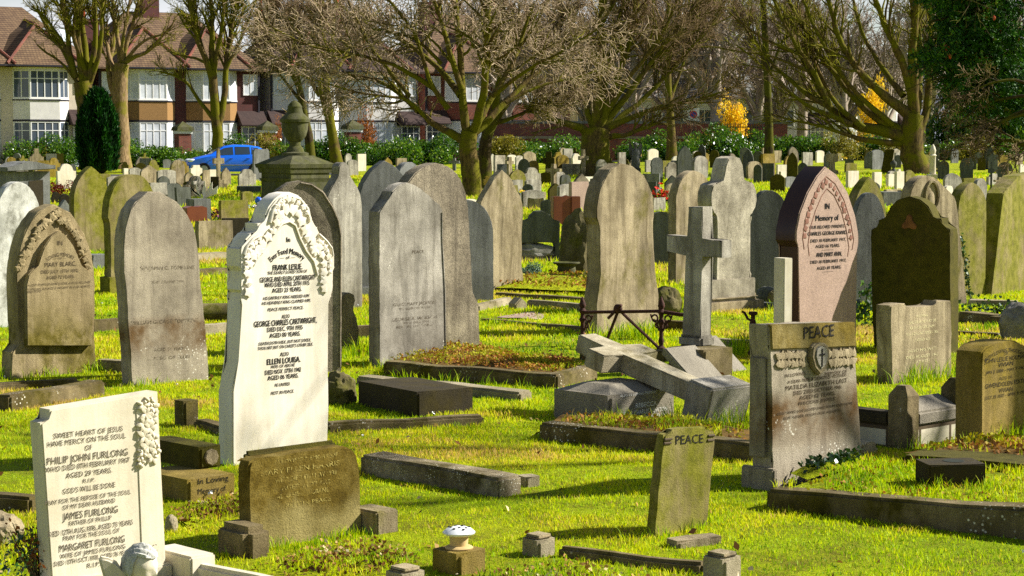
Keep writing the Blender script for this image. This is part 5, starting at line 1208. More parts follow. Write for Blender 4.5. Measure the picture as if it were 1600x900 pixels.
# ------------------------------------------------------------------ trees
def tubes_np(P, Rd, S):
    """P [B,K,3], Rd [B,K] -> verts, quads"""
    B, K, _ = P.shape
    T = np.empty_like(P); T[:, 1:-1] = P[:, 2:] - P[:, :-2]; T[:, 0] = P[:, 1] - P[:, 0]; T[:, -1] = P[:, -1] - P[:, -2]
    T /= np.linalg.norm(T, axis=2, keepdims=True) + 1e-9
    ref = np.where(np.abs(T[:, :1, 2:3]) > .8, np.array([1., 0, 0]), np.array([0, 0, 1.]))
    ref = np.broadcast_to(ref, T.shape)
    U = np.cross(T, ref); U /= np.linalg.norm(U, axis=2, keepdims=True) + 1e-9
    V = np.cross(T, U)
    an = np.arange(S) / S * 2 * np.pi
    V_ = P[:, :, None, :] + Rd[:, :, None, None] * (U[:, :, None, :] * np.cos(an)[None, None, :, None] + V[:, :, None, :] * np.sin(an)[None, None, :, None])
    idx = np.arange(B * K * S).reshape(B, K, S)
    a, b = idx[:, :-1], idx[:, 1:]
    f = np.stack([a, np.roll(a, -1, 2), np.roll(b, -1, 2), b], -1).reshape(-1, 4)
    return V_.reshape(-1, 3), f
def resample(P, Rd, K):
    out, ro = [], []
    P = np.asarray(P, float); L = np.concatenate([[0], np.cumsum(np.linalg.norm(np.diff(P, axis=0), axis=1))])
    s = np.linspace(0, L[-1], K)
    o = np.stack([np.interp(s, L, P[:, i]) for i in range(3)], 1)
    for _ in range(2): o[1:-1] = (o[:-2] + 2 * o[1:-1] + o[2:]) / 4
    return o, np.interp(s, L, Rd)
def grow(P, Rd, n, ang, lf, rf, up, K, rg, t0=.25, wob=.12, lmin=.3, lmax=4, planar=0):
    """n children on random parents"""
    B, Kp, _ = P.shape
    L = np.linalg.norm(np.diff(P, axis=1), axis=2).sum(1)
    k = rg.choice(B, n, p=L / L.sum()); t = rg.uniform(t0, 1, n) ** .8
    x = t * (Kp - 1); i = np.minimum(x.astype(int), Kp - 2); fr = (x - i)[:, None]
    p0 = P[k, i] * (1 - fr) + P[k, i + 1] * fr
    T = P[k, i + 1] - P[k, i]; T /= np.linalg.norm(T, axis=1, keepdims=True) + 1e-9
    q = rg.normal(size=(n, 3)); q -= T * (q * T).sum(1, keepdims=True); q /= np.linalg.norm(q, axis=1, keepdims=True) + 1e-9
    th = np.radians(rg.normal(ang, ang * .25, n))[:, None]
    d = T * np.cos(th) + q * np.sin(th); d[:, 2] += up; d /= np.linalg.norm(d, axis=1, keepdims=True)
    ln = np.clip(L[k] * lf * rg.uniform(.5, 1.2, n) * (1.15 - .6 * t), lmin, lmax)
    r0 = np.minimum((Rd[k, i] * (1 - fr[:, 0]) + Rd[k, i + 1] * fr[:, 0]) * rf, ln * .04)
    out = np.empty((n, K, 3)); out[:, 0] = p0
    st = (ln / (K - 1))[:, None]
    for j in range(1, K):
        d = d + rg.normal(size=(n, 3)) * wob; d[:, 2] += up * .25; d /= np.linalg.norm(d, axis=1, keepdims=True)
        out[:, j] = out[:, j - 1] + d * st
    return out, r0[:, None] * np.linspace(1, .45, K)[None]
def bare_tree(name, label, D, limbs, levels, seed, bark='bark_moss', twig='twig_brown', depth=1.0, minr=.009, group=None, base_y=None):
    """limbs: list of (pixel polyline, r0, r1) in metres; the first is the trunk"""
    rg = np.random.default_rng(seed)
    x0, y0 = limbs[0][0][0]
    bp = at(x0, y0, D); bp.z = zg(bp.x, bp.y) - .1
    r = empty(name, bp, 0); tag(r, label, 'tree', group)
    LP, LR = [], []
    for li, (pl, ra, rb) in enumerate(limbs):
        dz = rg.normal() * depth if li else 0
        pts = []
        n = len(pl)
        for i, q in enumerate(pl):
            p = at(q[0], q[1], D + (q[2] if len(q) > 2 else dz * i / max(1, n - 1) * (1 if li else 0)))
            if li == 0 and i == 0: p = bp.copy()
            pts.append(tuple(p - bp))
        o, rr = resample(pts, ra * (rb / ra) ** np.linspace(0, 1, n), 12)
        o[1:-1] += rg.normal(size=(10, 3)) * ra * (.12 if li else .035)
        LP.append(o); LR.append(rr)
    LP = np.array(LP); LR = np.array(LR)
    if len(LR): LR[0, 0] *= 1.35; LR[0, 1] *= 1.12
    vs, fs = tubes_np(LP, LR, 9)
    me = np_mesh('trunk', vs, [fs], True); me.materials.append(M[bark]); link('trunk', me, None, r)
    P, Rd = LP[1:] if len(LP) > 1 else LP, LR[1:] if len(LP) > 1 else LR
    V, Fc, o_ = [], [], 0
    V2, F2, o2 = [], [], 0
    for lv, (n, ang, lf, rf, up, K, lmin, lmax) in enumerate(levels):
        P, Rd = grow(P, Rd, n, ang, lf, rf, up, K, rg, .12 if lv else .3, .16, lmin, lmax)
        Rd = np.maximum(Rd, minr)
        v, f = tubes_np(P, Rd, 5 if lv == 0 else 3)
        if lv == 0: V.append(v); Fc.append(f + o_); o_ += len(v)
        else: V2.append(v); F2.append(f + o2); o2 += len(v)
    me = np_mesh('branches', np.concatenate(V), [np.concatenate(Fc)], True); me.materials.append(M[bark]); link('branches', me, None, r)
    me = np_mesh('twigs', np.concatenate(V2), [np.concatenate(F2)], True); me.materials.append(M[twig]); link('twigs', me, None, r)
    return r
# pollarded limes by the houses
bare_tree('pollard_tree', 'mossy pollarded tree with many upright limbs, left, rising behind the cypress', 112, [
    ([(140, 270), (137, 210), (133, 150), (128, 128)], .52, .5), ([(131, 150), (118, 118), (108, 90), (72, 40), (60, 15)], .26, .08), ([(118, 122), (108, 80), (104, 30), (96, -30)], .2, .1), ([(130, 130), (122, 70), (118, 20), (118, -40)], .22, .1),
    ([(134, 130), (134, 80), (128, 30), (120, -30)], .24, .1), ([(138, 132), (148, 80), (150, 30), (146, -30)], .2, .09), ([(140, 130), (158, 80), (158, 20), (162, -30)], .16, .08), ([(128, 140), (100, 100), (62, 75), (58, 70)], .1, .04), ([(112, 100), (96, 60), (66, 22), (50, 10)], .12, .05), ([(136, 120), (116, 60), (98, 10), (90, -30)], .15, .08)],
    [(150, 30, .42, .5, .2, 6, .6, 4), (1100, 38, .4, .55, .1, 4, .3, 1.8), (3200, 40, .5, .6, .05, 4, .2, .8)], 1, 'bark_moss', 'twig_moss', 1.0)
bare_tree('pollard_tree', 'thick pale-barked pollard with swollen knobbly trunk, next to the mossy one', 114, [
    ([(188, 265), (190, 215), (185, 170), (188, 120), (190, 100)], .55, .42), ([(186, 160), (172, 130), (168, 100), (175, 80), (180, 20)], .3, .1), ([(190, 105), (196, 92), (225, 86), (250, 62), (268, 40)], .2, .06), ([(190, 100), (200, 60), (212, 20), (222, -30)], .16, .07),
    ([(188, 100), (184, 60), (176, 10), (174, -30)], .16, .07), ([(194, 98), (215, 70), (240, 56), (262, 52)], .12, .05), ([(180, 120), (166, 70), (158, 20), (160, -30)], .15, .07), ([(186, 110), (196, 40), (206, -20)], .13, .06)],
    [(120, 32, .42, .5, .18, 6, .6, 4), (1000, 38, .4, .55, .1, 4, .3, 1.8), (2800, 40, .5, .6, .05, 4, .2, .8)], 2, 'bark_pale', 'twig_moss', 1.0)
bare_tree('pollard_tree', 'dark mossy tree forking low in front of the bay windows, behind the car', 111, [
    ([(341, 262), (340, 220), (338, 190), (334, 150), (332, 110)], .34, .24), ([(333, 130), (326, 100), (310, 70), (302, 40), (296, -20)], .22, .1), ([(332, 115), (332, 60), (330, 20), (328, -30)], .2, .1), ([(338, 190), (320, 170), (296, 135), (286, 120), (250, 112)], .15, .05),
    ([(340, 200), (352, 150), (352, 110), (358, 60), (366, 20), (380, -20)], .2, .1), ([(334, 110), (344, 60), (350, 10), (352, -30)], .16, .07), ([(330, 120), (318, 80), (300, 20), (290, -30)], .14, .06), ([(352, 110), (372, 70), (386, 40), (396, 10)], .12, .05), ([(325, 100), (305, 90), (285, 88), (262, 80)], .1, .04)],
    [(140, 32, .42, .5, .18, 6, .6, 4), (1100, 38, .4, .55, .1, 4, .3, 1.8), (3200, 40, .5, .6, .05, 4, .2, .8)], 3, 'bark_moss', 'twig_moss', 1.0)
bare_tree('bare_tree', 'slanting bare trunk rising right of the urn monument', 104, [
    ([(528, 268), (522, 225), (512, 170), (506, 110), (504, 50), (500, -20)], .3, .16), ([(512, 180), (500, 140), (498, 90), (494, 20)], .2, .1), ([(506, 110), (520, 60), (522, 10), (528, -30)], .14, .07), ([(500, 150), (476, 110), (460, 60), (430, 10)], .14, .05), ([(508, 130), (540, 90), (560, 40)], .12, .05)],
    [(80, 38, .42, .5, .1, 6, .5, 3.5), (1100, 42, .45, .55, .03, 4, .3, 1.8), (6500, 42, .5, .6, .0, 4, .3, 1.0)], 4, 'bark_moss', 'twig_brown', 1.2)
bare_tree('bare_tree', 'leaning dark bare trunk behind the urn lid', 106, [
    ([(486, 262), (484, 220), (478, 190), (468, 140), (462, 110)], .28, .16), ([(466, 135), (450, 100), (432, 60), (420, 10)], .14, .06), ([(462, 115), (470, 70), (470, 10), (480, -20)], .14, .06), ([(472, 160), (440, 120), (405, 80)], .1, .04)],
    [(60, 38, .42, .5, .08, 6, .5, 3.5), (900, 42, .45, .55, .02, 4, .3, 1.8), (5200, 42, .5, .6, .0, 4, .3, 1.0)], 5, 'bark_dark', 'twig_brown', 1.2)
# the big spreading tree in the centre
bare_tree('spreading_tree', 'big spreading bare tree with forked mossy trunk and a mass of pale twigs, centre', 64, [
    ([(738, 318), (736, 270), (730, 232), (734, 205)], 0.324, 0.272), ([(728, 222), (700, 205), (672, 192), (655, 175), (632, 150), (600, 120)], 0.160, 0.048), ([(730, 212), (722, 170), (722, 120), (718, 60), (708, -20)], 0.160, 0.080), ([(738, 208), (752, 170), (760, 120), (762, 60), (764, -20)], 0.160, 0.080),
    ([(742, 206), (775, 175), (800, 150), (822, 125), (860, 95), (900, 60)], 0.144, 0.048), ([(742, 200), (765, 160), (790, 120), (812, 70), (830, 10)], 0.128, 0.048), ([(720, 150), (690, 110), (655, 80), (610, 50), (570, 20)], 0.120, 0.040), ([(722, 140), (700, 70), (686, 20), (670, -20)], 0.112, 0.048),
    ([(655, 175), (610, 130), (560, 118), (500, 112), (440, 92)], 0.096, 0.024), ([(680, 140), (620, 100), (550, 82), (480, 74), (420, 40)], 0.088, 0.024), ([(672, 192), (640, 150), (600, 152), (540, 140), (470, 118)], 0.072, 0.020), ([(700, 170), (670, 130), (655, 60), (600, -10)], 0.096, 0.040), ([(770, 150), (820, 110), (880, 80), (940, 40)], 0.080, 0.024),
    ([(790, 160), (850, 130), (910, 120), (960, 100)], 0.064, 0.020), ([(690, 100), (655, 62), (615, 50), (580, 45)], 0.064, 0.024), ([(640, 150), (590, 90), (560, 40), (540, -10)], 0.072, 0.032)],
    [(260, 42, .5, .5, .04, 7, .6, 3.2), (1900, 48, .5, .6, -.03, 6, .5, 1.8), (4600, 50, .6, .7, -.06, 5, .3, 1.2)], 6, 'bark_moss', 'twig_pale', 1.8, .0105)
bare_tree('bare_tree', 'dark second trunk close behind the forked spreading tree', 70, [
    ([(760, 300), (758, 262), (756, 225), (768, 190), (790, 160)], .26, .18), ([(770, 188), (776, 140), (790, 90), (800, 20)], .16, .07), ([(790, 160), (840, 120), (870, 60), (890, 0)], .14, .05), ([(764, 195), (800, 185), (850, 160), (900, 130)], .1, .03)],
    [(120, 44, .42, .5, .06, 6, .5, 2.6), (1200, 45, .5, .6, .0, 4, .3, 1.4), (6000, 45, .55, .7, -.03, 4, .25, .9)], 7, 'bark_dark', 'twig_pale', 1.5, .008)
bare_tree('wide_tree', 'broad low-forking tree with wide green trunk and fanning limbs, right of centre', 86, [
    ([(931, 300), (930, 260), (930, 225), (931, 205)], .66, .6), ([(925, 215), (905, 195), (870, 190), (848, 175), (820, 165)], .24, .06), ([(928, 205), (934, 150), (938, 90), (940, 20), (940, -20)], .22, .1), ([(936, 208), (962, 190), (1000, 178), (1040, 165), (1095, 155), (1150, 135)], .22, .04), ([(938, 204), (965, 165), (995, 130), (1020, 95), (1060, 45), (1090, 0)], .2, .06),
    ([(934, 205), (955, 150), (975, 100), (985, 50), (1000, -20)], .2, .08), ([(936, 215), (980, 212), (1030, 190), (1070, 180)], .16, .04), ([(940, 206), (975, 180), (1010, 150), (1050, 110), (1080, 70), (1120, 30)], .16, .05), ([(928, 210), (915, 160), (905, 100), (895, 30)], .16, .06), ([(932, 204), (950, 110), (970, 20), (980, -20)], .16, .07), ([(945, 180), (990, 110), (1040, 50), (1060, -10)], .13, .05)],
    [(260, 34, .42, .5, .14, 6, .5, 3), (1500, 38, .45, .55, .08, 5, .6, 2.2), (3000, 42, .55, .65, .02, 4, .35, 1.2)], 8, 'bark_moss', 'twig_brown', 1.6, .009)
bare_tree('slim_tree', 'slim mossy trunk left of the no-parking sign', 108, [
    ([(1050, 262), (1050, 220), (1047, 180), (1044, 130), (1042, 60), (1046, -20)], .3, .12), ([(1046, 160), (1060, 120), (1075, 80), (1100, 20)], .12, .04), ([(1046, 140), (1030, 90), (1014, 30)], .12, .05)],
    [(60, 36, .42, .5, .12, 6, .5, 2.6), (800, 42, .45, .55, .05, 4, .3, 1.7), (4500, 44, .5, .65, .0, 4, .2, .9)], 9, 'bark_moss', 'twig_brown', 1.2, .01)
bare_tree('slim_tree', 'straight dark trunk in shade, right of the yellow forsythia', 104, [
    ([(1202, 262), (1202, 220), (1201, 170), (1199, 120), (1196, 60), (1190, -20)], .26, .14), ([(1199, 130), (1215, 80), (1240, 30), (1250, -10)], .1, .04), ([(1199, 110), (1180, 60), (1150, 10)], .1, .04)],
    [(50, 36, .42, .5, .12, 6, .5, 2.6), (700, 42, .45, .55, .05, 4, .3, 1.7), (4000, 44, .5, .65, .0, 4, .2, .9)], 10, 'bark_dark', 'twig_brown', 1.2, .01)
bare_tree('sweeping_tree', 'big mossy tree at right whose limbs sweep far out to the left', 88, [
    ([(1438, 300), (1432, 262), (1424, 235), (1426, 205), (1428, 180)], .62, .44), ([(1424, 218), (1395, 205), (1350, 200), (1315, 196), (1296, 165), (1275, 130), (1250, 80), (1225, 20)], .34, .08), ([(1424, 212), (1398, 195), (1360, 188), (1330, 150), (1300, 110), (1262, 60), (1232, 0)], .26, .07), ([(1422, 180), (1400, 165), (1365, 135), (1330, 100), (1300, 40), (1290, -20)], .28, .09),
    ([(1422, 225), (1360, 222), (1320, 212), (1290, 195), (1240, 190), (1205, 178)], .16, .04), ([(1426, 185), (1422, 140), (1410, 90), (1380, 40), (1365, -20)], .24, .1), ([(1428, 180), (1426, 120), (1428, 60), (1432, -20)], .28, .14), ([(1430, 185), (1440, 120), (1436, 60), (1420, -20)], .2, .09), ([(1412, 150), (1380, 110), (1350, 60), (1330, -10)], .16, .06),
    ([(1434, 210), (1452, 170), (1452, 110), (1456, 50), (1450, -20)], .22, .08), ([(1330, 195), (1280, 175), (1235, 150), (1200, 110), (1150, 70)], .14, .03), ([(1300, 170), (1250, 140), (1205, 100), (1160, 40), (1140, 0)], .14, .04), ([(1296, 165), (1270, 110), (1230, 50), (1205, -10)], .15, .05), ([(1350, 200), (1300, 160), (1270, 90), (1260, 30)], .14, .05), ([(1395, 195), (1340, 150), (1290, 80), (1250, -10)], .14, .05),
    ([(1260, 110), (1200, 85), (1150, 80), (1100, 70)], .08, .02), ([(1240, 80), (1190, 60), (1140, 20)], .08, .03)],
    [(230, 30, .38, .5, .14, 6, .5, 2.8), (700, 32, .5, .55, .1, 5, .5, 2.4), (1300, 40, .5, .65, .02, 4, .3, 1.1)], 11, 'bark_moss', 'twig_moss', 1.4, .009)
# evergreen at upper right
def evergreen():
    D = 50; bp = at(1632, 320, D); bp.z = zg(bp.x, bp.y) - .05
    r = empty('evergreen_tree', bp); tag(r, 'dark evergreen filling the upper right corner, russet cones among its sprays', 'tree')
    rg = np.random.default_rng(5)
    limbs = [[(1632, 320), (1630, 200), (1628, 60), (1620, -120)]] + [[(1630, y), (1630 - w * .5, y - 8 + dy * .3), (1630 - w, y + dy)] for y, w, dy in ((230, 90, -10), (190, 130, 10), (160, 150, -20), (110, 170, 14), (60, 175, 0), (20, 180, 14), (-40, 160, 10), (120, 100, -40), (0, 120, 0))]
    LP, LR = [], []
    for i, l in enumerate(limbs):
        o, rr = resample([tuple(at(x, y, D + (rg.normal() * .6 * j if i else 0)) - bp) for j, (x, y) in enumerate(l)], np.linspace(.3 if not i else .09, .1 if not i else .02, len(l)), 10); LP.append(o); LR.append(rr)
    LP[0][0] = (0, 0, 0)
    v, f = tubes_np(np.array(LP), np.array(LR), 8); me = np_mesh('trunk', v, [f], True); me.materials.append(M['bark_dark']); link('trunk', me, None, r)
    P = LP[1:]; P = np.array(P); Rd = np.array(LR[1:])
    P1, R1 = grow(P, Rd, 120, 40, .5, .5, -.05, 6, rg, .2, .15, .4, 1.4)
    P2, R2 = grow(P1, R1, 700, 40, .6, .6, -.1, 5, rg, .1, .15, .3, .8)
    v1, f1 = tubes_np(P1, np.maximum(R1, .008), 4); v2, f2 = tubes_np(P2, np.maximum(R2, .006), 3)
    me = np_mesh('branches', np.concatenate([v1, v2]), [np.concatenate([f1, f2 + len(v1)])]); me.materials.append(M['bark_dark']); link('branches', me, None, r)
    # sprays: flat fans of small leaves along an uneven volume
    n = 7000
    px = 1650 - np.abs(rg.normal(size=n)) * 0 - rg.uniform(0, 1, n) ** .75 * 205; py = rg.uniform(-140, 185, n)
    edge = 1470 + 22 * np.sin(py * .045) + 16 * np.sin(py * .11 + 1) + np.clip(py - 105, 0, 99) * 1.0
    keep = (px > edge - 14) & (rg.uniform(size=n) < .9); px, py = px[keep], py[keep]
    hole = np.array([mnoise.noise(Vector((x * .03, y * .03, 3.3))) for x, y in zip(px, py)]); keep = hole > -.3; px, py = px[keep], py[keep]
    n = len(px); C = np.array([tuple(at(x, y, D + dz) - bp) for x, y, dz in zip(px, py, rg.uniform(-1.6, 1.6, n))])
    K = 26
    ax = rg.normal(size=(n, 3)); ax[:, 2] -= .4; ax /= np.linalg.norm(ax, axis=1, keepdims=True)
    sd = np.cross(ax, rg.normal(size=(n, 3))); sd /= np.linalg.norm(sd, axis=1, keepdims=True)
    u = rg.uniform(0, .42, (n, K, 1)); w = rg.uniform(-1, 1, (n, K, 1)) * .16 * (1 - u / .6)
    Q = (C[:, None] + ax[:, None] * u + sd[:, None] * w).reshape(-1, 3)
    dirs = (ax[:, None] * .8 + sd[:, None] * np.sign(w) * .6).reshape(-1, 3)
    v, f = leaf_quads(Q, .1, .2, .38, dirs)
    sh = np.repeat(np.clip(rg.normal(.42, .18, n), 0, .9), K)
    me = np_mesh('foliage', v, [f], tint=tints(len(Q), base=sh)); me.materials.append(M['conifer']); link('foliage', me, None, r)
    bm = bmesh.new()
    for i in rg.choice(n, 16): 
        bmesh.ops.create_icosphere(bm, subdivisions=1, radius=.05, matrix=Matrix.Translation(Vector(C[i]) + Vector((0, -.3, 0))) @ Matrix.Diagonal((.8, .8, 1.4, 1)))
    link('cones', bm_mesh(bm, 'cones', 60), M['pot_red'], r)
evergreen()
bare_tree('drooping_tree', 'tree whose brown bare drooping branches enter at the right edge', 48, [
    ([(1660, 330), (1655, 250), (1640, 180), (1620, 130)], .25, .14), ([(1630, 150), (1590, 150), (1540, 160), (1500, 190)], .06, .015), ([(1635, 170), (1590, 180), (1550, 196), (1520, 225)], .06, .015), ([(1640, 190), (1610, 220), (1580, 232), (1545, 222)], .06, .012), ([(1630, 140), (1580, 120), (1520, 140), (1480, 170)], .05, .012), ([(1640, 200), (1600, 240), (1570, 250)], .04, .012), ([(1630, 160), (1560, 190), (1500, 230), (1480, 240)], .045, .01)],
    [(70, 36, .4, .5, -.03, 6, .3, 1.2), (420, 42, .45, .6, -.03, 4, .2, .7), (1300, 44, .5, .7, .0, 4, .1, .4)], 13, 'bark_dark', 'twig_brown', .8, .006)
# column cypress
g = at(154, 270, 100); g.z = zg(g.x, g.y); r = empty('cypress_tree', g); tag(r, 'dark columnar cypress standing before the pollard trees', 'tree')
n = 9000; h = CAMH - (144 - 228) / ppm(100) - g.z; rg = np.random.default_rng(8)
z = rg.uniform(.02, 1, n); prof_ = np.minimum(1, (1.02 - z) * 2.6) ** .6 * (.82 + .18 * np.minimum(1, z * 4)); th = rg.uniform(0, 6.283, n)
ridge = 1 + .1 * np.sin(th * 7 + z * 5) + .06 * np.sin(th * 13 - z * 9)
C = np.stack([np.cos(th) * prof_ * ridge, np.sin(th) * prof_ * ridge, z * h], 1); C[:, :2] *= (.9 * rg.uniform(.86, 1.03, n))[:, None]
dirs = np.stack([np.cos(th) * .25, np.sin(th) * .25, np.ones(n)], 1)
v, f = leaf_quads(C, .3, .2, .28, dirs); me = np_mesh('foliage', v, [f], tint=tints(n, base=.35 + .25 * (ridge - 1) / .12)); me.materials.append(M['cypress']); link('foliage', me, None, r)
bm = bmesh.new(); lathe(bm, [(.2, -.05), (.6, .3), (.66, h * .6), (.42, h * .85), (.05, h * .97)], 14); link('trunk', bm_mesh(bm, 'trunk', 60), M['holes'], r)  # dark core inside the foliage, its colour standing in for inner shade

bare_tree('bare_tree', 'bare tree standing out of the frame at right, dappling the near grass with shade', 12.5, [
    ([(3300, 640), (3300, 100), (3280, -400), (3250, -800)], .16, .08), ([(3280, -300), (3000, -560), (2700, -700)], .06, .02), ([(3290, -400), (3300, -800), (3200, -1200)], .06, .02), ([(3280, -200), (3500, -600), (3700, -800)], .06, .02), ([(3260, -600), (2900, -900), (2600, -1000)], .05, .02), ([(3280, -500), (3450, -900), (3500, -1300)], .05, .02), ([(3290, -100), (2950, -350), (2600, -420)], .05, .015), ([(3250, -750), (3000, -1100), (2800, -1300)], .05, .02)],
    [(60, 38, .45, .5, .08, 6, .5, 1.8), (260, 42, .5, .6, .0, 4, .3, 1.0), (700, 44, .5, .7, .0, 4, .15, .5)], 55, 'bark_moss', 'twig_brown', .8, .006)
# distant bare trees on the skyline: one tree, copied
def far_tree(seed):
    rg = np.random.default_rng(seed)
    tr = np.array([[(0, 0, -.2), (.1, 0, 2), (0, .1, 4), (.1, 0, 6.5)]], float); P, rr = resample(tr[0], np.array([.35, .3, .24, .12]), 10)
    P0, R0 = P[None], rr[None]
    V, Fq, o = [], [], 0
    allP = [(P0, R0)]
    P1, R1 = grow(P0, R0, 20, 40, .9, .6, .25, 8, rg, .2, .12, 3, 8); P2, R2 = grow(P1, R1, 240, 36, .45, .55, .15, 6, rg, .2, .14, 1, 3); P3, R3 = grow(P2, R2, 1900, 38, .5, .6, .08, 4, rg, .1, .15, .5, 1.6)
    out = []
    for (a, b, s, m) in ((P0, R0, 7, .05), (P1, R1, 5, .04), (P2, R2, 3, .022), (P3, R3, 3, .017)): out.append(tubes_np(a, np.maximum(b, m), s))
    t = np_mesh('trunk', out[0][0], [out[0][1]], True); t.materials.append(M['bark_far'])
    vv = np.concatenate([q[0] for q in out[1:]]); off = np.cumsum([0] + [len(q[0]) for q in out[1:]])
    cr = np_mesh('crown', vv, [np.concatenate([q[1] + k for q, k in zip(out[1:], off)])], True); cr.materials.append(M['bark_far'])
    return t, cr
FT = [far_tree(s) for s in (41, 42, 43)]
FTP = [(470, 150, 1), (560, 158, 0), (640, 150, 2), (700, 165, 1), (770, 150, 0), (840, 160, 2), (900, 150, 1), (960, 170, 0), (1010, 150, 2), (1060, 168, 1), (1110, 152, 0), (1160, 166, 2), (1220, 150, 1), (1270, 165, 0), (1320, 150, 2), (1370, 160, 1), (1420, 150, 0), (1480, 160, 2), (1540, 150, 1), (1590, 160, 0), (740, 190, 2), (860, 195, 1), (985, 200, 0), (1090, 200, 2), (1190, 196, 1), (1300, 200, 0)]
FTP += [(430 + 33 * i, 146 + (i * 37) % 40, i % 3) for i in range(0, 14, 2)] + [(790 + 66 * i, 131 + (i * 29) % 12, i % 3) for i in range(11)]
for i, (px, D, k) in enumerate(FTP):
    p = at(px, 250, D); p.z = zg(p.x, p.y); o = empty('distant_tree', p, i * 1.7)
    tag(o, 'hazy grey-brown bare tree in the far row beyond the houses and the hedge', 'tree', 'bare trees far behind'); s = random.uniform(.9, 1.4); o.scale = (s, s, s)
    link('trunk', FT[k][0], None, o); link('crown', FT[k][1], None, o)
# ------------------------------------------------------------------ houses
def add_faces(bm, vs, fs):
    v = [bm.verts.new(p) for p in vs]
    for f in fs: bm.faces.new([v[i] for i in f])
def win(parent, Mx, w, h, nx, transom=.3, fr=.06, glass='glass', name='window'):
    """a window lying in the local xz plane of Mx, outside towards -y"""
    bm = bmesh.new()
    box(bm, 0, w, -.03, .05, 0, fr, Mx); box(bm, 0, w, -.03, .05, h - fr, h, Mx); box(bm, 0, fr, -.028, .05, fr, h - fr, Mx); box(bm, w - fr, w, -.028, .05, fr, h - fr, Mx)
    if transom: box(bm, fr, w - fr, -.025, .05, h * (1 - transom) - .025, h * (1 - transom) + .025, Mx)
    for i in range(1, nx): box(bm, w * i / nx - .03, w * i / nx + .03, -.022, .05, fr, h - fr, Mx)
    f = link(name, bm_mesh(bm, name, 0), M['paint_white'], parent)
    bm = bmesh.new(); box(bm, fr * .5, w - fr * .5, .0, .02, fr * .5, h - fr * .5, Mx); link('pane', bm_mesh(bm, 'pane', 0), M[glass], f)
    return f
T = Matrix.Translation
def bay(h, cx, fw, apron, gl, zs):
    """two-storey splayed bay centred at cx; zs = lower sill, lower head, upper sill, upper head (m)"""
    sp = .8; pl = [(cx - fw / 2 - sp, 0), (cx - fw / 2, -sp), (cx + fw / 2, -sp), (cx + fw / 2 + sp, 0)]
    def slab(z0, z1, grow, mat, name):
        bm = bmesh.new()
        P = [(x + (grow if i > 1 else -grow), y - grow) for i, (x, y) in enumerate(pl)]
        P[0] = (P[0][0], -.002); P[3] = (P[3][0], -.002)
        add_faces(bm, [(x, y, z) for z in (z0, z1) for x, y in P], [(3, 2, 1, 0), (4, 5, 6, 7), (0, 1, 5, 4), (1, 2, 6, 5), (2, 3, 7, 6), (3, 0, 4, 7)])
        return link(name, bm_mesh(bm, name, 0), M[mat], h)
    slab(0, zs[0] - .06, 0, apron if apron != 'render_white' else 'render_white', 'bay_base')
    slab(zs[0] - .055, zs[0], .06, 'paint_white', 'sill'); slab(zs[1], zs[1] + .12, .05, 'gutter', 'band'); slab(zs[1] + .125, zs[2] - .14, .02, apron, 'apron')
    slab(zs[2] - .135, zs[2] - .06, .07, 'gutter', 'ledge'); slab(zs[2] - .055, zs[2], .06, 'paint_white', 'sill'); slab(zs[3], zs[3] + .2, 0, 'paint_white', 'bay_head')
    a = math.atan2(sp, sp); sl = sp * math.sqrt(2)
    for z0, z1 in ((zs[0], zs[1]), (zs[2], zs[3])):
        win(h, T((cx - fw / 2, -sp, z0 + .001)), fw, z1 - z0 - .002, 4, .3, .07, gl)
        win(h, T((cx - fw / 2 - sp, 0, z0 + .001)) @ Matrix.Rotation(-a, 4, 'Z'), sl, z1 - z0 - .002, 2, .3, .07, gl)
        win(h, T((cx + fw / 2, -sp, z0 + .001)) @ Matrix.Rotation(a, 4, 'Z'), sl, z1 - z0 - .002, 2, .3, .07, gl)
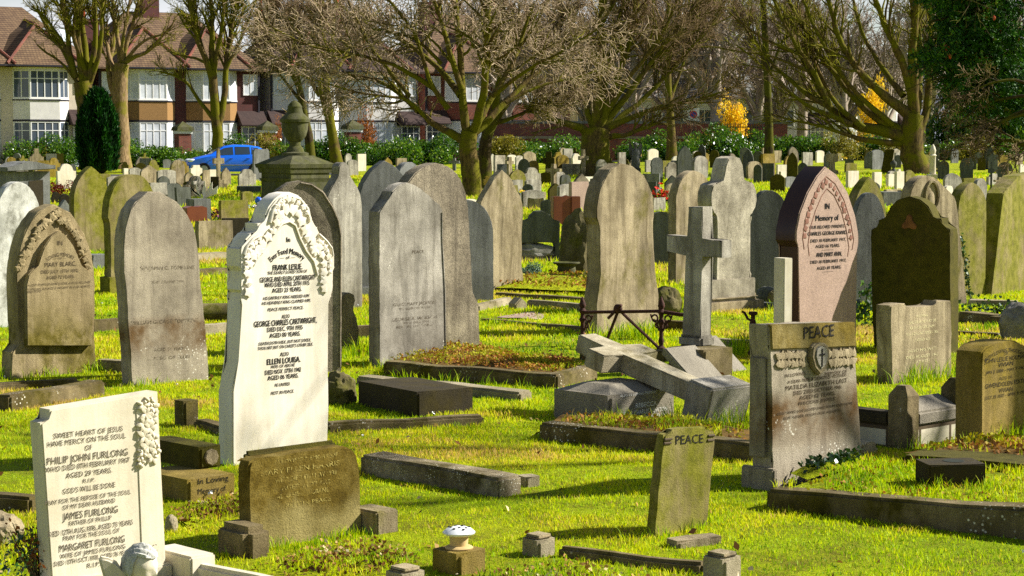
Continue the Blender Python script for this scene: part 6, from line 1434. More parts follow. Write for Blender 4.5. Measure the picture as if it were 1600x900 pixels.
def house(label, px, D, Wd=10.6, wall='brick', apron='pebbledash', roof='roof', gl='curtain', bays=(-2.1, 2.1), rot=30, white_upper=False, porch=None, skylight=False, eave=6.15, ridge=9.9, chim=((-5.0, 1.6), (0, 1.9))):
    p = at(px, 250, D); p.z = zg(p.x, p.y); h = empty('semi_detached_house', p, R(rot)); tag(h, label, 'house')
    e = eave; hw = Wd / 2
    bm = bmesh.new(); box(bm, -hw, hw, 0, 8, -.3, e); link('wall', bm_mesh(bm, 'wall', 0), M[wall], h)
    if white_upper:
        bm = bmesh.new(); box(bm, -hw - .02, hw + .02, -.03, 3, 2.9, e); link('rendered_wall', bm_mesh(bm, 'rendered_wall', 0), M['render_white'], h)
    bm = bmesh.new(); o = .45
    add_faces(bm, [(-hw - o, -o, e), (hw + o, -o, e), (hw + o, 8 + o, e), (-hw - o, 8 + o, e), (-hw + 3.1, 4, ridge), (hw - 3.1, 4, ridge), (-hw - o, -o, e - .12), (hw + o, -o, e - .12), (hw + o, 8 + o, e - .12), (-hw - o, 8 + o, e - .12)],
              [(0, 1, 5, 4), (1, 2, 5), (2, 3, 4, 5), (3, 0, 4), (6, 7, 1, 0), (7, 8, 2, 1), (8, 9, 3, 2), (9, 6, 0, 3), (9, 8, 7, 6)])
    rf = link('roof', bm_mesh(bm, 'roof', 0), M[roof], h)
    for sgn, cx in zip((-1, 1), bays):
        bm = bmesh.new(); bw = 2.35; ez = e + .004
        add_faces(bm, [(cx - bw, -1.15, ez), (cx + bw, -1.15, ez), (cx + bw, 2.6, e + 1.5), (cx - bw, 2.6, e + 1.5), (cx, .9, e + 2.5), (cx, 3.2, e + 2.9), (cx - bw, -1.15, ez - .14), (cx + bw, -1.15, ez - .14), (cx + bw, .2, ez - .14), (cx - bw, .2, ez - .14), (cx - bw, .2, ez), (cx + bw, .2, ez)],
                  [(0, 1, 4), (1, 2, 5, 4), (3, 0, 4, 5), (6, 7, 1, 0), (2, 3, 5), (7, 8, 11, 1), (9, 6, 0, 10), (9, 8, 7, 6)])
        br = link('bay_roof', bm_mesh(bm, 'bay_roof', 0), M[roof], h)
        bm = bmesh.new()
        for q in (((cx - bw, -1.15, e + .06), (cx, .9, e + 2.54)), ((cx + bw, -1.15, e + .06), (cx, .9, e + 2.54)), ((cx, .9, e + 2.54), (cx, 3.2, e + 2.94))): tube(bm, q, .09, 6)
        link('ridge_tile', bm_mesh(bm, 'ridge_tile'), M['brick'], br)
        bm = bmesh.new(); box(bm, cx - bw, cx + bw, -1.26, -1.155, e - .1, e + .0); link('gutter', bm_mesh(bm, 'gutter', 0), M['gutter'], h)
        bay(h, cx, 1.8, apron, gl, (.95, 2.75, 4.15, 5.85))
        dx = cx + sgn * 2.35 if abs(cx) > 1 else cx + 2.4
        win(h, T((dx - .45 + .25 * sgn, -.034, 4.5)), 1.0, 1.35, 2, .3, .07, gl)
        bm = bmesh.new(); box(bm, dx - .45 + .25 * sgn, dx + .55 + .25 * sgn, -.05, .1, 0, 2.15); dr_ = link('door', bm_mesh(bm, 'door', 0), M['door_dark'], h)
        win(dr_, T((dx - .65 + .25 * sgn, -.16, .02)), 1.4, 2.5, 3, .2, .08, 'glass', 'porch_glazing')
        bm = bmesh.new(); add_faces(bm, [(dx - .9 + .25 * sgn, -.9, 2.62), (dx + .95 + .25 * sgn, -.9, 2.62), (dx + .95 + .25 * sgn, -.03, 3.5), (dx - .9 + .25 * sgn, -.03, 3.5), (dx - .9 + .25 * sgn, -.9, 2.55), (dx + .95 + .25 * sgn, -.9, 2.55), (dx + .95 + .25 * sgn, -.03, 2.55), (dx - .9 + .25 * sgn, -.03, 2.55)], [(0, 1, 2, 3), (4, 5, 1, 0), (5, 6, 2, 1), (7, 4, 0, 3), (7, 6, 5, 4)])
        link('porch_roof', bm_mesh(bm, 'porch_roof', 0), M['roofdark'], h)
    bm = bmesh.new()
    for x in (-hw, hw): box(bm, x - .06, x + .06, -.12, -.02, 0, e)
    link('drainpipe', bm_mesh(bm, 'drainpipe', 0), M['gutter'], h)
    for cx, hh in chim:
        bm = bmesh.new(); box(bm, cx - .55, cx + .55, 3.5, 4.5, e + 1.2, ridge + hh - .6); box(bm, cx - .62, cx + .62, 3.42, 4.58, ridge + hh - .6 + .001, ridge + hh - .4)
        ch = link('chimney', bm_mesh(bm, 'chimney', 0), M['brickdark'], rf)
        for k in (-.3, .3):
            bm = bmesh.new(); lathe(bm, [(.13, 0), (.11, .7), (.15, .72), (.15, .8)], 10, (cx + k, 4, ridge + hh - .4)); link('chimney_pot', bm_mesh(bm, 'chimney_pot', 40), M['pot_red'], ch)
    if skylight:
        for sx in (2.4, 4.0):
            k = math.atan2(ridge - e, 4.45); bm = bmesh.new(); box(bm, 0, .9, -.05, .03, 0, 1.3, T((sx, 1.3, e + (ridge - e) * (1.75 / 4.45) + .05)) @ Matrix.Rotation(k - math.pi / 2, 4, 'X')); link('skylight', bm_mesh(bm, 'skylight', 0), M['lamp_glass'], rf)
    return h
house('white-rendered semi-detached house with a pale bay window, far left', 12, 122, wall='render_cream', apron='render_white', gl='glass', skylight=True, chim=((0, 1.2),))
house('brown pebbledashed pair of houses with white bay windows, between pollard trees', 283, 128, wall='brickdark', apron='pebbledash', gl='curtain', chim=((-4.6, -.2), (-.6, 1.6)))
house('white-walled house with dark tiled roof behind the urn', 540, 134, wall='render_white', apron='render_white', roof='roofdark', gl='curtain', chim=((-4, .6), (1, 1.3)))
house('red brick house half hidden by the spreading tree twigs', 770, 142, wall='brick', apron='brick', roof='roof', gl='curtain', chim=((-3, 1.2), (2, 1.2)), ridge=10.4)
house('pale house behind the sweeping mossy branches at right', 1345, 165, wall='render_white', apron='render_white', roof='roofdark', gl='curtain', chim=((0, 1),), eave=5.4, ridge=8.4)
# long pale building on the right
p = at(1075, 250, 150); p.z = zg(p.x, p.y); h = empty('long_white_building', p, R(12)); tag(h, 'long low pale building with a row of windows beyond the wall, right of centre', 'building')
bm = bmesh.new(); box(bm, -9, 9, 0, 8, -.3, 4.4); link('wall', bm_mesh(bm, 'wall', 0), M['render_white'], h)
bm = bmesh.new(); add_faces(bm, [(-9.3, -.3, 4.4), (9.3, -.3, 4.4), (9.3, 8.3, 4.4), (-9.3, 8.3, 4.4), (-9.3, 4, 6.4), (9.3, 4, 6.4)], [(0, 1, 5, 4), (2, 3, 4, 5), (1, 2, 5), (3, 0, 4), (3, 2, 1, 0)]); link('roof', bm_mesh(bm, 'roof', 0), M['blue'], h)
for i in range(8): win(h, T((-8.5 + i * 2.15, -.034, 2.3)), 1.7, 1.3, 3, 0, .07, 'glass')
bm = bmesh.new(); box(bm, -9.03, 9.03, -.04, -.005, -.2, 1.5); link('brick_base', bm_mesh(bm, 'brick_base', 0), M['brick'], h)
p = at(1010, 250, 156); p.z = zg(p.x, p.y); h = empty('flat_roofed_building', p, R(8)); tag(h, 'grey flat-roofed building glimpsed through limbs of the wide green-trunked tree', 'building')
bm = bmesh.new(); box(bm, -4.5, 4.5, 8.5, 14, -.3, 7.4); link('wall', bm_mesh(bm, 'wall', 0), M['blue'], h)
bm = bmesh.new(); box(bm, -4.7, 4.7, 8.3, 14.2, 7.402, 7.7); link('roof', bm_mesh(bm, 'roof', 0), M['gutter'], h)
for i in range(3): win(h, T((-4 + i * 2.8, 8.46, 4.9)), 2, 1.4, 3, 0, .07, 'glass')
# boundary wall
pa, pb = at(770, 250, 127), at(1230, 250, 129)
L = (pb - pa).xy.length; g = Vector((pa.x, pa.y, .8)); h = empty('boundary_wall', g, math.atan2(pb.y - pa.y, pb.x - pa.x)); tag(h, 'red brick boundary wall with pale stone bands beyond the hedge, right half', 'wall')
bm = bmesh.new(); box(bm, 0, L, 0, .25, -.3, 2.3); link('brickwork', bm_mesh(bm, 'brickwork', 0), M['brick'], h)
for z, nm in ((1.35, 'stone_band'), (2.302, 'coping')):
    bm = bmesh.new(); box(bm, -.05, L + .05, -.06, .31, z, z + .16); link(nm, bm_mesh(bm, nm, 0), M['kerbpale' if nm == 'stone_band' else 'blue'], h)
for px, lab in ((286, 'brick gate pier with stone cap before the bay windows'), (418, 'brick gate pier with mossy stone cap left of the urn'), (551, 'brick gate pier with stone cap right of the bare leaning trunk')):
    p = at(px, 250, 122.5); p.z = zg(p.x, p.y); h = empty('gate_pier', p, R(30)); tag(h, lab, 'gate pier')
    bm = bmesh.new(); box(bm, -.4, .4, -.4, .4, -.2, 2.0); link('shaft', bm_mesh(bm, 'shaft', 0), M['brick'], h)
    bm = bmesh.new(); box(bm, -.46, .46, -.46, .46, 2.002, 2.18); link('band', bm_mesh(bm, 'band', 0), M['paint_white'], h)
    bm = bmesh.new(); add_faces(bm, [(-.55, -.55, 2.182), (.55, -.55, 2.182), (.55, .55, 2.182), (-.55, .55, 2.182), (-.5, -.5, 2.4), (.5, -.5, 2.4), (.5, .5, 2.4), (-.5, .5, 2.4), (0, 0, 2.75)], [(3, 2, 1, 0), (0, 1, 5, 4), (1, 2, 6, 5), (2, 3, 7, 6), (3, 0, 4, 7), (4, 5, 8), (5, 6, 8), (6, 7, 8), (7, 4, 8)]); link('cap', bm_mesh(bm, 'cap', 0), M['urnstone'], h)
# railings in front of the forsythia
p = at(1110, 250, 122); p.z = zg(p.x, p.y); h = empty('iron_fence', p); tag(h, 'dark iron railings in front of the yellow forsythia', 'railing')
bm = bmesh.new()
for i in range(22): tube(bm, [(i * .15, 0, 0), (i * .15, 0, 2.25)], .018, 5)
link('bars', bm_mesh(bm, 'bars'), M['gutter'], h)
bm = bmesh.new(); box(bm, -.05, 3.25, -.02, .02, 2.0, 2.05); box(bm, -.05, 3.25, -.02, .02, .5, .55); link('rails', bm_mesh(bm, 'rails'), M['gutter'], h)
# no-parking sign
p = at(1083, 250, 123.5); p.z = zg(p.x, p.y); h = empty('no_parking_sign', p); tag(h, 'white sign with a blue and red no-parking disc, beside the slim mossy trunk', 'sign')
zc_ = CAMH - (179 - 228) / ppm(123.5) - p.z
bm = bmesh.new(); box(bm, -.36, .36, -.03, .0, zc_ - .4, zc_ + .38); bd = link('board', bm_mesh(bm, 'board'), M['paint_white'], h)
def disc(r0, r1, y, mat, nm):
    bm = bmesh.new(); n = 28
    a_ = [bm.verts.new((r1 * math.cos(i / n * 6.2832), y, zc_ + r1 * math.sin(i / n * 6.2832))) for i in range(n)]
    if r0:
        b_ = [bm.verts.new((r0 * math.cos(i / n * 6.2832), y, zc_ + r0 * math.sin(i / n * 6.2832))) for i in range(n)]
        for i in range(n): bm.faces.new((a_[i], a_[(i + 1) % n], b_[(i + 1) % n], b_[i]))
    else: bm.faces.new(a_)
    link(nm, bm_mesh(bm, nm), M[mat], bd)
disc(0, .2, -.034, 'sign_blue', 'blue_disc'); disc(.17, .23, -.038, 'sign_red', 'red_ring')
bm = bmesh.new(); box(bm, -.18, .18, -.043, -.04, -.025, .025, T((0, 0, zc_)) @ Matrix.Rotation(R(45), 4, 'Y')); link('red_bar', bm_mesh(bm, 'red_bar'), M['sign_red'], bd)
bm = bmesh.new(); lathe(bm, [(.03, 0), (.03, zc_ + .38)], 8, (0, .03, 0)); link('pole', bm_mesh(bm, 'pole'), M['gutter'], h)

# ------------------------------------------------------------------ vehicles
def car(label, px, py, rot, paint, scale=1, name='parked_car', cat='car', z=None, flip=False):
    p = G(px, py) if z is None else z
    r = empty(name, p, R(rot)); tag(r, label, cat); r.scale = (scale * (-1 if flip else 1), scale, scale)
    stn = [(0, .38, .58, .62, .5, .45), (.1, .27, .68, .74, .72, .62), (.45, .22, .82, .89, .82, .7), (.9, .2, .93, .99, .84, .72), (1.12, .2, .96, 1.04, .84, .7), (1.45, .2, .97, 1.26, .84, .63), (1.8, .2, .98, 1.44, .84, .58), (2.3, .2, .99, 1.51, .84, .58), (3.0, .2, 1.01, 1.49, .84, .58), (3.5, .21, 1.03, 1.41, .83, .56), (3.82, .25, 1.03, 1.2, .78, .55), (3.96, .3, .96, 1.02, .72, .5), (4.0, .4, .8, .86, .68, .45)]
    bm = bmesh.new(); rings = []
    sec = lambda s: [(0, s[1]), (s[4] * .9, s[1]), (s[4], s[1] + .18), (s[4] * 1.01, (s[1] + s[2]) / 2 + .05), (s[4] * .985, s[2]), (s[5] * 1.02, s[3] - .03), (s[5] * .9, s[3]), (0, s[3] + .015)]
    for s in stn:
        h_ = sec(s); rings.append([bm.verts.new((s[0], y, zz)) for y, zz in h_] + [bm.verts.new((s[0], -y, zz)) for y, zz in h_[-2:0:-1]])
    n = len(rings[0])
    for a_, b_ in zip(rings, rings[1:]):
        for i in range(n): bm.faces.new((a_[i], a_[(i + 1) % n], b_[(i + 1) % n], b_[i]))
    bm.faces.new(rings[0][::-1]); bm.faces.new(rings[-1])
    link('body', bm_mesh(bm, 'body', 40), M[paint], r)
    def ip(x):
        for s, t_ in zip(stn, stn[1:]):
            if s[0] <= x <= t_[0]:
                k = (x - s[0]) / (t_[0] - s[0]); return [u_ + (v_ - u_) * k for u_, v_ in zip(s, t_)]
    for sg_ in (-1, 1):
        for x0, x1, nm in ((1.5, 2.2, 'front_window'), (2.3, 3.02, 'rear_window'), (3.1, 3.45, 'quarter_window')):
            bm = bmesh.new(); top, bot = [], []
            for i in range(6):
                s = ip(x0 + (x1 - x0) * i / 5); A_ = Vector((s[0], s[4] * .985, s[2])); B_ = Vector((s[0], s[5] * 1.02, s[3] - .03))
                for q, ls in ((.08, bot), (.88, top)):
                    v = A_.lerp(B_, q); ls.append(bm.verts.new((v.x, sg_ * (v.y + .012), v.z + .004)))
            for i in range(5): bm.faces.new((bot[i], bot[i + 1], top[i + 1], top[i]))
            link(nm, bm_mesh(bm, nm, 0), M['carglass'], r)
        bm = bmesh.new(); rock(bm, (1.42, sg_ * .95, 1.0), (.07, .09, .07), 1, .05); link('mirror', bm_mesh(bm, 'mirror', 60), M[paint], r)
        bm = bmesh.new(); rock(bm, (.2, sg_ * .66, .74), (.2, .1, .09), 1, .02); link('headlight', bm_mesh(bm, 'headlight', 60), M['lamp_glass'], r)
        for x in (2.12, 2.95):
            bm = bmesh.new(); box(bm, x - .09, x + .06, sg_ * .85 - .025, sg_ * .85 + .025, .83, .87, None, .01); link('handle', bm_mesh(bm, 'handle'), M[paint], r)
        bm = bmesh.new(); box(bm, 1.2, 3.2, sg_ * .85 - .02, sg_ * .85 + .02, .5, .55, None, .008); link('side_moulding', bm_mesh(bm, 'side_moulding'), M['steel'], r)
        for x in (.75, 3.25):
            bm = bmesh.new(); lathe(bm, [(.2, -.1), (.3, -.1), (.32, -.06), (.32, .06), (.3, .1), (.2, .1)], 24)
            bmesh.ops.transform(bm, matrix=T((x, sg_ * .78, .32)) @ Matrix.Rotation(R(90), 4, 'X'), verts=bm.verts[:]); w_ = link('wheel', bm_mesh(bm, 'wheel', 40), M['rubber'], r)
            bm = bmesh.new(); lathe(bm, [(.19, -.012), (.19, .012), (.06, .02), (.01, .022)], 16)
            bmesh.ops.transform(bm, matrix=T((x, sg_ * .885, .32)) @ Matrix.Rotation(R(90 * sg_), 4, 'X'), verts=bm.verts[:]); link('rim', bm_mesh(bm, 'rim', 40), M['steel'], w_)
    bm = bmesh.new(); v = []
    for i in range(5):
        s = ip(1.14 + .64 * i / 4); v.append([bm.verts.new((s[0] - .012, y * s[5] * .88, s[3] + .016)) for y in (-1, 0, 1)])
    for a_, b_ in zip(v, v[1:]):
        for i in range(2): bm.faces.new((a_[i], a_[i + 1], b_[i + 1], b_[i]))
    link('windscreen', bm_mesh(bm, 'windscreen', 0), M['carglass'], r)
    bm = bmesh.new(); box(bm, -.02, .04, -.4, .4, .42, .54, None, .01); link('grille', bm_mesh(bm, 'grille'), M['rubber'], r)
    return r
cp = at(291, 250, 94); cp.z = zg(cp.x, cp.y)
car('bright blue hatchback parked behind the gravestones at left', 0, 0, 16, 'carpaint', .95, z=cp)

# ------------------------------------------------------------------ ground, road, hills
xs = np.concatenate([np.linspace(-900, -60, 14), np.linspace(-55, 55, 56), np.linspace(60, 900, 14)]); ys = np.concatenate([np.linspace(-60, 0, 6), np.linspace(4, 140, 69), np.linspace(150, 1500, 18)])
X, Y = np.meshgrid(xs, ys); Z = np_zg(X, Y); nx, ny = len(xs), len(ys)
idx = np.arange(nx * ny).reshape(ny, nx); f = np.stack([idx[:-1, :-1], idx[:-1, 1:], idx[1:, 1:], idx[1:, :-1]], -1).reshape(-1, 4)
me = np_mesh('ground', np.stack([X, Y, Z], -1).reshape(-1, 3), [f], True); me.materials.append(M['turf']); tag(link('ground', me), kind='structure')
def strip_road(name, y0, y1, mat, lift, x0=-90, x1=90):
    xs = np.linspace(x0, x1, 50); V = []
    for x in xs:
        for y in (y0, y1): V.append((x, y, zg(x, y) + lift))
    i = np.arange(len(xs) - 1) * 2; f = np.stack([i, i + 2, i + 3, i + 1], 1)
    me = np_mesh(name, V, [f]); me.materials.append(M[mat]); tag(link(name, me), kind='structure')
strip_road('road', 123.2, 126.4, 'tar', .012); strip_road('path', 93.5, 97.5, 'tar', .008, -60, -8)
xs = np.linspace(-700, 800, 120); V = []
for x in xs:
    hgt = 30 + 10 * mnoise.noise(Vector((x * .006, 1.3, 0))) + 5 * mnoise.noise(Vector((x * .03, 2.3, 0))) + 3 * mnoise.noise(Vector((x * .12, 5.3, 0))) - max(0, -x - 60) * .04
    for k in range(7): V.append((x, 560 + 50 * k, -1 + hgt * min(1, .25 + k * .15) + (2 * mnoise.noise(Vector((x * .1, k, 7))) if k else 0) if k else -1))
n = len(xs); idx = np.arange(n * 7).reshape(n, 7); f = np.stack([idx[:-1, :-1], idx[1:, :-1], idx[1:, 1:], idx[:-1, 1:]], -1).reshape(-1, 4)
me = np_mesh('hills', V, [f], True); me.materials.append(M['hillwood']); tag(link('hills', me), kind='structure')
# ------------------------------------------------------------------ grass
def vnoise(x, y, s, seed):
    """smooth value noise"""
    rg = np.random.default_rng(seed); t = rg.uniform(0, 1, (64, 64))
    u, v = x / s, y / s; i, j = np.floor(u).astype(int), np.floor(v).astype(int); a, b = u - i, v - j
    a = a * a * (3 - 2 * a); b = b * b * (3 - 2 * b)
    g = lambda p, q: t[p % 64, q % 64]
    return (g(i, j) * (1 - a) + g(i + 1, j) * a) * (1 - b) + (g(i, j + 1) * (1 - a) + g(i + 1, j + 1) * a) * b
def blades(X, Y, Zb, hgt, wid, tint, two=True):
    n = len(X); th = RNG.uniform(0, 2 * np.pi, n); ln = RNG.uniform(.1, .75, n) * hgt
    phi = RNG.uniform(0, 2 * np.pi, n)
    dx, dy = np.cos(th) * wid / 2, np.sin(th) * wid / 2
    lx, ly = np.cos(phi) * ln, np.sin(phi) * ln
    base = np.stack([X, Y, Zb], 1); d = np.stack([dx, dy, 0 * dx], 1)
    tip = base + np.stack([lx, ly, hgt], 1)
    if two:
        mid = base + np.stack([lx * .35, ly * .35, hgt * .6], 1)
        V = np.stack([base - d, base + d, mid + d * .75, mid - d * .75, tip], 1).reshape(-1, 3)
        k = np.arange(n)[:, None] * 5
        return V, k + np.array([[0, 1, 2, 3]]), k + np.array([[3, 2, 4]]), np.repeat(tint, 5)
    V = np.stack([base - d, base + d, tip], 1).reshape(-1, 3); k = np.arange(n)[:, None] * 3
    return V, None, k + np.array([[0, 1, 2]]), np.repeat(tint, 3)
def pts_in(D0, D1, dens):
    A = .52 * (D1 ** 2 - D0 ** 2) / 2 * 1.08; n = int(A * dens)
    Yv = np.sqrt(RNG.uniform(D0 ** 2, D1 ** 2, n)); Xv = RNG.uniform(-.275, .275, n) * Yv
    return Xv, Yv
VV, QQ, TT, CC = [], [], [], []; off = 0
def put(V, q, t, c):
    global off
    VV.append(V); CC.append(c)
    if q is not None: QQ.append(q + off)
    TT.append(t + off); off += len(V)
def patch_tint(X, Y):  # random grass variety; its dark patches also stand in for tree shadow
    a = vnoise(X, Y, .55, 1); b = vnoise(X, Y, 2.3, 2); c = vnoise(X, Y, .16, 3)
    d = vnoise(X, Y, 1.1, 4)
    return np.clip(.46 + (a - .5) * .55 + (b - .5) * .6 + (c - .5) * .35 + np.clip(d - .68, 0, 1) * 1.3 + RNG.normal(size=len(X)) * .14 + (RNG.uniform(size=len(X)) < .05) * .4, 0, 1), a, c
for D0, D1, dens, h0, w0, two in ((7.2, 11, 6600, .017, .0042, True), (11, 16, 3900, .02, .0055, True), (16, 24, 1600, .028, .009, True), (24, 42, 330, .055, .02, False), (42, 90, 55, .07, .05, False)):
    X, Y = pts_in(D0, D1, dens); t, a, c = patch_tint(X, Y)
    keep = RNG.uniform(size=len(X)) < np.clip(.16 + 1.5 * a * (c + .35), 0, 1); X, Y, t, a, c = X[keep], Y[keep], t[keep], a[keep], c[keep]
    h = h0 * (.42 + .8 * c + .6 * a) * RNG.uniform(.6, 1.35, len(X))
    put(*blades(X, Y, np_zg(X, Y) - .004, h, w0 * RNG.uniform(.7, 1.3, len(X)), t, two))
# longer tufts along the feet of stones and kerbs (pixel line, spread m, count, height m, lift m)
TUFTS = [((25, 590), (150, 580), .08, 700, .09, 0), ((205, 606), (330, 580), .07, 420, .07, 0), ((362, 732), (440, 712), .05, 260, .07, 0), ((418, 702), (440, 696), .03, 90, .12, 0), ((385, 866), (570, 836), .05, 420, .05, 0), ((590, 578), (750, 548), .08, 600, .07, 0),
         ((535, 560), (570, 552), .07, 300, .12, 0), ((935, 530), (1010, 522), .09, 420, .12, 0), ((960, 528), (1010, 530), .07, 360, .2, 0), ((940, 672), (1060, 660), .06, 420, .11, 0), ((1120, 668), (1178, 660), .07, 240, .13, 0), ((1010, 846), (1115, 812), .06, 320, .06, 0),
         ((1195, 790), (1420, 815), .04, 300, .05, 0), ((1395, 602), (1490, 585), .09, 520, .13, 0), ((1440, 690), (1512, 672), .09, 480, .1, 0), ((1418, 706), (1440, 668), .04, 200, .13, 0), ((1100, 545), (1190, 548), .09, 420, .13, 0), ((1150, 560), (1172, 548), .05, 160, .2, 0), ((1545, 710), (1600, 702), .08, 300, .09, .1),
         ((560, 660), (740, 668), .05, 220, .05, 0), ((600, 590), (860, 610), .03, 160, .08, 0), ((340, 700), (365, 690), .05, 120, .08, 0), ((840, 446), (925, 440), .12, 500, .09, 0), ((1215, 470), (1240, 520), .1, 260, .08, 0), ((760, 505), (910, 516), .03, 240, .06, 0), ((825, 486), (920, 495), .05, 300, .07, 0),
         ((0, 830), (60, 880), .1, 500, .06, 0), ((170, 300), (420, 320), .5, 700, .1, 0), ((300, 420), (360, 420), .1, 160, .07, 0), ((318, 400), (362, 402), .1, 160, .08, 0), ((1440, 800), (1600, 800), .1, 700, .06, .1), ((1500, 520), (1560, 515), .08, 260, .06, .02)]
for p, q, sp, n, hh, lift in TUFTS:
    A, B = np.array(G(*p)), np.array(G(*q)); k = RNG.uniform(size=(n, 1)); C = A * (1 - k) + B * k + RNG.normal(size=(n, 3)) * np.array((sp, sp, 0))
    clump = vnoise(C[:, 0], C[:, 1], .09, 5)
    kk = clump > .3; C = C[kk]; clump = clump[kk]
    D = A[1]; t = np.clip(RNG.normal(.36, .2, len(C)), 0, .95)
    put(*blades(C[:, 0], C[:, 1], np_zg(C[:, 0], C[:, 1]) + lift, hh * (.3 + clump) * RNG.uniform(.5, 1.3, len(C)), np.full(len(C), .0045 * max(1, D / 11)), t))
for poly, lift, n, hh in (([(395, 880), (572, 838), (690, 868), (640, 905), (420, 915)], .012, 1500, .03), ([(262, 800), (380, 770), (392, 800), (300, 830)], .008, 500, .03), ([(700, 905), (880, 872), (1090, 905), (900, 960), (720, 960)], .01, 1500, .03), ([(1205, 795), (1352, 745), (1660, 770), (1650, 846)], .1, 5200, .035), ([(850, 683), (880, 664), (1060, 668), (1180, 690), (1178, 718)], .075, 1500, .04), ([(1412, 738), (1540, 712), (1660, 730), (1650, 752)], .12, 900, .035), ([(602, 582), (700, 552), (930, 590), (868, 603)], .1, 900, .03)):
    A = np.array([tuple(G(*p)) for p in poly]); C = RNG.dirichlet(np.ones(len(poly)) * .8, n) @ A; kk = vnoise(C[:, 0], C[:, 1], .14, 9) > .38; C = C[kk]
    t, _a, _c = patch_tint(C[:, 0], C[:, 1]); put(*blades(C[:, 0], C[:, 1], C[:, 2] + lift, hh * RNG.uniform(.5, 1.3, len(C)), np.full(len(C), .0048), t))
V = np.concatenate(VV); c = np.concatenate(CC); col = np.stack([c, c, c, np.ones_like(c)], 1)
me = np_mesh('grass', V, [np.concatenate(QQ), np.concatenate(TT)], tint=col); me.materials.append(M['grassblade'])
tag(link('grass', me), 'short bright yellow-green grass growing between the graves', 'grass', kind='stuff')

# ------------------------------------------------------------------ ground cover on the graves, litter
def cover(label, poly, z, n, leaf, mat, name='ground_cover', sheet='soil', mound=.03):
    P = [G(*p) for p in poly]; c = sum(P, Vector()) / len(P)
    bm = bmesh.new(); N = 10
    ctr = bm.verts.new((0, 0, z + mound)); rings = []
    for k in (.35, .7, 1.0):
        ring_ = []
        for i in range(len(P)):
            for j in range(4):
                q = P[i].lerp(P[(i + 1) % len(P)], j / 4) - c
                ring_.append(bm.verts.new((q.x * k, q.y * k, q.z + z * (1 if k < 1 else .9) + mound * (1 - k ** 2) + .012 * mnoise.noise(q * 6))))
        rings.append(ring_)
    m_ = len(rings[0])
    for i in range(m_):
        bm.faces.new((ctr, rings[0][i], rings[0][(i + 1) % m_]))
        for a_, b_ in zip(rings, rings[1:]): bm.faces.new((a_[i], b_[i], b_[(i + 1) % m_], a_[(i + 1) % m_]))
    o = link(name, bm_mesh(bm, name, 60), M[sheet], None, c); tag(o, label, 'ground cover', kind='stuff')
    w = RNG.dirichlet(np.ones(len(P)) * .8, n); A = np.array([tuple(p - c) for p in P]); C = w @ A
    C[:, 2] = z + mound * .6 + RNG.uniform(-.005, .02, n)
    v, f = leaf_quads(C, leaf, .9, .7); me = np_mesh('leaves', v, [f], tint=tints(n, base=np.clip(.45 + (vnoise(C[:, 0], C[:, 1], .12, 8) - .5) * 1.1, 0, 1))); me.materials.append(M[mat]); lo = link('leaves', me, None, o); lo['kind'] = 'stuff'
    return o
cover('rust and green mat of low plants on the grave of the pale ogee-shouldered headstone', [(602, 582), (700, 552), (930, 590), (868, 603)], .085, 5200, .022, 'sedum')
cover('leaf litter and low weeds in front of the mossy tablet', [(395, 880), (572, 838), (690, 868), (640, 905), (420, 915)], .006, 1000, .02, 'litter', sheet='turf', mound=.012)
cover('grassy bed inside the long lower right kerb', [(1205, 795), (1352, 745), (1660, 770), (1650, 846)], .085, 900, .022, 'sedum', sheet='turf')

cover('green weeds at the foot of the PEACE headstone', [(1235, 768), (1290, 752), (1352, 738), (1345, 756), (1262, 778)], .1, 420, .03, 'ivy', sheet='turf')
cover('brown moss and leaves below the lettered mossy block', [(262, 800), (380, 770), (392, 800), (300, 830)], .004, 600, .02, 'litter', sheet='turf', mound=.008)
cover('moss and litter inside the small posts at the bottom', [(700, 905), (880, 872), (1090, 905), (900, 960), (720, 960)], .003, 1000, .02, 'litter', sheet='turf', mound=.01)
cover('brown bare patch with leaves in the grass left of the mossy kerb', [(800, 566), (860, 556), (905, 566), (850, 576)], .004, 600, .03, 'litter', mound=.006)
cover('worn pinkish flat ledger stone sunk in the grass', [(775, 497), (830, 488), (855, 492), (845, 501)], .012, 60, .02, 'litter', name='ledger_patch', sheet='red', mound=.006)
cover('dark weedy mound by the lavender bush', [(775, 455), (800, 438), (925, 436), (925, 462)], .05, 1600, .04, 'sedum', sheet='turf', mound=.08)
cover('mossy top of the grave under the fallen cross', [(850, 683), (880, 664), (1060, 668), (1180, 690), (1178, 718)], .07, 1500, .024, 'sedum', mound=.01)
cover('weeds on the ledge under the yellow-mossed headstone', [(1412, 738), (1540, 712), (1660, 730), (1650, 752)], .115, 700, .03, 'sedum', mound=.012)
X, Y = pts_in(7.4, 30, 7); kk = vnoise(X, Y, .8, 21) > .42; X, Y = X[kk], Y[kk]
C = np.stack([X, Y, np_zg(X, Y) + RNG.uniform(.012, .035, len(X))], 1); v, f = leaf_quads(C, .04, 1.2, .6)
me = np_mesh('fallen_leaves', v, [f], tint=tints(len(C))); me.materials.append(M['litter']); tag(link('fallen_leaves', me), 'scattered dry brown leaves on the grass', 'leaves', kind='stuff')
X, Y = pts_in(7.4, 22, .6); C = np.repeat(np.stack([X, Y, np_zg(X, Y) + .04], 1), 6, 0); v, f = leaf_quads(C, .014, 1.5, .7)
me = np_mesh('daisies', v, [f]); me.materials.append(M['petal_white']); tag(link('daisies', me), 'tiny white daisies dotted over the grass', 'flowers', kind='stuff')

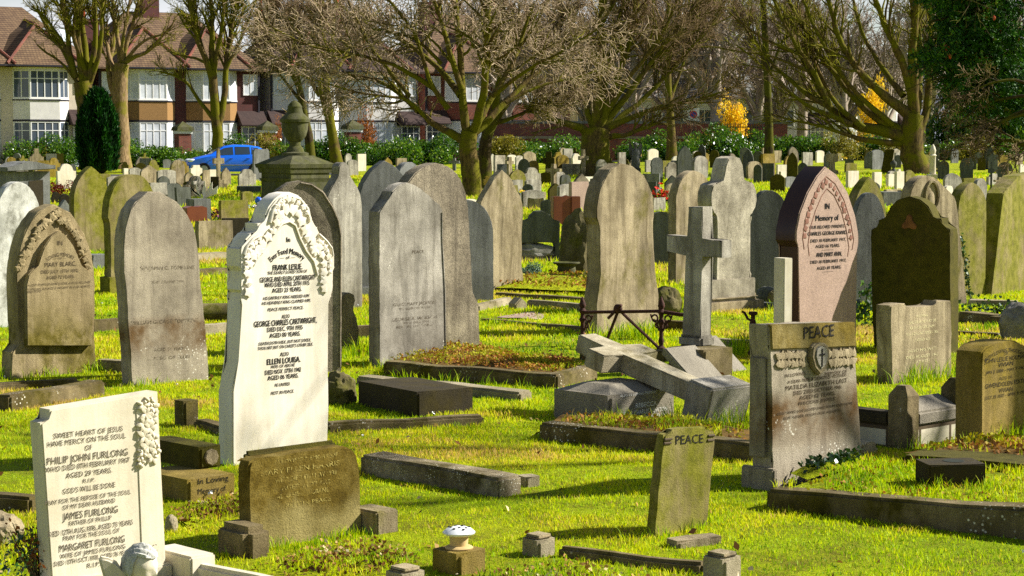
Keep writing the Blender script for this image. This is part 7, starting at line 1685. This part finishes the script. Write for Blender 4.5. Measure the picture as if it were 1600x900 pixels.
# ------------------------------------------------------------------ light, sky, camera
AZ, EL = R(79), R(35)              # towards the sun: right and a little beyond
sv = Vector((math.sin(AZ) * math.cos(EL), math.cos(AZ) * math.cos(EL), math.sin(EL)))
sl = bpy.data.lights.new('sun', 'SUN'); sl.energy = 5; sl.angle = R(.5); sl.color = (1, .96, .895)
so = bpy.data.objects.new('sun', sl); COL.objects.link(so); so.rotation_euler = sv.to_track_quat('Z', 'Y').to_euler(); so.location = (20, 10, 30)
w = bpy.data.worlds.new('World'); scene.world = w; w.use_nodes = True; nt = w.node_tree; nt.nodes.clear()
sky = nt.nodes.new('ShaderNodeTexSky'); sky.sky_type = 'NISHITA'; sky.sun_disc = False; sky.sun_elevation = EL; sky.sun_rotation = AZ; sky.dust_density = .6; sky.ozone_density = 1.2
bgk = nt.nodes.new('ShaderNodeBackground'); bgk.inputs[1].default_value = .05
ou = nt.nodes.new('ShaderNodeOutputWorld'); tc_ = nt.nodes.new('ShaderNodeTexCoord'); mp = nt.nodes.new('ShaderNodeMapping'); mp.inputs['Scale'].default_value = (3, 3, 9); nt.links.new(tc_.outputs['Generated'], mp.inputs[0])
ns = nt.nodes.new('ShaderNodeTexNoise'); ns.inputs['Scale'].default_value = 2.2; ns.inputs['Detail'].default_value = 7; nt.links.new(mp.outputs[0], ns.inputs['Vector'])
r1 = nt.nodes.new('ShaderNodeMapRange'); nt.links.new(ns.outputs['Fac'], r1.inputs[0]); r1.inputs[1].default_value = .36; r1.inputs[2].default_value = .62
mxs = nt.nodes.new('ShaderNodeMix'); mxs.data_type = 'RGBA'; sx = nt.nodes.new('ShaderNodeSeparateXYZ'); nt.links.new(tc_.outputs['Generated'], sx.inputs[0])
r2 = nt.nodes.new('ShaderNodeMapRange'); nt.links.new(sx.outputs[2], r2.inputs[0]); r2.inputs[1].default_value = .12; r2.inputs[2].default_value = .3; r2.inputs[3].default_value = 1; r2.inputs[4].default_value = .1
mm = nt.nodes.new('ShaderNodeMath'); mm.operation = 'MULTIPLY'; nt.links.new(r1.outputs[0], mm.inputs[0]); nt.links.new(r2.outputs[0], mm.inputs[1]); nt.links.new(mm.outputs[0], mxs.inputs[0]); nt.links.new(sky.outputs[0], mxs.inputs[6]); mxs.inputs[7].default_value = (8, 8.1, 8.4, 1)
nt.links.new(mxs.outputs[2], bgk.inputs[0]); nt.links.new(bgk.outputs[0], ou.inputs[0])
cam = bpy.data.cameras.new('camera'); cam.sensor_width = 36; cam.lens = 36 * F / 1600; cam.clip_end = 3000; cam.clip_start = .1
co = bpy.data.objects.new('camera', cam); COL.objects.link(co); co.location = EYE; co.rotation_euler = (math.pi / 2 - PITCH, 0, 0); scene.camera = co
scene.view_settings.view_transform = 'Standard'; scene.view_settings.look = 'None'; scene.view_settings.exposure = 1.15; scene.view_settings.gamma = 1
scene.render.engine = 'CYCLES'; scene.cycles.use_denoising = False; scene.cycles.max_bounces = 6; scene.cycles.diffuse_bounces = 3; scene.cycles.glossy_bounces = 2; scene.cycles.transmission_bounces = 3
